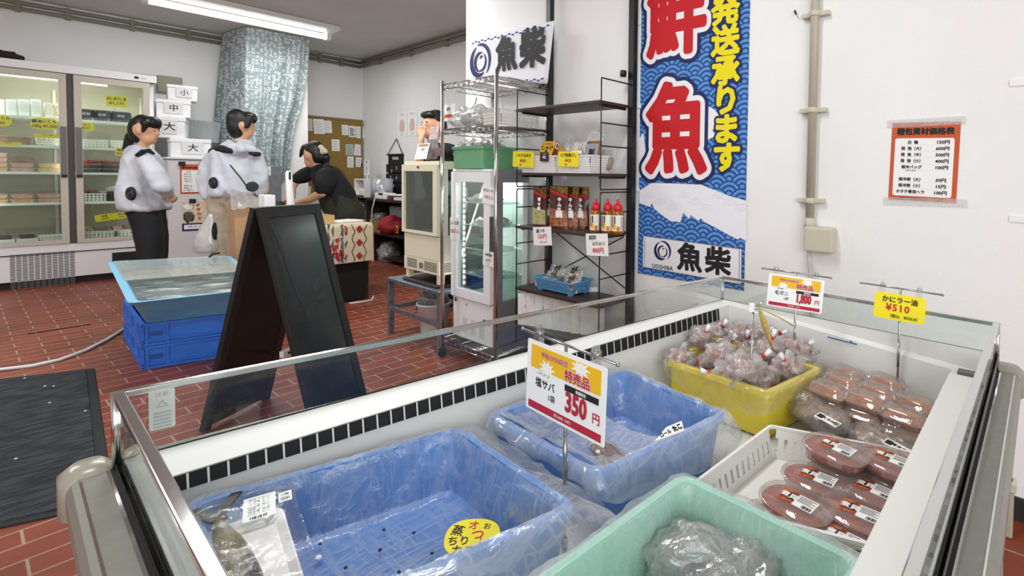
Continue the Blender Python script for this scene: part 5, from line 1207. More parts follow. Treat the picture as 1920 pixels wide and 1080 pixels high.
# bucket of rubbish bags
BW = mat('white_bucket', 'eceded', .4); cx_, cy_ = 2.12, 3.93
t = thing('bucket', 'white bucket full of plastic bags under the metal stand', 'bucket', (cx_, cy_, 0)); M = Matrix.Translation((cx_, cy_, 0))
b = MB(); b.lathe([(.09, 0), (.098, .01), (.125, .235), (.132, .237), (.132, .25), (.12, .25), (.118, .235), (.09, .02), (.001, .02)], BW, M, n=28); b.build('bucket_wall', t)
b = MB(); b.tube([(cx_ - .03 + .13 * math.cos(a) * .2, cy_ - .13 * math.cos(a) , .235 - .09 * math.sin(a)) for a in [PI * i / 12 for i in range(13)]], .004, BW, M=None, n=6); b.build('handle', t)
b = MB(); b.ball((cx_, cy_, .27), .10, .10, .055, HEAP, n=20, k=12, rough=.8, seed=3); b.ball((cx_ + .01, cy_ - .01, .26), .085, .085, .05, mat('grey_rubbish', '6e6864', .6, c2='8a8480', nscale=20), n=16, k=10, rough=.5, seed=9); tag(b.build('rubbish_bag', kind=None), 'clear plastic bag of rubbish stuffed in the white bucket', 'bag')
b = MB(); b.tube([(cx_ - .02, cy_ + .08, .29), (cx_ - .03, cy_ + .085, .34), (cx_ - .035, cy_ + .075, .40)], [.012, .02, .025], mat('tan_plastic', 'a88a6a', .5), n=8); tag(b.build('tan_scoop'), 'tan scoop sticking up out of the white bucket', 'scoop')
b = MB(); b.ball((2.2, 4.1, .26), .10, .09, .035, mat('dark_red_cloth', '5a2428', .8), n=14, k=8, rough=.6, seed=6); tag(b.build('red_cloth'), 'dark red cloth lying behind the bucket on the stand brace', 'cloth')
# leaflets on the beige fridge
LFG = film('leaflet_sleeve', 'f2f2f2', cover=.12, gloss=.14, vary=.1)
def leaf(label, tl, tr, bl, m, draw=lambda *a: None): card('leaflet', label, 'leaflet', tl, tr, bl, m, draw, 'leaflets on the beige fridge')
leaf('white leaflet in a clear holder leaning at the left on the beige fridge', atx(783, 270, 1.98), atx(805, 268, 1.98), atx(778, 299, 1.95), WC, lambda b, fm, W, H: (b.text('ご案内', .2 * H, KI, fm, y=.1 * H), b.box(-.4 * W, .4 * W, .3 * H, .45 * H, 0, .0008, mat('tan_plastic'), fm)))
leaf('grey printed leaflet behind the white one on the beige fridge', atx(800, 263, 2.02), atx(822, 259, 2.02), atx(798, 300, 2.0), mat('grey_leaflet', '6f6a6c', .5, c2='a09a98', nscale=20))
leaf('pink printed leaflet standing tallest on the beige fridge', atx(808, 238, 2.08), atx(824, 236, 2.08), atx(798, 299, 2.04), mat('pink_leaflet', 'b99a94', .5, c2='d8c8c4', nscale=30))
leaf('dark leaflet stack lying against the rack post on the beige fridge', atx(812, 281, 1.97), atx(836, 270, 1.97), atx(806, 299, 1.95), mat('brown_leaflet', '77524a', .5, c2='3b2d2c', nscale=20))

# ---------------------------------------------------------------- side wall: shelf, organiser, papers
XS = 3.30                                                     # front of the low shelving along the side wall
zs_ = atx(705, 373, XS).z; ys0, ys1 = atx(760, 373, XS).y - .5, atx(655, 365, XS).y
sh = thing('low_shelving', 'dark low shelving along the side wall behind the serving table', 'shelving', ((XS + XB) / 2, (ys0 + ys1) / 2, 0))
DWD = mat('dark_shelf_wood', '241c18', .5); OAK = mat('oak_top', '8a6236', .5, c2='775029', nscale=14, stretch=(1, .2, 1))
b = MB(); b.box(XS, XB - .01, ys0, ys1, zs_ - .035, zs_, OAK if False else DWD); b.build('top_board', sh, bevel=.003)
ym = atx(686, 390, XS).y
b = MB(); b.box(XS, XB - .01, ym, ys1 + .05, zs_ - .03, zs_ + .006, OAK); b.build('oak_top', sh, label='oak worktop at the left end')
for y in (ys0, ym - .01, ys1 - .03):
    b = MB(); b.box(XS + .01, XB - .02, y, y + .03, 0, zs_ - .035, DWD); b.build('upright', sh)
z_m, z_l = atx(720, 440, XS).z, atx(720, 505, XS).z
for z in (z_m, max(z_l, .08)):
    b = MB(); b.box(XS + .01, XB - .02, ys0 + .03, ym - .01, z - .02, z, DWD); b.build('shelf', sh)
b = MB(); b.box(XB - .03, XB - .02, ys0, ys1, 0, zs_ - .03, mat('dark_shelf_back', '2b2320', .7)); b.build('back_panel', sh)
def boxat(name, label, cat, x0p, x1p, y0p, y1p, X, dep, m, bevel=.004, extra=None, group=None, zb=None):
    """a box whose front face, on the plane X, covers these pixels"""
    a, c = atx(x0p, y0p, X), atx(x1p, y1p, X); b = MB(); z0 = c.z if zb is None else zb
    b.box(X, X + dep, c.y, a.y, z0, a.z, m)
    if extra: extra(b, frame(((X - .001), (a.y + c.y) / 2, (a.z + z0) / 2), (0, -1, 0), (0, 0, 1)), a.y - c.y, a.z - z0)
    return tag(b.build(name, bevel=bevel), label, cat, group)
zt_ = zs_ + .001
WPL = mat('white_plastic', 'f2f2f0', .4)
# small white rack
a, c = atx(664, 335, XS + .05), atx(683, 362, XS + .05)
t = thing('small_rack', 'small white two-tier rack at the left end of the side wall shelf', 'rack', (XS + .15, (a.y + c.y) / 2, zt_ + .006))
for y in (c.y, a.y - .02): b = MB(); b.box(XS + .05, XS + .25, y, y + .02, zt_ + .006, a.z, WPL); b.build('side_panel', t)
for z in (a.z - .02, zt_ + .03): b = MB(); b.box(XS + .05, XS + .25, c.y + .02, a.y - .02, z, z + .018, WPL); b.build('shelf', t)
b = MB(); b.rbox(XS + .08, XS + .2, (a.y + c.y) / 2 - .08, (a.y + c.y) / 2 + .1, zt_ + .05, zt_ + .13, .03, WPL); tag(b.build('tape_dispenser'), 'small white tape dispenser inside the small white rack', 'dispenser')
ROLL = mat('clear_film_roll', 'c9ccd0', .12, .25, c2='aeb2b8', nscale=40, stretch=(1, 1, .05), coat=.5)
for k, (x0, x1) in enumerate(((685, 708), (700, 722))):
    X = XS + .03 + .21 * k; a, c = atx(x0, 334 + k * 2, X), atx(x1, 362, X); r = (.15, .10)[k]
    b = MB(); b.lathe([(.02, zt_), (r, zt_), (r, a.z), (.03, a.z), (.03, a.z - .03)], ROLL, Matrix.Translation((X + r, (a.y + c.y) / 2, 0)), n=24); tag(b.build('film_roll'), 'big roll of clear film standing on the side wall shelf, ' + ('left and front' if k == 0 else 'right and behind'), 'film roll', 'clear film rolls')
boxat('white_device', 'white electric device with a white cord on the shelf edge', 'device', 702, 723, 361, 374, XS + .02, .15, WPL, .01, lambda b, fm, W, H: b.box(-.15 * W, .25 * W, .1 * H, .5 * H, -.02, .002, KI, fm), zb=zt_)
boxat('red_box', 'small dark red box between the white device and the white cartons', 'box', 724, 739, 366, 378, XS + .05, .14, mat('dark_red_box', '7a2028', .5), zb=zt_)
boxat('white_carton', 'white carton on the side wall shelf, lower of two', 'carton', 738, 762, 370, 384, XS + .02, .2, WPL, zb=zt_, group=None)
p = atx(745, 366, XS + .1); b = MB(); b.box(p.x - .08, p.x + .12, p.y - .14, p.y + .1, atx(750, 369, XS + .02).z + .004, p.z + .012, WPL, None); tag(b.build('white_carton', bevel=.003), 'flat white carton lying on top of the lower white carton', 'carton')
card('hanging_tag', 'white card with vertical brush writing at the edge of the cork board', 'card', atx(680, 302, XB - .25), atx(690, 300, XB - .25), atx(685, 328, XB - .25), WC, lambda b, fm, W, H: (b.text('サ', .2 * H, KI, fm, y=.34 * H, bold=.05), b.text('ー', .16 * H, KI, fm, y=.12 * H, bold=.05, rot=PI / 2), b.text('ビ', .2 * H, KI, fm, y=-.1 * H, bold=.05), b.text('ス', .2 * H, RI, fm, y=-.32 * H, bold=.05), b.tube([fm @ V((0, -H * .4, -.004)), (fm @ V((0, 0, -.004))).xy.to_3d() + V((0, 0, zs_ + .008))], .006, WPL, n=6)))
CB = mat('cardboard', '9a7448', .7); CHEAP = film('dusty_bags', 'd8d4cc', cover=.3, gloss=.14, vary=.3, bscale=20)
def bagat(label, x, y, X, rx, rz, n=3):
    p = atx(x, y, X); b = MB()
    for k in range(n): b.ball((p.x + .05 * k, p.y + rx * .7 * (k - 1), p.z + rz * .2 * (k % 2)), rx * .8, rx, rz, CHEAP, n=18, k=10, rough=.9, seed=k * 3 + x)
    tag(b.build('plastic_bags', kind='stuff'), label, 'plastic bags')
bagat('clear plastic bags hanging in the left bay of the low shelving', 677, 392, XS + .12, .11, .16, 3)
bagat('clear plastic bags heaped on the floor shelf of the low shelving', 722, 480, XS + .12, .15, .15, 4)
boxat('cardboard_box', 'open cardboard box on the middle shelf of the low shelving', 'box', 689, 712, 412, 432, XS + .04, .3, CB, zb=z_m)
bagat('clear bags spilling over the cardboard box on the middle shelf', 705, 408, XS + .15, .13, .06, 3)
p = atx(734, 425, XS + .1); t = thing('red_bag', 'red bag with a yellow label on the middle shelf of the low shelving', 'bag', (p.x, p.y, z_m))
b = MB(); b.ball((p.x, p.y, z_m + .12), .16, .17, .14, mat('red_fabric', 'a01f2a', .7), n=20, k=12, rough=.35, seed=2); b.build('bag_body', t); b = MB(); q = atx(744, 430, XS - .055); b.box(0, .004, -.07, .07, -.05, .05, YC, rotz(q, -.3)); b.box(-.001, 0, -.05, .05, -.035, .03, KI, rotz(q, -.3)); b.build('label', t, label='yellow label')
boxat('grey_bin', 'pale grey bin on the shelf behind the red bag', 'bin', 730, 752, 386, 408, XS + .25, .15, mat('pale_grey_plastic', 'a9adb5', .5), zb=z_m + .02)
# black hanging organiser
xo = XB - .012
a, c = atx(728, 290, xo), atx(756, 366, xo); t = thing('wall_organiser', 'black fabric pocket organiser hanging on the side wall', 'organiser', (xo, (a.y + c.y) / 2, c.z))
FBK = mat('black_fabric', '1a1a1c', .85); W = a.y - c.y; H = a.z - c.z; fm = frame((xo, (a.y + c.y) / 2, (a.z + c.z) / 2), (0, -1, 0), (0, 0, 1))
b = MB(); b.box(-W / 2, W / 2, -H / 2, H / 2, -.008, 0, FBK, fm); b.text('業務連絡', .05, mat('pale_print', 'c8c8c8', .6), fm, y=H * .40, z=.002, bold=.04); b.build('back_cloth', t)
for k in range(3):
    y1 = H * (.26 - k * .24); b = MB(); b.box(-W / 2 - .01, W / 2 + .01, y1 - H * .21, y1, 0, .03, FBK, fm)
    ch = (('', '2'), ('3', '4'), ('', ''))[k]
    for s, q in zip((-1, 1), ch):
        if q: b.text(q, .07, WC, fm, x=s * W * .2, y=y1 - H * .1, z=.032, bold=.03)
    b.build('pocket', t, bevel=.006)
b = MB(); tp = atx(743, 260, xo); b.tube([fm @ V((-W / 2 - .02, H / 2, .01)), fm @ V((W / 2 + .02, H / 2, .01))], .012, mat('brown_rod', '4a2e20', .5)); b.tube([fm @ V((-W / 2, H / 2, .01)), tp], .006, KI, n=6); b.tube([fm @ V((W / 2, H / 2, .01)), tp], .006, KI, n=6); b.build('hanger', t)
for k, (x0, y0) in enumerate(((-.05, .02), (.0, -.22))):
    b = MB(); gm = mat('tan_plastic') if k == 0 else WC; b.tube([fm @ V((x0 - .02, y0 + .06, .035)), fm @ V((x0, y0, .037)), fm @ V((x0 + .02, y0 + .06, .035))], .006, gm, n=6); tag(b.build('scissors_handle'), ('tan' if k == 0 else 'white') + ' scissors handle poking out of the black organiser', 'scissors')
for k, (x0, x1) in enumerate(((745, 763), (764, 782))):
    card('wall_paper', 'pale printed notice on the side wall, ' + ('left' if k == 0 else 'right') + ' of the pair', 'notice', atx(x0, 210 - k * 2, XB - .004), atx(x1, 209 - k * 2, XB - .004), atx(x0, 257 - k * 2, XB - .004), WC, lambda b, fm, W, H: (b.prism([(p.x, p.y) for p in rring([(-.3 * W, -.3 * H, 0), (.3 * W, -.3 * H, 0), (.2 * W, .2 * H, 0), (-.2 * W, .2 * H, 0)], .08)], 0, .001, mat('pale_pink_print', 'dcc2b8', .6), fm), b.text('お知らせ', .09 * H, mat('faint_grey_print', '8a8a90', .6), fm, y=.38 * H), b.text('ご利用', .08 * H, mat('faint_grey_print'), fm, y=-.4 * H)), 'pale notices on the side wall')

# ---------------------------------------------------------------- cable runs under the ceiling
OLP = mat('olive_conduit', '8a8676', .5)
def run(name, label, pts, r, clips, parent_cat='conduit'):
    t = thing(name, label, parent_cat, pts[0]); b = MB(); b.tube(pts, r, OLP, n=8); b.build('pipe', t)
    for p in clips: b = MB(); b.box(p[0] - .02, p[0] + .02, p[1] - .03, p[1] + .03, p[2] - .035, p[2] + .035, OLP); b.build('clip', t)
za, zb_ = atx_z = aty(200, 34, YB - .03).z, aty(200, 44.5, YB - .03).z
yb = YB - .035
for z, nm in ((za, 'upper'), (zb_, 'lower')):
    run('ceiling_conduit', nm + ' olive conduit along the top of the back wall', [(XL + .01, yb, z), (XB - .05, yb, z)], .024, [(aty(x, 30, yb).x, yb + .01, z) for x in (33, 127, 248, 353, 600, 640)])
    run('ceiling_conduit', nm + ' olive conduit along the top of the side wall', [(XB - .04, YB - .06, z + .01), (XB - .04, YP + .02, z + .01)], .024, [(XB - .025, y, z + .01) for y in (8.6, 7.6, 6.6)])
p = aty(318, 152, YB - .04); b = MB(); b.box(p.x - .12, p.x + .12, YB - .06, YB - .001, p.z - .16, p.z + .06, mat('olive_box', '9a9680', .5)); b.tube([(p.x - .35, YB - .03, p.z + .02), (p.x - .1, YB - .03, p.z + .02)], .03, OLP, n=8)
tag(b.build('junction_box', bevel=.02), 'olive junction box on the back wall above the foam boxes', 'junction box')

# ---------------------------------------------------------------- ceiling tube light
LW = mat('lamp_white', 'e8e8e4', .4); TUBE = mat('lit_tube', 'ffffff', .4, emit=7)
t = thing('ceiling_light', 'long white fluorescent ceiling light near the back of the shop', 'ceiling light', (2.0, 7.6, ZC))
b = MB(); b.box(.95, 2.72, 7.36, 7.66, ZC - .06, ZC - .001, LW); b.build('housing', t, bevel=.01)
b = MB(); b.tube([(1.0, 7.70, ZC - .10), (2.66, 7.70, ZC - .10)], .035, TUBE, n=12); b.build('tube', t)
b = MB(); b.box(2.66, 2.71, 7.64, 7.75, ZC - .14, ZC - .05, LW); b.box(.95, 1.0, 7.64, 7.75, ZC - .14, ZC - .05, LW); b.build('lamp_holder', t)

# ---------------------------------------------------------------- big display refrigerator along the back wall
RFW = mat('refrigerator_white', 'ececec', .4); RFG = mat('refrigerator_grey_frame', 'c3bdae', .4); RIN = mat('refrigerator_inside', '9f9a86', .6); SHW = mat('shelf_white_lip', 'f4f4f0', .4)
Yq = 8.65; rx0, rx1 = -.16, 1.168; zt0, zt1 = 2.44, 2.405
pz = lambda x, y, Y=Yq: aty(x, y, Y)
zdt, zdb, zbb = 2.33, .455, .05
rf = thing('display_refrigerator', 'wide two-door glass display refrigerator full of packed seafood against the back wall', 'refrigerator', (.5, 8.95, 0))
b = MB()
b.box(rx0, rx0 + .03, Yq + .06, YB - .02, zdb, zt0 - .1, RIN); b.box(rx1 - .03, rx1, Yq + .06, YB - .02, zdb, zt0 - .1, RFW); b.box(rx0, rx1, YB - .05, YB - .02, zdb, zt0 - .1, RIN); b.box(rx0 + .03, rx1 - .03, Yq + .06, YB - .05, zdb, zdb + .02, RIN)
b.build('cabinet', rf)
b = MB(); b.box(rx0, rx1 + .02, Yq - .01, YB - .02, zt0 - .1, zt0 - .015, RFW)
b.box(1.0, 1.035, Yq - .013, Yq - .01, zt0 - .072, zt0 - .045, KI); b.box(1.05, 1.10, Yq - .012, Yq - .01, zt0 - .066, zt0 - .056, RFG); b.build('header', rf, bevel=.004)
b = MB(); b.box(rx0, rx1 + .02, Yq - .005, YB - .02, zbb + .03, zdb - .005, RFW); b.box(rx0, rx1 + .02, Yq - .015, Yq - .004, zdb - .10, zdb - .09, mat('dark_seam', '3a3a3a', .6)); b.build('base', rf)
b = MB(); b.box(rx0 + .05, rx1 - .04, Yq + .05, YB - .05, .0, zbb + .03, BLACK); b.build('plinth', rf)
g0, g1 = pz(17, 478), pz(142, 535); GS = mat('grille_slot_grey', '5f6062', .6)
b = MB(); n = 22; m_ = 11
for i in range(n):
    for j in range(m_):
        x = g0.x + (g1.x - g0.x) * (j + .5) / m_; z = g1.z + (g0.z - g1.z) * (i + .5) / n; w_ = (g1.x - g0.x) / m_ * .42; h_ = (g0.z - g1.z) / n * .3
        b.quad((x - w_, Yq - .0065, z - h_), (x + w_, Yq - .0065, z - h_), (x + w_, Yq - .0065, z + h_), (x - w_, Yq - .0065, z + h_), GS)
b.build('grille', rf)
g0, g1 = pz(210, 474), pz(300, 487); b = MB(); b.box(g0.x, min(g1.x, rx1 - .02), Yq - .008, Yq - .004, g1.z, g0.z, BLACK); b.build('dark_slot', rf)
def rdoor(x0, x1, hx):
    b = MB(); f, y0, y1 = .055, Yq - .02, Yq + .02; fb_ = .045
    b.box(x0, x0 + f, y0, y1, zdb, zdt, RFG); b.box(x1 - f, x1, y0, y1, zdb, zdt, RFG); b.box(x0 + f, x1 - f, y0, y1, zdb, zdb + fb_, RFG); b.box(x0 + f, x1 - f, y0, y1, zdt - .07, zdt, RFG)
    d = b.build('door', rf); b = MB(); b.box(x0 + f, x1 - f, Yq - .002, Yq + .002, zdb + fb_, zdt - .07, FGL); b.build('door_glass', d)
    b = MB(); zz0, zz1 = 1.22, 1.75; b.box(hx - .022, hx + .022, y0 - .012, y0 - .001, zz0, zz1, mat('door_grip', '6d6a64', .4)); b.box(hx - .022, hx + .022, y0 - .013, y0 - .001, zz0 - .03, zz0, BLACK); b.build('handle', d)
xm0, xm1 = pz(127, 300).x, pz(141, 300).x
rdoor(rx0 + .005, xm0, xm0 - .028); rdoor(xm1, 1.125, xm1 + .028)
b = MB(); b.box(xm0 + .002, xm1 - .002, Yq - .005, Yq + .05, zdb, zdt, mat('dark_mullion', '4a463f', .5)); b.box(rx0, rx1, Yq - .004, Yq + .05, zdt + .001, zt0 - .1, mat('dark_seam')); b.build('mullion', rf)
YS = Yq + .09
shelf_px = ((60, 219), (60, 273), (60, 323), (60, 381))
rz = [aty(x, y, YS).z for x, y in shelf_px]
for z in rz:
    b = MB(); b.box(rx0 + .035, rx1 - .035, YS, YB - .06, z - .018, z - .006, mat('shelf_wire_white', 'd8d6cc', .5)); b.box(rx0 + .035, rx1 - .035, YS - .012, YS, z - .022, z + .006, SHW); b.build('shelf', rf)
b = MB()
for x in (rx0 + .05, .42, .60, rx1 - .05): b.box(x - .012, x + .012, YB - .07, YB - .055, zdb + .02, 2.2, RFG)
b.build('shelf_rail', rf)
b = MB(); zl = pz(60, 140, YS + .1).z; b.box(rx0 + .15, .44, YS + .06, YS + .16, zl + .035, zl + .075, RFW); b.box(.58, .98, YS + .06, YS + .16, zl + .03, zl + .09, RIN); b.build('lamp_housing', rf)
b = MB(); b.tube([(rx0 + .18, YS + .10, zl + .005), (.43, YS + .10, zl - .005)], .028, TUBE, n=10); b.tube([(.57, YS + .10, zl - .01), (.80, YS + .10, zl - .02)], .028, TUBE, n=10); b.build('lamp_tube', rf)
area('refrigerator_lamp', (.5, YS + .05, 2.12), (.5, YS + .25, .5), 1.1, .1, 8, (1, .98, .93))
for k, x in enumerate((rx0 + .06, (xm0 + xm1) / 2, rx1 - .06)):  # glowing strips and their lights, added to brighten the lower shelves
    b = MB(); b.box(x - .012, x + .012, Yq + .055, Yq + .065, .62, 2.15, mat('added_glow_strip', 'ffffff', .4, emit=4)); b.build('light_strip', rf)
    l = area('refrigerator_added_light', (x, Yq + .07, 1.35), (.45 if k == 1 else .5, YB, 1.3), .04, 1.6, (5, 7.5, 5)[k], (1, .98, .92))
rz = [zdb + .02] + rz[::-1]         # bottom, 4th ... top
# contents
def at_shelf(px_, k, dy=.02): return aty(px_, (445, 381, 323, 273, 219)[k], YS + dy).x
PKB = mat('tray_brown', 'a88672', .5, c2='8a6858', nscale=20); PKP = mat('tray_pink', 'd8b2a4', .5, c2='c99a88', nscale=20); PKY = mat('tray_tan', 'd8bb88', .5, c2='c9a466', nscale=20); PKD = mat('pack_dark', '3a3231', .5); PKR = mat('pack_red', '9a3f38', .45, c2='7a2c2a', nscale=20); WRAP = film('tray_wrap', 'ffffff', cover=.14, gloss=.12, vary=.1, bscale=30)
def rtray(label, x0, x1, z, h, fill, group, dep=.18, dy=.03):
    y0 = YS + dy; t = thing('food_tray', label, 'food tray', ((x0 + x1) / 2, y0 + dep / 2, z), group); s = .12 * (x1 - x0)
    b = MB(); b.hexa([(x0 + s, y0 + .015, z), (x1 - s, y0 + .015, z), (x1 - s, y0 + dep - .015, z), (x0 + s, y0 + dep - .015, z)], [(x0, y0, z + h), (x1, y0, z + h), (x1, y0 + dep, z + h), (x0, y0 + dep, z + h)], fill); b.build('tray', t)
    b = MB(); b.grid(lambda a, c: (x0 + .005 + (x1 - x0 - .01) * a, y0 + .004 + (dep - .008) * c, z + h + .002 + .018 * math.sin(PI * a) ** .5 * math.sin(PI * c) ** .5), 6, 6, WRAP); b.build('wrap', t)
def rbasket(label, x0, x1, z, h, color, key, dep=.24, dy=.02, group='plastic baskets in the display refrigerator', sx=.03, hx=.018):
    return basket('pierced_basket', label, 'basket', [(x0, YS + dy), (x1, YS + dy), (x1, YS + dy + dep), (x0, YS + dy + dep)], z, z + h, color, sx, .028, hx, .016, key=key, lean=.012, m0=.012, m1=.016, group=group)
def ycard(label, px0, px1, py0, py1, l1, l2, r=.03, tilt=0, Y=None, group='yellow price cards in the display refrigerator'):
    Y = Y or YS - .03
    tl, tr, bl = aty(px0, py0, Y), aty(px1, py0 + tilt, Y), aty(px0, py1, Y)
    card('price_card', label, 'price card', tl, tr, bl, YC, lambda b, fm, W, H: (b.fit(l1, .3 * H, KI, fm, W, y=.2 * H, bold=.03), b.fit(l2, .34 * H, mat('dark_ink_orange', 'a05a1c', .6), fm, W, y=-.2 * H, bold=.03)), group, r=r)
# left door, top shelf: white cartons
for k, (p0, p1) in enumerate(((0, 11), (12, 33), (35, 56), (58, 78))):
    x0, x1 = at_shelf(p0, 4), at_shelf(p1, 4); b = MB(); b.box(x0, x1 - .004, YS + .03, YS + .2, rz[4], aty((p0 + p1) / 2, 187, YS + .03).z, mat('white_carton_paper', 'eef1ee', .5)); tag(b.build('white_carton', bevel=.004), 'white carton on the top shelf behind the left glass door, %s from the left' % ('first', 'second', 'third', 'fourth')[k], 'carton', 'white cartons on the top refrigerator shelf')
x0, x1 = at_shelf(84, 4), at_shelf(115, 4); b = MB(); zc_ = aty(100, 194, YS + .03).z; b.box(x0, x1, YS + .03, YS + .2, rz[4], zc_, mat('cream_carton', 'efe8d4', .5)); fm = frame(((x0 + x1) / 2, YS + .029, (rz[4] + zc_) / 2), (1, 0, 0), (0, 0, 1)); b.text('い\nく\nら', .05, mat('gold_ink', 'b89a5a', .6), fm, y=.0, x=.02, line=.8, bold=.02); b.box(.06, .085, -.02, .06, 0, .001, KI, fm); tag(b.build('cream_carton', bevel=.003), 'cream carton with vertical writing at the right end of the top refrigerator shelf', 'carton')
ycard('yellow oval price card hanging in the middle behind the left glass door', 57, 109, 220, 242, '醤油いくら', '100g ¥1,200', .06, 3); ycard('yellow oval price card cut by the left edge of the photo', -30, 22, 214, 236, '味付いくら', '¥980', .06, 2)
ycard('long yellow price card on the white basket behind the left glass door', 64, 115, 251, 259, 'ほたて ¥500', '', .01, 1); ycard('long yellow price card on the shelf edge at the left border of the photo', -10, 41, 266, 272, '特価 ¥400', '', .01, 1)
# row 2
for k, (p0, p1) in enumerate(((-12, 14), (15, 60))): rtray('brown tray on the second shelf behind the left glass door, ' + ('cut by the photo edge' if k == 0 else 'beside the white basket'), at_shelf(p0, 3), at_shelf(p1, 3), rz[3] + .0, .085, PKB, 'brown trays on the second refrigerator shelf')
rbasket('white slotted basket on the second shelf behind the left glass door', at_shelf(65, 3), at_shelf(119, 3), rz[3], .10, 'ecebe4', 'r1')
# row 3: stacks of trays
def stack(cols, k, row):
    for ci, (p0, p1, n, fills, nm) in enumerate(cols):
        for j in range(n):
            rtray('tray %s in the %s on the %s shelf' % (('at the bottom', 'second up', 'third up', 'fourth up')[j], nm, row), at_shelf(p0, k), at_shelf(p1, k), rz[k] + j * .052, .046, fills[j % len(fills)], 'trays on the %s refrigerator shelf' % row)
stack(((-8, 15, 4, (PKY, PKP, PKP, PKP), 'stack at the photo edge'), (18, 66, 3, (PKP, PKP, PKB), 'stack left of the door edge'), (70, 119, 2, (PKY, PKY), 'low stack by the door edge')), 2, 'third')
stack(((-8, 16, 2, (PKY, PKP), 'stack at the photo edge'), (19, 66, 2, (PKY, PKP), 'stack left of the door edge'), (69, 116, 2, (PKP, PKP), 'stack by the door edge')), 1, 'fourth')
for k, (p0, p1) in enumerate(((-5, 22), (36, 66))): x0, x1 = at_shelf(p0, 0), at_shelf(p1, 0); b = MB(); b.rbox(x0, x1, YS + .02, YS + .16, rz[0] + .05, rz[0] + .085, .02, PKD); b.box(x0 - .02, x1 + .02, YS + .0, YS + .2, rz[0], rz[0] + .05, mat('pack_white', 'dedede', .5)); tag(b.build('dark_pack'), 'dark pack on the bottom of the refrigerator, ' + ('cut by the photo edge' if k == 0 else 'left of the white basket'), 'pack', 'dark packs on the refrigerator bottom')
rbasket('low white basket on the bottom behind the left glass door', at_shelf(72, 0), at_shelf(127, 0), rz[0], .06, 'ecebe4', 'r1')
# right door
for k, (p0, p1) in enumerate(((147, 176), (177, 206), (207, 246))):
    x0, x1 = at_shelf(p0, 4), at_shelf(p1, 4); t = rbasket('dark grey basket on the top shelf behind the right glass door, ' + ('left', 'middle', 'right')[k], x0, x1 - .006, rz[4], .13, '4a4b4d', 'd1', group='dark baskets on the top shelf')
    b = MB(); fm = frame(((x0 + x1) / 2, YS + .012, rz[4] + .075), (1, 0, 0), (0, 0, 1)); b.box(-.085, .085, -.04, .04, 0, .002, mat('dark_tag', '2f3033', .5), fm); b.text('新鮮', .03, mat('pale_print', 'c8c8c8', .6), fm, z=.003, bold=.02); b.build('label', t)
ycard('yellow price card reading 1,170 at the top right behind the right glass door', 198, 239, 178, 199, 'かに ほぐし身', '¥1,170', .02, 3); b = MB(); p = aty(219, 205, YS - .03); b.tube([aty(219, 199, YS - .03), p], .006, ACR, n=6); b.box(p.x - .02, p.x + .02, p.y, p.y + .06, p.z - .04, p.z + .01, ACR); tag(b.build('card_clip'), 'clear clip holding the 1,170 price card on the dark basket', 'clip')
ycard('yellow price card at the left of the second shelf behind the right door', 145, 176, 229, 244, 'たらこ', '¥500', .02, 1); ycard('yellow price card half behind the head of the woman with the ponytail', 236, 252, 234, 249, 'お買得', '¥300', .02, 1); ycard('yellow price card behind the ponytail', 216, 236, 277, 292, '特売', '¥200', .02, 1)
rbasket('white basket on the second shelf behind the right glass door', at_shelf(147, 3), at_shelf(206, 3), rz[3], .10, 'f0efe8', 'r1'); rbasket('white basket behind the ponytail on the second shelf', at_shelf(208, 3), at_shelf(250, 3), rz[3], .10, 'f0efe8', 'r1')
for j in range(3):
    for k, (p0, p1) in enumerate(((148, 190), (192, 238))): x0, x1 = at_shelf(p0, 2), at_shelf(p1, 2); b = MB(); b.rbox(x0, x1, YS + .03, YS + .22, rz[2] + .005 + j * .05, rz[2] + .045 + j * .05, .02, PKD if j < 2 else PKR); tag(b.build('dark_pack'), 'dark red pack in the %s pile on the third shelf, %s' % ('left' if k == 0 else 'right', ('lowest', 'middle', 'topmost')[j]), 'pack', 'dark red packs on the third shelf')
t = rbasket('white basket of red packs on the fourth shelf behind the right glass door', at_shelf(152, 1), at_shelf(201, 1), rz[1], .10, 'f0efe8', 'r1'); rbasket('black basket of wrapped packs on the fourth shelf behind the right glass door', at_shelf(203, 1), at_shelf(240, 1), rz[1], .12, '35373a', 'd1')
for k in range(3): x = at_shelf(158 + k * 14, 1); b = MB(); b.rbox(x - .06, x + .07, YS + .05, YS + .2, rz[1] + .07 + .02 * k, rz[1] + .14 - .01 * k, .02, PKR if k < 2 else PKP); tag(b.build('red_pack'), 'red pack in the white basket on the fourth shelf, ' + ('left', 'middle', 'right')[k], 'pack', 'red packs in the white basket')
x = at_shelf(222, 1); b = MB(); b.ball((x, YS + .15, rz[1] + .15), .11, .09, .06, WRAP, n=16, k=8, rough=.4); b.ball((x, YS + .15, rz[1] + .13), .09, .08, .05, mat('pack_white', 'dedede', .5), n=16, k=8, rough=.3); tag(b.build('wrapped_pack'), 'clear wrapped white pack heaped on the black basket', 'pack')
rbasket('white basket on the bottom behind the right glass door, left', at_shelf(157, 0), at_shelf(217, 0), rz[0], .09, 'eeefe4', 'r1', dep=.26); rbasket('white basket on the bottom behind the right glass door, right', at_shelf(220, 0), at_shelf(262, 0), rz[0], .09, 'eeefe4', 'r1', dep=.26)
for k, (p0, p1, f) in enumerate(((158, 176, PKY), (178, 207, PKB), (212, 230, PKP), (232, 256, PKB))): rtray('wrapped tray on the bottom baskets behind the right glass door, %s' % ('first from the left', 'second from the left', 'third from the left', 'rightmost')[k], at_shelf(p0, 0), at_shelf(p1, 0), rz[0] + .092, .04, f, 'wrapped trays on the bottom baskets')
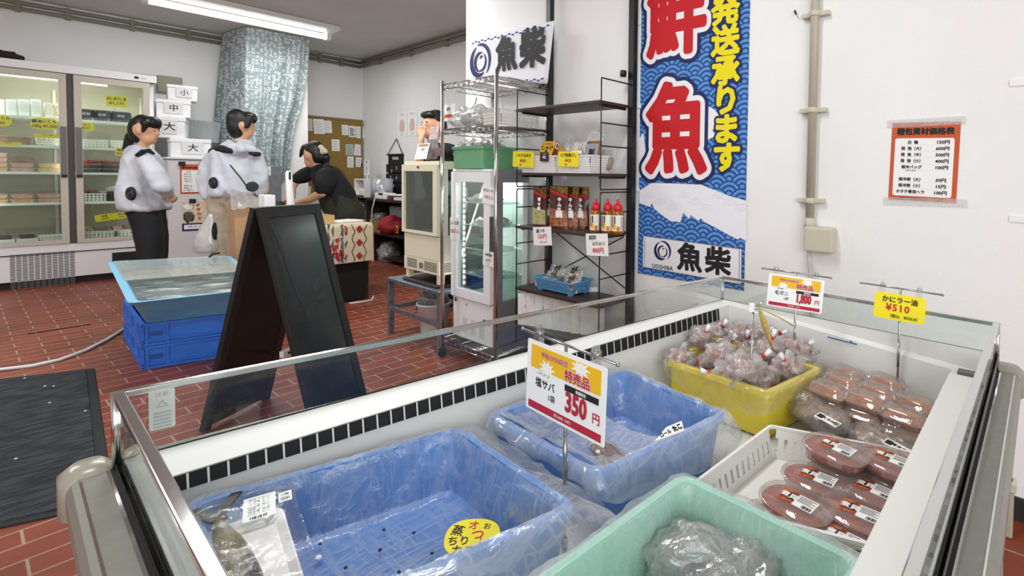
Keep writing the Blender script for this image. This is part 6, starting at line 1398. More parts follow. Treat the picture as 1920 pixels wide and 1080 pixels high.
ycard('yellow price card at the bottom behind the right door, left', 178, 215, 404, 417, '切身', '¥470', .02, -5, YS - .0); ycard('yellow price card at the bottom behind the right door, next to the trousers', 211, 246, 400, 412, '西京漬', '¥480', .02, -4, YS - .02)
b = MB(); p = aty(5, 97, 8.9); b.ball((p.x - .02, 8.85, zt0 + .03), .16, .14, .06, mat('dark_brown_fabric', '2a1f1d', .9), n=16, k=8, rough=.4); tag(b.build('folded_cloth'), 'dark cloth lying on top of the refrigerator at the left edge', 'cloth')

# ---------------------------------------------------------------- foam boxes, white chest freezer and its notices
CH = mat('chest_white', 'd9d9da', .4)
cy_ = 8.25; c0 = aty(306, 294, cy_); c0.x = 1.205; ccx1 = 1.93
ch = thing('chest_cabinet', 'plain white cabinet with two notices behind the man', 'cabinet', ((c0.x + ccx1) / 2, 8.6, 0))
b = MB(); b.box(c0.x, ccx1, cy_, YB - .2, .06, c0.z - .03, CH); b.build('body', ch, bevel=.02); b = MB(); b.box(c0.x - .01, ccx1 + .01, cy_ - .012, YB - .2, c0.z - .028, c0.z, CH); b.build('top', ch, bevel=.012); b = MB(); b.box(c0.x + .04, ccx1 - .04, cy_ + .04, YB - .25, 0, .06, BLACK); b.build('plinth', ch)
yp = cy_ - .002
q = [aty(x, y, yp) for x, y in ((337, 307), (383, 309), (383, 364), (340, 363))]
fm = frame(sum(q, V((0, 0, 0))) / 4, (1, 0, 0), (0, 0, 1)); price_poster('price_poster', 'orange price list held by magnets on the white cabinet', fm, q[1].x - q[0].x, q[0].z - q[3].z)
q = [aty(x, y, yp) for x, y in ((341, 377), (386, 378), (386, 432), (341, 433))]; W, H = q[1].x - q[0].x, q[0].z - q[3].z; fm = frame(sum(q, V((0, 0, 0))) / 4, (1, 0, 0), (0, 0, 1)); b = MB()
b.box(-W / 2, W / 2, -H / 2, H / 2, -.001, 0, mat('tan_poster', 'd8cba8', .6), fm); 
for k in range(9): a = PI * (k + .2) / 9; b.add([(-.1 * W, 0, .0004), (-.1 * W + .6 * W * math.cos(a), .5 * H * math.sin(a), .0004), (-.1 * W + .6 * W * math.cos(a + .16), .5 * H * math.sin(a + .16), .0004)], [(0, 1, 2)], mat('pale_ray', 'e6dcc0', .6), False, fm) if abs(.6 * math.cos(a) - .1) < .48 else None
b.ball((-.22 * W, -.02 * H, 0), .24 * W, .2 * H, .0015, mat('dark_shell', '3a322e', .6, c2='6a5a50', nscale=30), n=14, k=4, M=fm, rough=.3); b.ball((-.22 * W, .3 * H, 0), .22 * W, .11 * H, .0012, WC, n=14, k=4, M=fm)
for k, c in enumerate('オオカミ'): b.text(c, .12 * H, RI, fm, x=.17 * W + .02 * W * k, y=.36 * H - .15 * H * k, bold=.06)
b.box(-W / 2, W / 2, -.5 * H, -.24 * H, 0, .0008, NAVY, fm); b.box(-.42 * W, .46 * W, -.44 * H, -.29 * H, 0, .0012, WC, fm); b.text('入荷しました', .06 * H, KI, fm, y=-.36 * H, z=.0016, bold=.02)
tag(b.build('fish_poster'), 'tan poster with a dark shell and red writing on the white cabinet', 'poster')
for k, (x, y) in enumerate(((341, 306), (380, 307), (361, 376))): p = aty(x, y, yp - .004); b = MB(); b.box(p.x - .03, p.x + .03, p.y - .012, p.y, p.z - .03, p.z + .02, BLACK); tag(b.build('magnet_clip', bevel=.004), 'black magnet clip on the white cabinet, ' + ('top left of the price list', 'top right of the price list', 'top of the tan poster')[k], 'clip', 'black magnet clips')
# foam boxes: turned so that a front and a right side show
FB = mat('foam_box_white', 'eeeeee', .55, c2='e6e6e6', nscale=8); PAP = mat('grey_label_paper', 'd9d9da', .6)
def corner_box(name, label, xl, xn, xr, yt, yb_, D, a, ch_, cx_, cat='box', zbot=None, group='foam boxes on the white cabinet'):
    N = atd(xn, yt, D); n2 = V((-math.cos(a), math.sin(a), 0)); r2 = V((math.sin(a), math.cos(a), 0))
    def hit(px_, d_):
        r = ray(px_, yt); den = d_.x * r.y - d_.y * r.x; return ((O.x - N.x) * r.y - (O.y - N.y) * r.x) / den
    sl, sr = hit(xl, n2), hit(xr, r2); sr = min(sr, .55) if sr > 0 else .3; z1 = N.z; z0 = zbot if zbot is not None else atd(xn, yb_, D).z
    t = thing(name, label, cat, (N + n2 * sl * .5 + r2 * sr * .5).xy.to_3d() + V((0, 0, z0)), group); t['_n'] = 0; del t['_n']
    M = frame(V((N.x, N.y, z0)) + n2 * sl, -n2, r2); H = z1 - z0
    b = MB(); b.box(0, sl, 0, sr, 0, H * .78, FB, M); b.build('box_body', t, bevel=.008); b = MB(); b.box(-.006, sl + .006, -.006, sr + .006, H * .785, H, FB, M); b.build('lid', t, bevel=.008)
    b = MB(); f2 = M @ frame((sl * cx_, -.008, H * .5), (1, 0, 0), (0, 0, 1)); w_ = min(sl * .27, H * .55); b.box(-w_, w_, -H * .30, H * .30, 0, .0012, PAP, f2); b.text(ch_, H * .42, KI, f2, z=.002, bold=.012); b.build('label', t); return z0
zc_ = c0.z
z3_ = corner_box('foam_box', 'white foam box marked large standing lowest on the cabinet', 319, 395, 402, 262, 300, 6.35, .06, '大', .55, zbot=zc_ + .002)
zt3 = atd(395, 262, 6.35).z
z2_ = corner_box('foam_box', 'white foam box marked large, third from the top', 294, 346, 402, 220, 258, 6.2, .25, '大', .45, zbot=zt3 + .002); zt2 = atd(346, 220, 6.2).z
z1_ = corner_box('foam_box', 'white foam box marked medium, second from the top', 293, 357, 375, 190, 223, 6.3, .16, '中', .5, zbot=zt2 + .002); zt1_ = atd(357, 190, 6.3).z
corner_box('foam_box', 'small white foam box marked small on top of the stack', 314, 370, 371, 163, 192, 6.35, .1, '小', .55, zbot=zt1_ + .002)

q = atd(347, 224, 6.55); q1 = atd(402, 228, 6.55); b = MB(); b.box(0, (q1 - q).length, 0, .10, zt3 + .004 - q.z, 0, film('grey_clear_box', 'c4cccb', cover=.62, gloss=.1, vary=.1, bscale=4), frame(q, q1 - q, (-.2, 1, 0)))
tag(b.build('clear_case'), 'greyish clear plastic case lying beside the third foam box on the lowest one', 'case')
# ---------------------------------------------------------------- column hidden by a letter-print curtain
struct(MB().box(2.06, 2.70, 8.48, YB, 0, ZC, WALL), 'trim_column')
CUR = mat('grey_teal_cloth', '93a1a3', .85, c2='899799', nscale=5); LET = mat('pale_letter_print', 'd0d9d8', .85)
sil_l = [(55, 420), (66, 418), (140, 411), (200, 406), (270, 401), (330, 398), (420, 396)]; sil_r = [(60, 582), (73, 582), (140, 578), (210, 567), (280, 552), (330, 547), (420, 540)]
def interp(tb, y):
    for (y0, a), (y1, c) in zip(tb, tb[1:]):
        if y <= y1: return a + (c - a) * max(0, (y - y0)) / (y1 - y0)
    return tb[-1][1]
def curtain(u, v, off=0):
    y = 50 + v * 350; uc = .27 - .03 * v
    xl, xr = interp(sil_l, y + 14), interp(sil_r, y); xc = 463 - 8 * v
    if u < uc: f = u / uc; px_ = xl + (xc - xl) * f; Y = 9.22 + (8.40 - 9.22) * f ** .8
    else: f = (u - uc) / (1 - uc); px_ = xc + (xr - xc) * f; Y = 8.40 + .0 * f
    p = aty(px_, 200, Y); zt_ = ZC - .012; z = zt_ - v * 2.05
    fold = (.010 + .07 * v * v) * math.sin(u * 26 + v * 1.5 + math.sin(u * 9)) * (.4 + u) + .06 * max(0, u - .55) * math.sin((u * 5.5 + v * .8) * 5) * v
    return V((p.x, p.y + fold - off, z))
t = MB(); t.grid(lambda u, v: curtain(u, v), 70, 50, CUR)
random.seed(21); LT = 'AFEHTUYZXLKNOPRS8IJD'
def stamp(b, ch, u, v, su, sv, rot):
    vs, fs = text_mesh(ch, 0); c, d = math.cos(rot), math.sin(rot)
    for ox, oy in ((0, 0), (.09, .0), (0, .09), (.09, .09), (.045, .045)):
        b.add([curtain(min(.998, max(.002, u + (x * c - y * d + ox) * su)), min(.998, max(.0, v - (x * d + y * c + oy) * sv)), .004) for x, y, _ in vs], fs, LET)
for i in range(19):
    for j in range(46):
        if random.random() < .88: stamp(t, random.choice(LT), (i + .5 + random.uniform(-.2, .2)) / 19, (j + .5 + random.uniform(-.2, .2)) / 46, random.uniform(.042, .07), random.uniform(.02, .033), random.choice((0, 0, 0, PI / 2, -PI / 2, PI)))
tag(t.build('letter_curtain'), 'grey teal letter-print curtain hung round a column at the back', 'curtain')
# machine with a green sticker behind the man, below the curtain
ym_ = 7.9; a, c = aty(498, 310, ym_), aty(528, 375, ym_)
t = thing('grey_cabinet', 'grey metal cabinet with a green sticker between the man and the bending woman', 'cabinet', ((a.x + c.x) / 2, ym_ + .2, 0)); GM = mat('blue_grey_metal', '8b9096', .45, .3, c2='7f858c', nscale=12)
b = MB(); b.box(aty(480, 310, ym_).x, c.x, ym_, ym_ + .4, 0, a.z, GM); b.build('body', t, bevel=.01); b = MB(); q0, q1 = aty(497, 312, ym_ - .002), aty(508, 329, ym_ - .002); b.box(q0.x, q1.x, ym_ - .003, ym_ - .0005, q1.z, q0.z, WC); b.box(q0.x + .01, q1.x - .02, ym_ - .005, ym_ - .003, q1.z + .03, q0.z - .05, mat('lime_sticker', 'a3b83a', .6)); b.build('sticker', t, label='white and lime sticker')

# ---------------------------------------------------------------- cork board with pinned papers
CORK = mat('cork', '9a7d42', .85, c2='8f7239', nscale=60, bump=.15, bscale=120)
yk = YB - .03; tl, tr2 = aty(556, 215, yk), aty(685, 232, yk); zk0 = .95
t = thing('cork_board', 'big cork notice board on the back wall beside the curtain', 'notice board', (3.2, YB, zk0))
b = MB(); b.box(tl.x, min(tr2.x, XB - .02), yk, YB - .002, zk0, tl.z - .02, CORK); b.build('cork_sheet', t)
b = MB(); fr = mat('board_frame', '8a744c', .6); b.box(tl.x, min(tr2.x, XB - .02), yk - .01, YB - .002, tl.z - .02, tl.z + .01, fr); b.box(min(tr2.x, XB - .02) - .03, min(tr2.x, XB - .02), yk - .008, yk, zk0, tl.z - .02, fr); b.build('frame', t)
PG = mat('pale_green_paper', 'b9c9b8', .6); papers = [(562, 222, 573, 244, PG, 'pale green sheet at the top left of the cork board'), (575, 222, 586, 245, mat('cream_paper', 'dcdcc8', .6), 'cream sheet second from the left on the cork board'), (588, 223, 608, 251, WC, 'large white sheet at the top of the cork board'), (606, 226, 622, 249, WC, 'white sheet overlapping the large one on the cork board'), (641, 234, 653, 253, WC, 'white sheet left in the top right trio'), (654, 236, 667, 257, WC, 'sheet with bold lines in the middle of the top right trio'), (668, 237, 682, 259, WC, 'white sheet right in the top right trio'), (622, 261, 637, 283, WC, 'lone white sheet in the middle of the cork board'), (648, 270, 663, 291, PG, 'pale green sheet at the right of the cork board'), (664, 270, 679, 291, WC, 'tilted white sheet beside the pale green one'), (651, 293, 663, 314, WC, 'white sheet lower left in the right group'), (667, 295, 679, 313, WC, 'white sheet with writing lower right in the right group'), (559, 245, 575, 264, WC, 'upper white sheet at the left edge by the curtain'), (561, 263, 576, 283, WC, 'lower white sheet at the left edge by the curtain'), (563, 335, 575, 340, WC, 'small white slip under the bent arm'), (560, 349, 583, 364, WC, 'white sheet low behind the forearms')]
GI = mat('faint_grey_print', '8a8a90', .6)
for k, (x0, y0, x1, y1, m, lab) in enumerate(papers):
    dn = .004 + .002 * (k % 3)
    def dr(b, fm, W, H, k=k):
        for j in range(6 if H > .12 else 1): b.box(-.36 * W, (.36 - .1 * ((j + k) % 3)) * W, (.33 - .13 * j) * H - (.012 if k == 5 else .004), (.33 - .13 * j) * H, 0, .0012, KI if k in (5, 8, 11) else GI, fm)
    card('pinned_paper', lab, 'paper', aty(x0, y0, yk - dn), aty(x1, y0 + (.6 if k != 9 else 2), yk - dn), aty(x0 + (1 if k == 9 else 0), y1, yk - dn), m, dr, 'papers on the cork board')

# ---------------------------------------------------------------- floor mat, tub on crates, sandwich board, serving table
def mat_weave():
    m = mat('dark_ribbed_mat', '23262b', .9); nt = m.node_tree; N = nt.nodes.new; L = nt.links.new; b = nt.nodes['Principled BSDF']
    tc = N('ShaderNodeTexCoord'); mp = N('ShaderNodeMapping'); mp.inputs['Scale'].default_value = (11, 36, 1); L(tc.outputs['Object'], mp.inputs[0])
    v = N('ShaderNodeTexVoronoi'); v.inputs['Scale'].default_value = 1.0; L(mp.outputs[0], v.inputs['Vector'])
    r = N('ShaderNodeValToRGB'); r.color_ramp.elements[0].color = (.045, .05, .062, 1); r.color_ramp.elements[1].color = (.008, .009, .012, 1); r.color_ramp.elements[1].position = .7; L(v.outputs['Distance'], r.inputs[0]); L(r.outputs[0], b.inputs['Base Color'])
    bp = N('ShaderNodeBump'); bp.inputs['Strength'].default_value = .9; bp.inputs['Distance'].default_value = .012; bp.invert = True; L(v.outputs['Distance'], bp.inputs['Height']); L(bp.outputs[0], b.inputs['Normal']); return m
MATW = mat_weave(); MEDGE = mat('mat_edge_rubber', '1a1c20', .8)
mq = [atz(178, 692, 0), atz(216, 946, 0)]; mdir = (atz(0, 712, 0) - mq[0]).normalized(); mdir2 = (atz(0, 987, 0) - atz(150, 955, 0)).normalized()
q4 = [mq[0], mq[1], mq[1] + mdir2 * 1.7, mq[0] + mdir * 1.7]
t = thing('floor_mat', 'dark ribbed entrance mat on the tile floor left of the freezer', 'mat', sum(q4, V((0, 0, 0))) / 4)
b = MB(); b.hexa([p + V((0, 0, .0005)) for p in q4], setz(inset(q4, .004), .007), MEDGE); b.build('rubber_edge', t); b = MB(); i4 = inset(q4, .035); b.hexa(setz(i4, .005), setz(inset(i4, .004), .013), MATW); b.build('ribbed_pile', t)
random.seed(12)
for x, y in ((46, 709), (84, 724), (101, 724), (160, 770), (30, 860), (93, 755)):
    p = atz(x, y, .014); b = MB(); b.ball(p, .006, .004, .003, WC, n=7, k=4, rough=.4); tag(b.build('paper_scrap'), 'tiny white scrap on the dark floor mat', 'scrap', 'white scraps on the mat')

# blue crates and the pale tub
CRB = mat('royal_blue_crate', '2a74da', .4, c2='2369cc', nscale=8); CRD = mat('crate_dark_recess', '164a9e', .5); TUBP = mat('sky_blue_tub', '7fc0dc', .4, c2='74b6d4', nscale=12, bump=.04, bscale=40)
F0 = atz(265, 695, 0); F1 = atz(410, 680, 0); u_ = V((math.cos(-.24), math.sin(-.24), 0)); Lc = .66; v_ = V((math.cos(1.545), math.sin(1.545), 0)); Dc = 1.0
def CM(z):
    m = Matrix((u_, v_, V((0, 0, 1)))).transposed().to_4x4(); m.translation = (F0.x, F0.y, z); return m
def crate(label, z0, h):
    M = CM(z0); t = thing('blue_crate', label, 'crate', (F0 + u_ * Lc / 2 + v_ * Dc / 2).xy.to_3d() + V((0, 0, z0)), 'blue crates under the pale tub')
    b = MB(); s = .012; c4_ = [(s, s), (Lc - s, s), (Lc - s, Dc - s), (s, Dc - s)]
    ring = lambda d, z: [V((d, d, z)), V((Lc - d, d, z)), V((Lc - d, Dc - d, z)), V((d, Dc - d, z))]
    b.loft([ring(s, .004), ring(s, h - .004), ring(s + .01, h - .004), ring(s + .01, .015)], CRB, M=M, smooth=False); 
    for z, hh in ((.0, .016), (h * .17, .012), (h - .018, .016)): b.loft([ring(.0, z), ring(.0, z + hh), ring(s + .008, z + hh), ring(s + .008, z)], CRB, M=M, cap=False, smooth=False); 
    
    def rib(x, y, dx, dy): b.box(x, x + dx, y, y + dy, .004, h - .006, CRB, M)
    for y in (0, .09, .20, Dc * .47, Dc * .55, Dc - .2, Dc - .1, Dc - .02): rib(.001, y, .014, .015)
    for x in (0, .02, .115, Lc - .13, Lc - .035): rib(x, .001, .014, .014)
    b.box(Lc * .52, Lc * .53, .001, .012, .02, h * .17, CRB, M); b.build('crate_wall', t)
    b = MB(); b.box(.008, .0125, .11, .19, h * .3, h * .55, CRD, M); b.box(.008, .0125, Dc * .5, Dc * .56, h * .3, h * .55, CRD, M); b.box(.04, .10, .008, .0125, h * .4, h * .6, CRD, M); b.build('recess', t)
crate('royal blue crate standing on the floor under the other one', .002, .150); crate('royal blue crate between the floor crate and the pale tub', .153, .148)
r4 = [atz(241, 569, .50), atz(436, 547, .50), atz(444, 479, .56), atz(202, 491, .57)]
r4[1] = r4[0] + (r4[1] - r4[0]).normalized() * .66; r4[2] = r4[3] + (r4[2] - r4[3]).normalized() * .72
f0 = CM(.302); b0 = [f0 @ V((.03, .0, 0)), f0 @ V((Lc - .06, .0, 0)), f0 @ V((Lc - .06, Dc - .1, 0)), f0 @ V((.03, Dc - .1, 0))]
t = thing('pale_tub', 'pale sky-blue tub of fish in water stacked on the royal blue crates', 'tub', sum(b0, V((0, 0, 0))) / 4)
def lerp4(f, d=0): q = [a.lerp(c, f) for a, c in zip(b0, r4)]; return inset(q, d) if d else q
b = MB(); rr_ = lambda f, d, dz=0, r=.05: [p + V((0, 0, dz)) for p in rring(lerp4(f, d), r)]
b.loft([rr_(0, 0), rr_(.92, .012), rr_(.86, .0, 0), rr_(1, -.002), rr_(1, .035), rr_(.97, .04), rr_(.05, .03), rr_(.04, .06)], TUBP, smooth=False); b.build('tub_wall', t)
WAT = mat('murky_water', '7d8a88', .12, c2='3c4747', nscale=7, stretch=(1.2, 3, 1), bump=.12, bscale=9); wz = .80
b = MB(); b.add(rr_(wz, .036), [tuple(range(len(rr_(wz, .036))))], WAT); b.build('water', t)
FSK = mat('silver_fish_skin', '5c6668', .3, c2='b0b4ae', nscale=9, coat=.5); random.seed(31)
W4 = lerp4(wz, .08)
for k in range(10):
    a, c = (k % 2 + .5 + random.uniform(-.2, .2)) / 2, (k // 2 + .5) / 5; p = W4[0].lerp(W4[1], a).lerp(W4[3].lerp(W4[2], a), c); M = rotz(p + V((0, 0, -.006)), math.atan2(u_.y, u_.x) + random.uniform(-.3, .3)); ln = .12
    b = MB(); fishbody(b, FSK, M @ Matrix.Rotation(PI / 2, 4, 'Z'), [(0, -ln, 0, .005, .006), (0, -ln * .6, 0, .022, .014), (0, 0, 0, .032, .02), (0, ln * .6, 0, .02, .013), (0, ln, 0, .008, .006), (0, ln * 1.25, 0, .02, .003)])
    tag(b.build('live_fish'), 'silver grey fish lying at the water surface in the pale tub', 'fish', 'fish in the pale tub')
SHEET = film('clear_acrylic_lid', 'e6e8dc', cover=.30, gloss=.12, vary=.15, bscale=4, grough=.05, bump=.1)
q = inset(lerp4(1.0), .03); m0 = q[0].lerp(q[3], .45); m1 = q[1].lerp(q[2], .45)
b = MB(); z1 = V((0, 0, .004)); b.hexa([m0 + z1, m1 + z1, q[2] + z1, q[3] + z1], [p + z1 * 2 for p in (m0, m1, q[2], q[3])], SHEET); tag(b.build('acrylic_sheet'), 'clear lid sheet covering the far half of the pale tub', 'lid')
b = MB(); p = atz(398, 482, .585); b.tube([p + V((-.02, 0, 0)), p + V((0, 0, .025)), p + V((.05, .02, .025))], .008, KI, n=6); tag(b.build('black_hook'), 'small black hook on the far rim of the pale tub', 'hook')
# white hose on the floor
b = MB(); pts = [atz(x, y, .012) for x, y in ((-60, 701), (0, 693), (60, 686), (110, 675), (160, 657), (200, 637), (232, 617))]; b.tube(pts, .011, mat('white_hose', 'd9d9d6', .5), n=8); tag(b.build('hose'), 'white hose running across the tiles to the blue crates', 'hose')
b = MB(); b.box(-.16, .16, -.012, .012, 0, .003, KI, rotz(atz(113, 617, .001), .05)); tag(b.build('floor_crack'), 'thin dark strip on the tiles between the refrigerator and the mat', 'strip')

# ---- sandwich board
th = .575; n_ = V((math.cos(th), math.sin(th), 0)); e_ = V((math.sin(th), -math.cos(th), 0))
r1 = ray(477, 390); kz = None
def solve(d):
    N = O + r1 * d; a = atp(387, 790, N, n_); bb = atp(567, 745, N, n_); return N, a, bb
d = 2.0
for _ in range(40):
    N, a, bb = solve(d); d *= 1 + (a.z - .06) * .4
N, a, bb = solve(d); zr_ = N.z; s = ((bb - N).dot(e_) / (N.z - bb.z) + (a - N).dot(-e_) / (N.z - a.z)) / 2
rf2 = ray(592, 382); nx = N.xy; den = n_.x * rf2.y - n_.y * rf2.x; Ls = ((O.x - N.x) * rf2.y - (O.y - N.y) * rf2.x) / den
t = thing('sandwich_board', 'black wooden A-frame blackboard standing open on the tiles behind the freezer', 'blackboard', V((N.x, N.y, 0)) + n_ * Ls / 2)
BWD = mat('black_stained_wood', '1c1c1c', .5, c2='232323', nscale=30); SLATE = mat('dark_slate_board', '20262a', .22, c2='2b3234', nscale=3, spec=.6); BACK = mat('dark_brown_back', '1d110c', .6)
for sgn, nm in ((1, 'front'), (-1, 'rear')):
    dn = (e_ * sgn * s - V((0, 0, 1))).normalized(); hl = zr_ / -dn.z - .004; out = n_.cross(dn).normalized(); out = out if out.dot(e_) * sgn > 0 else -out
    top = N + e_ * sgn * .012; M = Matrix((n_, -dn, n_.cross(-dn))).transposed().to_4x4(); M.translation = top          # x along the ridge, y up the panel
    sg = 1 if n_.cross(-dn).dot(out) > 0 else -1; f = .042
    b = MB(); z0_, z1_ = (-.012, .012)
    b.box(0, f, -hl, 0, z0_, z1_, BWD, M); b.box(Ls - f, Ls, -hl, 0, z0_, z1_, BWD, M); b.box(f, Ls - f, -f * 1.3, 0, z0_, z1_, BWD, M); b.box(f, Ls - f, -hl + .02, -hl + .02 + f * 1.2, z0_, z1_, BWD, M)
    p = b.build('panel_frame', t, bevel=.002)
    b = MB(); b.box(f, Ls - f, -hl + .07, -f * 1.3, -.003, .004, SLATE if False else SLATE, M); b.box(f, Ls - f, -hl + .07, -f * 1.3, -.0065 * sg - .001, -.0065 * sg + .001, BACK, M); b.build('board', t)
    if sgn == 1:
        sm = mat('painted_reflection', '2c3133', .5); b = MB(); zz = .0055 * sg  # reflections in the slate, painted on as lighter grey shapes
        def reflection_shape(pts): b.add([(x * (Ls - 2 * f) + f, -y * hl, zz) for x, y in pts], [tuple(range(len(pts)))], sm, False, M)
        reflection_shape([(.03, .10), (.10, .09), (.26, .44), (.22, .46)]); reflection_shape([(.25, .43), (.5, .415), (.92, .385), (.95, .40), (.5, .44), (.25, .455)]); reflection_shape([(.26, .47), (.7, .44), (.72, .46), (.4, .485), (.3, .53), (.27, .52)])
        b.build('painted_reflection', t, label='grey smears of wiped chalk')
b = MB(); b.tube([N + V((0, 0, -.01)), N + n_ * Ls + V((0, 0, -.01))], .01, BLACK); b.build('hinge', t)
b = MB(); p = atp(537, 661, N + n_ * Ls * .5, e_); b.box(-.03, .03, -.012, .012, -.015, .015, WPL, rotz(p, th)); b.tube([p - e_ * .28, p + e_ * .28], .006, KI); b.build('spacer_bar', t)

# ---- serving table with two cloths
ty0, ty1 = 5.46, 6.05; tx1 = aty(699, 480, ty0).x; tx0 = aty(505, 430, ty0).x; tz = aty(690, 419, ty0).z; zd = aty(665, 491, ty0).z
t = thing('serving_table', 'serving table whose legs are hidden by its cloths', 'table', ((tx0 + tx1) / 2, (ty0 + ty1) / 2, 0))
b = MB(); b.box(tx0 + .01, tx1 - .01, ty0 + .01, ty1 - .01, tz - .04, tz - .004, DWD); b.build('tabletop', t)
for x in (tx0 + .05, tx1 - .05):
    for y in (ty0 + .05, ty1 - .05): b = MB(); b.box(x - .02, x + .02, y - .02, y + .02, 0, tz - .04, DWD); b.build('leg', t)
LIN = mat('cream_linen', 'd2c2a2', .85, c2='cbb997', nscale=60); RCL = mat('woven_red', 'a3242c', .85); GCL = mat('woven_grey_blue', '55606e', .85); KCL = mat('woven_black', '22242a', .85); BKC = mat('black_cloth', '0c0c0d', .9)
b = MB(); rg = lambda d, z: rring([V((tx0 - d, ty0 - d, z)), V((tx1 + d, ty0 - d, z)), V((tx1 + d, ty1 + d, z)), V((tx0 - d, ty1 + d, z))], .04)
b.loft([rg(-.03, .012), rg(-.018, zd), rg(-.003, tz - .01), rg(-.003, tz)], BKC, smooth=False, cap1=False); tag(b.build('black_cloth'), 'black cloth hanging to the floor round the serving table', 'tablecloth')
cx0 = aty(598, 430, ty0).x
b = MB(); rg2 = lambda d, z: rring([V((cx0, ty0 - d, z)), V((tx1 + d, ty0 - d, z)), V((tx1 + d, ty1 + d, z)), V((cx0, ty1 + d, z))], .035)
b.loft([rg2(.016, zd), rg2(.012, tz - .03), rg2(.004, tz + .004), rg2(-.02, tz + .007)], LIN, cap0=False)
fm = frame((tx1, ty0 - .0155, tz), (1, 0, 0), (0, 0, 1)); fy = lambda x, y: (aty(x, y, ty0 - .015).x - tx1, aty(x, y, ty0 - .015).z - tz)
def pgon(pts, m, z=.002): b.add([(*fy(560 + x / 4.909, 380 + y / 4.909), z) for x, y in pts], [tuple(range(len(pts)))], m, False, fm)
for y in (243, 367, 489): pgon([(546, y - 30), (572, y - 30), (572, y + 30), (546, y + 30)], RCL); pgon([(531, y - 13), (588, y - 13), (588, y + 13), (531, y + 13)], RCL, .0024)
for i in range(26):
    y = 205 + i * 13.2; ph = (i * 13.2 % 124) / 124; a = abs(ph - .5) * 2
    for x in (488 + 30 * (1 - a), 625 - 30 * (1 - a)): pgon([(x - 6, y), (x, y - 8), (x + 6, y), (x, y + 8)], KCL)
for y in (200, 330, 460): pgon([(262, y), (290, y + 2), (270, y + 60)], GCL); pgon([(322, y), (322, y + 120), (300, y + 60)], GCL); pgon([(290, y + 130), (262, y + 128), (268, y + 60)], GCL)
for y in (205, 325, 450): pgon([(384, y), (412, y - 5), (392, y + 50)], GCL); pgon([(412, y + 20), (412, y + 110), (384, y + 90), (390, y + 60)], GCL); pgon([(442, y + 20), (420, y + 60), (430, y + 100), (450, y + 40)], GCL if y > 300 else RCL)
for k, (x, y) in enumerate(((355, 340), (300, 400), (330, 430), (360, 470), (395, 440), (330, 470), (375, 520), (400, 480), (345, 400), (355, 500))): pgon([(x - 24, y), (x, y - 14), (x + 2, y + 46)], RCL); pgon([(x, y), (x + 20, y - 22), (x + 18, y + 40)], RCL, .0022)
pgon([(420, 210), (445, 225), (448, 290), (425, 300)], RCL, .0022); pgon([(427, 225), (435, 232), (430, 280)], LIN, .003)
tag(b.build('patterned_cloth'), 'cream cloth with red crosses and grey diamonds over the right end of the serving table', 'tablecloth')
b = MB(); q0 = aty(603, 412, ty0 + .10); q1 = aty(626, 430, ty0 + .1)
PINE = mat('pine_box', 'c9ab74', .6); x0, x1 = q0.x, q1.x; zb = tz + .010
b.box(x0, x1, ty0 + .08, ty0 + .09, zb, zb + .085, PINE); b.box(x0, x1, ty0 + .30, ty0 + .31, zb, zb + .085, PINE); b.box(x1 - .01, x1, ty0 + .09, ty0 + .30, zb, zb + .085, PINE); b.box(x0, x0 + .01, ty0 + .09, ty0 + .30, zb, zb + .085, PINE); b.box(x0 + .01, x1 - .01, ty0 + .09, ty0 + .30, zb, zb + .01, PINE); tag(b.build('wooden_tray'), 'small pine box at the left end of the patterned cloth', 'box')
def paper_stack(label, x0, y0, x1, y1, z, rot, m=WC):
    p = atz((x0 + x1) / 2, (y0 + y1) / 2, z); W = abs(atz(x1, y1, z).x - atz(x0, y0, z).x); b = MB(); b.box(-W / 2, W / 2, -.12, .12, 0, .008, m, rotz(p, rot)); b.box(-W / 2 + .03, W / 2 + .02, -.11, .10, .008, .011, m, rotz(p, rot + .2)); tag(b.build('paper_sheets'), label, 'paper')
paper_stack('loose white papers on the patterned cloth', 628, 418, 660, 412, tz + .010, .2); paper_stack('cream wrapping paper at the right of the loose papers', 660, 412, 682, 416, tz + .010, -.1, mat('cream_paper'))
Yb = ty0 + .12
p0, p1 = aty(541, 320, Yb), aty(547, 392, Yb); b = MB(); p1.z = tz + .006
b.tube([p1, p1.lerp(p0, .3), p1.lerp(p0, .7), p0.lerp(p1, .04), p0], [.034, .032, .029, .026, .015], mat('glossy_white', 'f4f4f2', .2, coat=.4), n=12); c = p0.lerp(p1, .06) + V((0, -.03, 0)); b.box(c.x - .008, c.x + .008, c.y, c.y + .006, c.z - .05, c.z + .02, KI); tag(b.build('white_paddle'), 'white plastic handle with a hole standing at the near edge of the serving table', 'handle')
q0, q1 = aty(496, 366, Yb), aty(517, 384, Yb); b = MB(); b.box(q0.x, q1.x, Yb, Yb + .18, tz + .004, q0.z, WPL); tag(b.build('white_box', bevel=.008), 'white box seen just above the blackboard top', 'box')
q0, q1 = aty(517, 376, Yb + .05), aty(530, 384, Yb + .05); b = MB(); b.ball(((q0.x + q1.x) / 2, Yb + .12, q1.z - .02), .07, .06, .06, BLACK, n=12, k=8); b.box(q0.x, q1.x, Yb + .08, Yb + .16, tz + .004, q1.z - .02, BLACK); tag(b.build('black_pouch'), 'small black pouch beside the white box above the blackboard', 'pouch')
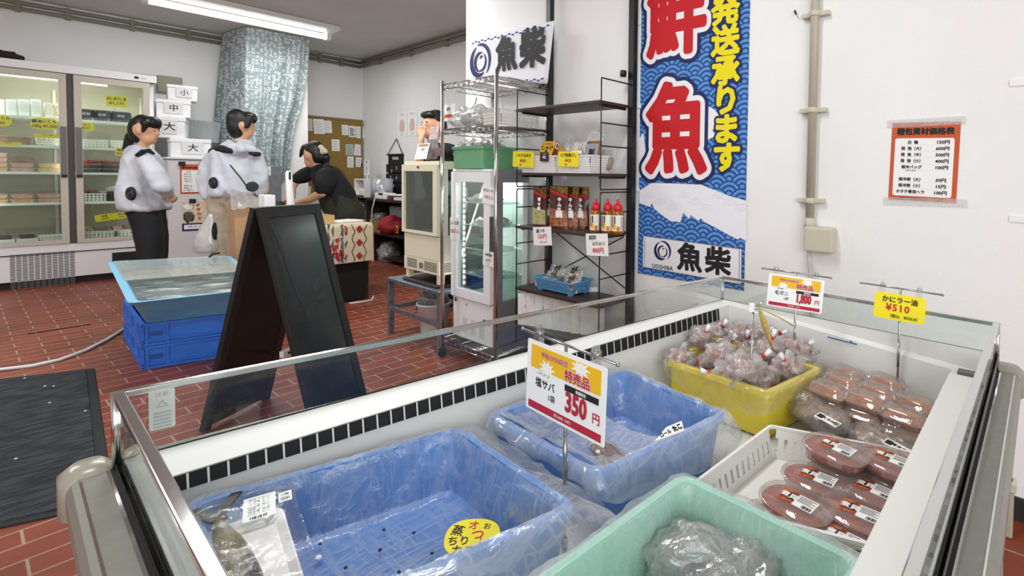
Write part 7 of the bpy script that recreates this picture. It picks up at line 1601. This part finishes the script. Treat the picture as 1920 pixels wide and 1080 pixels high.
# tan carton with a loose bag over it, in front of the man
yc3 = 5.86; q0, q1 = aty(436, 385, yc3), aty(500, 420, yc3); CT = mat('tan_carton', 'c79f78', .65, c2='be956e', nscale=6)
t = thing('tan_carton', 'tall tan carton with an open top between the man and the blackboard', 'carton', ((q0.x + q1.x) / 2, yc3 + .11, 0)); zt_ = q0.z; X0_, X1_ = q0.x + .01, min(q1.x, tx0 - .03)
b = MB(); b.loft([[V((x, y, z)) for x, y in ((X0_ + d, yc3 + d), (X1_ - d, yc3 + d), (X1_ - d, yc3 + .22 - d), (X0_ + d, yc3 + .22 - d))] for z, d in ((.003, .02), (zt_, 0), (zt_, .006), (.02, .026))], CT, smooth=False); b.build('carton_wall', t)
q0, q1 = aty(470, 391, yc3 - .004), aty(500, 430, yc3 - .004); b = MB(); b.box(q0.x, X1_ - .01, yc3 - .004, yc3 + .002, q1.z, zt_ - .02, mat('pale_blue_label', '9cc6e8', .6)); b.build('label', t, label='pale blue label')
b = MB(); fl = lambda u, v: V((X0_ - .03 + (X1_ - X0_ + .12) * u, yc3 - .05 + .34 * v + .03 * noise.noise(V((u * 4, v * 4, 2))), zt_ + .02 + (.12 - .08 * u) * math.sin(PI * v) ** .6 + .03 * noise.noise(V((u * 5, v * 5, 7))) - (.05 if v < .1 else 0))); b.grid(fl, 16, 14, film('milky_bag', 'e9e9e6', cover=.42, gloss=.16, vary=.25, bscale=12)); tag(b.build('loose_bag'), 'milky plastic bag spread over the tan carton', 'bag')
# white cord from the shelf device down to the floor
b = MB(); XC = XS - .04; c_ = [atx(x, y, XC) for x, y in ((703, 372), (698, 392), (696, 420), (697, 455), (699, 490), (705, 505), (714, 512), (721, 508), (718, 504), (711, 511), (703, 525), (701, 545))]; g_ = [atz(x, y, .01) for x, y in ((700, 556), (697, 563), (680, 566), (655, 569))]
b.tube(c_, .009, mat('white_cord', 'd8d4cc', .5), n=6); b.tube([c_[-1], g_[0].lerp(c_[-1], .3), g_[0]] + g_[1:], .009, mat('white_cord'), n=6); tag(b.build('power_cord'), 'white power cord hanging from the shelf and running along the table foot', 'cord')

# ---------------------------------------------------------------- people
SKIN = mat('skin', 'd9a684', .5, sss=.1); HAIR = mat('black_hair', '120f0e', .45, bump=.5, bscale=60, stretch=(1, 1, .15)); JKT = mat('pale_grey_jacket', 'd3d5db', .6, c2='c6c9d1', nscale=6, bump=.35, bscale=9); BLKC = mat('black_fabric', '1a1a1c', .85)
TRB = mat('black_trousers', '141519', .85, bump=.2, bscale=14); TRBE = mat('beige_trousers', 'b5a894', .8, c2='a89b86', nscale=8, bump=.4, bscale=12); SHIRT = mat('black_shirt', '0f0f11', .85, bump=.2, bscale=12); APR = mat('dark_olive_apron', '2a2b20', .85, bump=.25, bscale=12)
def fuse(mb, name, parent, vox=.014, smooth=5, extra=None, label=None, wrinkle=0):
    """melt overlapping closed shapes into one continuous skin"""
    o = mb.build('tmp'); o.location = (0, 0, 0) if False else o.location
    r = o.modifiers.new('r', 'REMESH'); r.mode = 'VOXEL'; r.voxel_size = vox; r.use_smooth_shade = True
    s = o.modifiers.new('s', 'SMOOTH'); s.iterations = smooth; s.factor = .5
    dg = bpy.context.evaluated_depsgraph_get(); dg.update()
    me = bpy.data.meshes.new_from_object(o.evaluated_get(dg)); loc = o.location.copy()
    vs = [tuple(V(v.co) + loc + (v.normal * wrinkle * (1 - 2 * abs(noise.noise(V((v.co.x * 9, v.co.y * 9, v.co.z * 4 + v.co.x * 5)))) + .5 * noise.noise(v.co * 17)) if wrinkle else V((0, 0, 0)))) for v in me.vertices]; fs = [tuple(p.vertices) for p in me.polygons]; m = mb.mats[0]
    bpy.data.objects.remove(o)
    b = MB(); b.add(vs, fs, m, True)
    if extra: extra(b)
    return b.build(name, parent, label=label)
FAT = 1.0          # how stout the figure in hand is
def limb(mb, pts, rs, m):
    rs = [r * FAT for r in rs]
    mb.tube(pts, rs, m, n=12)
    for p, r in zip(pts, rs): mb.ball(p, r, r, r, m, n=12, k=8)
class Fig:
    """places joints of a figure by where the photo shows them, at the figure's own distance"""
    def __init__(s, D): s.D = D; s.k = D / FPX
    def p(s, x, y, d=0): return atd(x, y, s.D + d)
def orient(o, f, r): return Matrix((r, f, V((0, 0, 1)))).transposed().to_4x4()
def ell(mb, c, rx, ry, rz, m, fx, n=18, k=12, rough=0, seed=0):
    """ellipsoid whose long horizontal axis follows fx"""
    rx *= FAT; ry *= FAT; fx = V(fx).normalized(); M = Matrix((fx, V((-fx.y, fx.x, 0)), V((0, 0, 1)))).transposed().to_4x4(); M.translation = V(c); mb.ball((0, 0, 0), rx, ry, rz, m, n=n, k=k, M=M, rough=rough, seed=seed)
def torso(mb, P, rows, m, fx):
    """straight-falling garment: rows of (x, y of the photo, half width, half depth)"""
    fx = V(fx).normalized(); fy_ = V((-fx.y, fx.x, 0)); rings = []
    for x, y, rx, ry in rows:
        c = P(x, y); rings.append([c + fx * (rx * math.copysign(abs(math.cos(a)) ** .75, math.cos(a))) + fy_ * (ry * math.copysign(abs(math.sin(a)) ** .75, math.sin(a))) for a in [2 * PI * j / 28 for j in range(28)]])
    mb.loft(rings, m)
def hand(mb, wrist, dirv, side, m, L=.10, curl=.5, up=V((0, 0, 1))):
    """palm, four unequal bent fingers and a thumb leaving the side of the palm"""
    d = V(dirv).normalized(); sd = V(side); sd = (sd - d * sd.dot(d)).normalized(); nrm = d.cross(sd)
    pc = wrist + d * L * .45
    for t in (-.3, 0, .3): limb(mb, [wrist + sd * t * .03, wrist + d * L * .85 + sd * t * .08], [.016, .017], m)
    for k, ln in enumerate((.62, .72, .68, .52)):
        b0 = wrist + d * L * .9 + sd * (k - 1.5) * .021; b1 = b0 + d * L * ln * .45 - nrm * curl * .02; b2 = b1 + (d * (1 - curl * .7) - nrm * curl * .8).normalized() * L * ln * .4
        limb(mb, [b0, b1, b2], [.0095, .009, .0075], m)
    t0 = wrist + d * L * .3 - sd * .03; t1 = t0 + d * L * .35 - sd * .026; t2 = t1 + d * L * .3 - nrm * .012; limb(mb, [t0, t1, t2], [.012, .0105, .0085], m)
def face(b, c, fwd, right, rz, rw, m, k=1.0):
    """eyes, brows and a mouth as thin shapes on the front of the head"""
    up = V((0, 0, 1))
    for s in (-1, 1):
        e = c + fwd * rw * .90 + right * s * rw * .34 + up * rz * .02; M = Matrix((right, fwd, up)).transposed().to_4x4(); M.translation = e; b.ball((0, 0, 0), .010 * k, .005 * k, .004 * k, WC, n=10, k=6, M=M); M2 = M.copy(); M2.translation = e + fwd * .004; b.ball((0, 0, 0), .006 * k, .004, .006 * k, KI, n=8, k=6, M=M2)
        M3 = M.copy(); M3.translation = e + up * .024; b.ball((0, 0, 0), .018 * k, .006, .003, HAIR, n=10, k=5, M=M3)
    M = Matrix((right, fwd, up)).transposed().to_4x4(); M.translation = c + fwd * rw * .92 - up * rz * .52; b.ball((0, 0, 0), .022 * k, .006, .006, mat('lips', 'a8605a', .5), n=10, k=5, M=M)
def headshape(mb, c, fwd, right, rz, rw, m):
    """skull, jaw, nose and ears"""
    up = V((0, 0, 1)); M = Matrix((right, fwd, up)).transposed().to_4x4(); M.translation = c
    mb.ball((0, -.01, .015), rw * .92, rw * 1.08, rz * .88, m, n=18, k=12, M=M); mb.ball((0, rw * .25, -rz * .45), rw * .68, rw * .72, rz * .55, m, n=16, k=10, M=M)
    mb.tube([M @ V((0, rw * .95, .01)), M @ V((0, rw * 1.10, -rz * .20)), M @ V((0, rw * .95, -rz * .26))], [.010, .017, .012], m, n=8); mb.ball((0, rw * 1.08, -rz * .2), .018, .018, .016, m, M=M)
    for s in (-1, 1): mb.ball((s * rw * .95, -.005, -.01), .012, .024, .034, m, n=10, k=8, M=M)
R0, F0_ = RR.xy.to_3d().normalized(), FF.xy.to_3d().normalized()

# ---- woman with a ponytail, in profile
FAT = .78; f = Fig(4.75); P = f.p
hd = P(273, 245); fwd = (R0 * .95 + F0_ * .3).normalized(); rgt = V((fwd.y, -fwd.x, 0)); rz, rw = .135, .092
feet_z = .0
def ground(px_, d=0): q = P(px_, 400, d); return V((q.x, q.y, 0))
b = MB(); headshape(b, hd, fwd, rgt, rz, rw, SKIN)
limb(b, [hd + V((0, 0, -.08)) - fwd * .02, P(266, 282)], [.05, .055], SKIN)
ell(b, P(268, 330), .11, .14, .26, SKIN, fwd)
limb(b, [P(268, 385), P(280, 440), P(284, 500), ground(283) + V((0, 0, .09))], [.11, .09, .075, .05], SKIN)
limb(b, [P(280, 395, .12), P(288, 445, .12), P(290, 500, .12), ground(290, .12) + V((0, 0, .09))], [.10, .09, .075, .05], SKIN)
sh = P(272, 300, -.16); el = P(303, 346, -.16); wr_ = P(314, 362, -.05); limb(b, [sh, el, wr_], [.06, .05, .036], SKIN); hand(b, wr_, (P(322, 369, -.02) - wr_), V((0, 0, 1)), SKIN, L=.08, curl=.7)
sh2 = P(284, 296, .18); limb(b, [sh2, P(306, 345, .16), P(314, 364, .02)], [.055, .045, .035], SKIN)
woman = fuse(b, 'person', None, .013, 4, lambda b: face(b, hd, fwd, rgt, rz, rw, None)); tag(woman, 'person with a black ponytail and pale grey fan jacket standing by the display refrigerator', 'person', 'shoppers in pale grey fan jackets')
b = MB(); ell(b, hd + V((0, 0, .03)) - fwd * .022, .112, .102, .125, HAIR, fwd); ell(b, hd + V((0, 0, .005)) - fwd * .07, .075, .09, .12, HAIR, fwd); ell(b, hd + V((0, 0, .075)) + fwd * .052, .085, .098, .065, HAIR, fwd); [limb(b, [hd + rgt * s_ * .085 + fwd * .05 + V((0, 0, .07)), hd + rgt * s_ * .088 + fwd * .03 - V((0, 0, .01))], [.04, .02], HAIR) for s_ in (-1, 1)]; ell(b, hd - fwd * .05 - V((0, 0, .05)), .07, .085, .08, HAIR, fwd)
limb(b, [P(252, 243), P(244, 256), P(238, 280), P(237, 308)], [.04, .05, .045, .015], HAIR); fuse(b, 'hair', woman, .012, 3)
b = MB(); b.ball(P(250, 246), .03, .03, .025, mat('pale_hair_tie', 'b9a890', .7), n=10, k=6); b.build('hair_tie', woman)
b = MB(); torso(b, P, [(270, 281, .05, .08), (268, 288, .085, .15), (268, 300, .10, .185), (267, 325, .112, .20), (267, 350, .128, .21), (268, 372, .145, .215), (273, 388, .158, .21), (275, 394, .14, .19)], JKT, fwd)
for d in (-.17, .18): limb(b, [P(270, 294, d), P(291, 326, d), P(304, 350, d * .95), P(316, 364, d * .3)], [.085, .09, .085, .05], JKT)
ell(b, P(258, 284), .085, .13, .06, JKT, fwd); ell(b, P(250, 290), .07, .12, .07, JKT, fwd); limb(b, [P(256, 276, -.08), P(270, 280, -.09), P(280, 284, 0)], [.035, .03, .03], JKT)
fuse(b, 'jacket', woman, .014, 9, wrinkle=.011)
b = MB(); ell(b, P(275, 392), .17, .20, .10, TRB, fwd); limb(b, [P(270, 395, -.05), P(280, 440, -.05), P(285, 500, -.05), ground(285) + V((0, 0, .10))], [.155, .135, .115, .10], TRB); limb(b, [P(281, 395, .12), P(289, 445, .12), P(291, 500, .12), ground(291, .12) + V((0, 0, .10))], [.145, .13, .11, .095], TRB); fuse(b, 'trousers', woman, .016, 6, wrinkle=.005)
for i, (gx_, d) in enumerate(((285, 0), (291, .12))):
    g = ground(gx_, d); b = MB(); ell(b, g + fwd * .07 + V((0, 0, .045)), .14, .055, .045, BLKC, fwd); b.build('shoe', woman)
def fan(c, nrm, r, parent):
    nrm = V(nrm).normalized(); u = nrm.orthogonal(); M = frame(c, u, nrm.cross(u)); b = MB()
    b.lathe([(.0, .016), (r * .25, .017), (r * .3, .012), (r * .95, .016), (r, .011), (r * 1.05, .0), (.0, -.012)], BLKC, M, n=28)
    for q in range(3): b.tube([M @ V((r * (.4 + .18 * q) * math.cos(a), r * (.4 + .18 * q) * math.sin(a), .015)) for a in [2 * PI * i / 20 for i in range(20)]], .004, mat('fan_grey', '3a3a3c', .5), n=5, closed=True)
    b.lathe([(.0, .024), (r * .14, .022), (r * .16, .014)], mat('fan_hub', '4a4642', .4), M, n=12); b.build('fan', parent, label='round black ventilation fan')
nf = (P(243, 363, -.27) - P(262, 355, .0)).normalized()
fan(P(247, 363, -.225), (-R0 * .25 - F0_ * .95), .06, woman)
b = MB()
def patch(b, pts, m, th=.006):
    c = sum(pts, V((0, 0, 0))) / len(pts); o = (O - c).normalized(); b.add([p + o * th for p in pts] + [p - o * th for p in pts], [tuple(range(len(pts)))] + [tuple(reversed(range(len(pts), 2 * len(pts))))] + [(i, (i + 1) % len(pts), len(pts) + (i + 1) % len(pts), len(pts) + i) for i in range(len(pts))], m)
limb(b, [P(258, 291, -.235), P(268, 284, -.225), P(280, 282, -.18), P(288, 288, -.17)], [.026, .03, .026, .018], BLKC); fuse(b, 'shoulder_band', woman, .01, 3, label='black shoulder band')

# ---- man seen from behind
FAT = .80; f = Fig(4.85); P = f.p
hd = P(453, 234); fwd = (R0 * .55 + F0_ * .83).normalized(); rgt = V((fwd.y, -fwd.x, 0)); rz, rw = .14, .096; bk = (F0_ * .97 - R0 * .25).normalized(); br = V((bk.y, -bk.x, 0))
b = MB(); headshape(b, hd, fwd, rgt, rz, rw, SKIN); limb(b, [hd + V((0, 0, -.09)), P(448, 280)], [.06, .065], SKIN)
ell(b, P(440, 325), .17, .11, .27, SKIN, br)
for s, px_ in ((-1, 418), (1, 455)): limb(b, [P(px_, 380, .0), P(px_ + 3, 440), P(px_ + 2, 500), ground(px_ + 2) + V((0, 0, .09))], [.13, .11, .085, .05], SKIN)
wl_ = P(389, 374, -.03); limb(b, [P(398, 290), P(381, 330), wl_], [.06, .05, .037], SKIN); hand(b, wl_, (P(393, 396, -.02) - wl_), -F0_, SKIN, L=.09, curl=.6)
wr2 = P(497, 360, .06); limb(b, [P(483, 292), P(492, 330, .04), wr2], [.06, .05, .037], SKIN); hand(b, wr2, (P(500, 376, .12) - wr2), F0_, SKIN, L=.09, curl=.5)
man = fuse(b, 'person', None, .013, 4, lambda b: face(b, hd, fwd, rgt, rz, rw, None)); tag(man, 'person seen from behind in pale grey fan jacket and beige trousers carrying a white bag', 'person', 'shoppers in pale grey fan jackets')
b = MB(); ell(b, hd + V((0, 0, .035)) - fwd * .025, .118, .108, .125, HAIR, fwd, rough=.06, seed=3); ell(b, hd - fwd * .05 + V((0, 0, -.015)), .085, .10, .11, HAIR, fwd); ell(b, hd + fwd * .055 + V((0, 0, .07)), .085, .10, .07, HAIR, fwd, rough=.1); [limb(b, [hd + rgt * s_ * .09 + fwd * .04 + V((0, 0, .07)), hd + rgt * s_ * .095 + fwd * .01 - V((0, 0, .02))], [.045, .03], HAIR) for s_ in (-1, 1)]; ell(b, hd - fwd * .04 - V((0, 0, .06)), .08, .09, .08, HAIR, fwd); fuse(b, 'hair', man, .012, 3)
b = MB(); torso(b, P, [(444, 268, .07, .07), (442, 276, .14, .11), (441, 286, .18, .135), (440, 305, .178, .145), (439, 330, .176, .15), (437, 350, .18, .155), (436, 362, .182, .155), (435, 369, .165, .14)], JKT, br)
limb(b, [P(403, 289), P(389, 315, -.02), P(384, 340, -.03), P(389, 368, -.03)], [.078, .074, .07, .052], JKT); limb(b, [P(479, 291), P(487, 320, .02), P(490, 342, .04), P(491, 360, .06)], [.078, .076, .072, .058], JKT)
ell(b, P(449, 272), .14, .12, .06, JKT, br); ell(b, P(452, 280, -.08), .14, .09, .07, JKT, br); limb(b, [P(430, 268, -.06), P(455, 280, -.13), P(474, 282, -.06)], [.045, .05, .045], JKT)
fuse(b, 'jacket', man, .014, 9, wrinkle=.011)
b = MB(); limb(b, [P(398, 284, -.085), P(415, 279, -.125), P(434, 283, -.15)], [.042, .048, .035], BLKC); fuse(b, 'shoulder_band', man, .011, 3, label='black shoulder band')
b = MB(); limb(b, [P(468, 287, -.12), P(478, 289, -.10), P(485, 289, -.06)], [.02, .032, .03], BLKC); fuse(b, 'shoulder_band', man, .011, 3, label='black shoulder band')
fan(P(401, 343, -.165), (-R0 * .3 - F0_ * .95), .052, man); fan(P(473, 350, -.15), (R0 * .75 - F0_ * .7), .045, man)
b = MB(); limb(b, [P(432, 310, -.205), P(450, 332, -.205), P(466, 354, -.17)], [.007, .007, .007], BLKC); b.build('seam', man, label='dark diagonal seam')
b = MB(); fmh = frame(P(431, 262, -.155), R0 + V((0, 0, -.5)), V((.25 * R0.x, .25 * R0.y, 1))); b.text('BURTLE', .030, KI, fmh, z=-.02, bold=.03); b.build('hood_print', man)
b = MB(); ell(b, P(437, 372), .20, .15, .10, TRBE, br)
for px_ in (418, 455): limb(b, [P(px_ - 1, 378), P(px_ + 1, 430), P(px_ + 2, 495), ground(px_ + 2) + V((0, 0, .10))], [.145, .13, .11, .095], TRBE)
b2 = P(400, 430, -.06); ell(b, P(404, 432, -.06), .05, .07, .12, TRBE, br); fuse(b, 'trousers', man, .016, 6, wrinkle=.010)
b = MB(); ell(b, P(403, 436, -.10), .03, .04, .10, BLKC, br); b.build('pocket_case', man, label='black case at the thigh pocket')
for px_ in (420, 457): g = ground(px_); b = MB(); ell(b, g + bk * .07 + V((0, 0, .045)), .14, .055, .045, BLKC, bk); b.build('shoe', man)
BAGW = film('white_carrier_bag', 'fafafa', cover=.82, gloss=.10, vary=.12, bscale=12)
t = thing('carrier_bag', 'white plastic carrier bag hanging from the hand of the man', 'bag', P(386, 470, -.10)); b = MB(); M = Matrix.Translation(P(386, 444, -.10))
prof = [(.085, -.15), (.105, -.13), (.11, -.06), (.085, .03), (.06, .12), (.028, .19), (.02, .22)]
rings = []
for i, (r, z) in enumerate(prof): rings.append([M @ V((R0 * (r * math.cos(a) * (1 + .12 * noise.noise(V((a * 1.7, i, 0))))) + F0_ * (r * .6 * math.sin(a) * (1 + .2 * noise.noise(V((a * 2.3, i, 5)))))) + R0 * (.012 * max(0, z) / .05) + V((0, 0, z))) for a in [2 * PI * j / 24 for j in range(24)]])
b.loft(rings, BAGW); b.build('bag_body', t)
b = MB(); tp = P(392, 393, -.08); c0_ = M @ (R0 * .05 + V((0, 0, .21))); 
for s in (-1, 1): limb(b, [c0_ + R0 * s * .012, tp + R0 * s * .01], [.009, .007], BAGW)
b.build('handle', t)

# ---- woman bending over the serving table
FAT = .84; f = Fig(5.72); P = f.p
hd = P(588, 291); fwd = (-R0 * .92 + F0_ * .15 + V((0, 0, -.25))).normalized(); rgt = V((fwd.y, -fwd.x, 0)).normalized(); fl_ = V((fwd.x, fwd.y, 0)).normalized(); rz, rw = .15, .105
b = MB(); headshape(b, hd, fl_, rgt, rz, rw, SKIN); limb(b, [hd + V((0, 0, -.08)) - fl_ * .03, P(604, 318)], [.055, .065], SKIN)
limb(b, [P(612, 330), P(634, 370), P(645, 400)], [.12, .12, .12], SKIN)
gz_ = lambda px_, d=0: ground(px_, d)
for d in (-.1, .12): limb(b, [P(645, 405, d), P(650, 450, d), gz_(650, d) + V((0, 0, .09))], [.08, .07, .05], SKIN)
we = P(556, 382, -.22); limb(b, [P(615, 334, -.18), P(603, 362, -.26), P(580, 374, -.26), we], [.072, .06, .05, .038], SKIN); hand(b, we, P(538, 386, -.2) - we, F0_, SKIN, L=.12, curl=.35)
we2 = P(549, 370, .05); limb(b, [P(588, 322, .15), P(556, 338, .12), P(548, 352, .08), we2], [.068, .058, .048, .038], SKIN); hand(b, we2, P(534, 380, .0) - we2, F0_, SKIN, L=.12, curl=.35)
bend = fuse(b, 'person', None, .014, 4, lambda b: face(b, hd, fl_, rgt, rz, rw, None)); tag(bend, 'person in black shirt and dark olive apron bending over the serving table', 'person')
b = MB(); ell(b, hd + V((0, 0, .04)) - fl_ * .02, .125, .115, .13, HAIR, fl_); ell(b, hd - fl_ * .07 + V((0, 0, -.0)), .08, .10, .11, HAIR, fl_); ell(b, hd + fl_ * .07 + V((0, 0, .075)), .075, .095, .06, HAIR, fl_); limb(b, [hd + fl_ * .095 + rgt * .05 + V((0, 0, .05)), hd + fl_ * .11 + rgt * .06 + V((0, 0, -.03))], [.03, .02], HAIR); limb(b, [hd + fl_ * .09 - rgt * .06 + V((0, 0, .05)), hd + fl_ * .115 - rgt * .06 + V((0, 0, -.02))], [.03, .02], HAIR)
limb(b, [P(604, 283), P(611, 296), P(612, 308)], [.05, .06, .03], HAIR); fuse(b, 'hair', bend, .013, 3)
b = MB()
for q, (x, y) in enumerate(((602, 276), (605, 280), (609, 284), (605, 285))): b.ball(P(x, y, -.06), .03, .03, .028, mat('cream_scrunchie', 'd9d0bc', .8), n=10, k=6, rough=.3, seed=q)
b.build('scrunchie', bend)
b = MB(); limb(b, [P(606, 325), P(616, 336), P(636, 368), P(646, 396)], [.14, .19, .20, .20], SHIRT); limb(b, [P(613, 330, -.18), P(610, 345, -.24), P(605, 353, -.25)], [.115, .105, .095], SHIRT); limb(b, [P(590, 320, .14), P(570, 330, .13), P(560, 334, .12)], [.10, .095, .085], SHIRT); fuse(b, 'shirt', bend, .016, 8, wrinkle=.008)
b = MB(); limb(b, [P(596, 330, -.02), P(608, 356, -.02), P(626, 385, -.02)], [.08, .11, .13], APR); limb(b, [P(634, 376), P(648, 400), P(650, 440), P(650, 480)], [.215, .225, .215, .21], APR); limb(b, [P(604, 345, -.13), P(606, 322, -.18), P(613, 309, -.13), P(622, 316, .0)], [.035, .03, .03, .03], APR); fuse(b, 'apron', bend, .016, 8, wrinkle=.008)
for d in (-.1, .12): g = gz_(650, d); b = MB(); ell(b, g + fl_ * .07 + V((0, 0, .045)), .14, .055, .045, BLKC, fl_); b.build('shoe', bend)
b = MB()
for d in (-.1, .12): limb(b, [P(650, 470, d), gz_(650, d) + V((0, 0, .1))], [.11, .085], TRB)
b.build('trousers', bend)

# ---- man half hidden behind the wire rack
FAT = .84; f = Fig(4.75); P = f.p
hd = P(812, 236); fwd = (-F0_ * .85 - R0 * .5).normalized(); rgt = V((fwd.y, -fwd.x, 0)); rz, rw = .14, .098
b = MB(); headshape(b, hd, fwd, rgt, rz, rw, SKIN); limb(b, [hd + V((0, 0, -.09)), P(820, 278)], [.06, .065], SKIN)
br2 = R0; ell(b, P(828, 330), .2, .14, .34, SKIN, br2)
for px_ in (815, 842): limb(b, [P(px_, 385), P(px_, 440), ground(px_) + V((0, 0, .09))], [.12, .10, .055], SKIN)
wv = P(790, 262, -.16); limb(b, [P(800, 300, -.0), P(786, 318, -.12), P(787, 290, -.16), wv], [.055, .048, .042, .033], SKIN); hand(b, wv, (P(794, 243, -.14) - wv), R0, SKIN, L=.09, curl=.5)
limb(b, [P(850, 300), P(858, 340), P(846, 370, -.1)], [.055, .045, .035], SKIN); hand(b, P(846, 370, -.1), (P(838, 380, -.15) - P(846, 370, -.1)), F0_, SKIN, L=.09)
m4 = fuse(b, 'person', None, .012, 4, lambda b: face(b, hd, fwd, rgt, rz, rw, None)); tag(m4, 'person in black with a hand raised to the face behind the wire rack', 'person')
b = MB(); ell(b, hd + V((0, 0, .055)) - fwd * .03, .12, .115, .10, HAIR, fwd, rough=.12, seed=9); ell(b, hd - fwd * .06 + V((0, 0, .01)), .085, .105, .11, HAIR, fwd, rough=.1); ell(b, hd + fwd * .055 + V((0, 0, .095)), .06, .10, .04, HAIR, fwd, rough=.25, seed=3); fuse(b, 'hair', m4, .011, 2)
b = MB(); ell(b, P(826, 286), .24, .16, .10, SHIRT, br2); ell(b, P(828, 330), .215, .155, .30, SHIRT, br2); limb(b, [P(848, 292), P(857, 315)], [.08, .07], SHIRT); limb(b, [P(803, 294), P(793, 308, -.06)], [.08, .07], SHIRT); fuse(b, 'shirt', m4, .016, 3)
b = MB()
for px_ in (815, 842): limb(b, [P(px_, 382), P(px_, 440), ground(px_) + V((0, 0, .1))], [.13, .11, .09], TRB)
fuse(b, 'trousers', m4, .02, 2)
for px_ in (815, 842): g = ground(px_); b = MB(); ell(b, g + fwd * .07 + V((0, 0, .045)), .14, .055, .045, BLKC, fwd); b.build('shoe', m4)
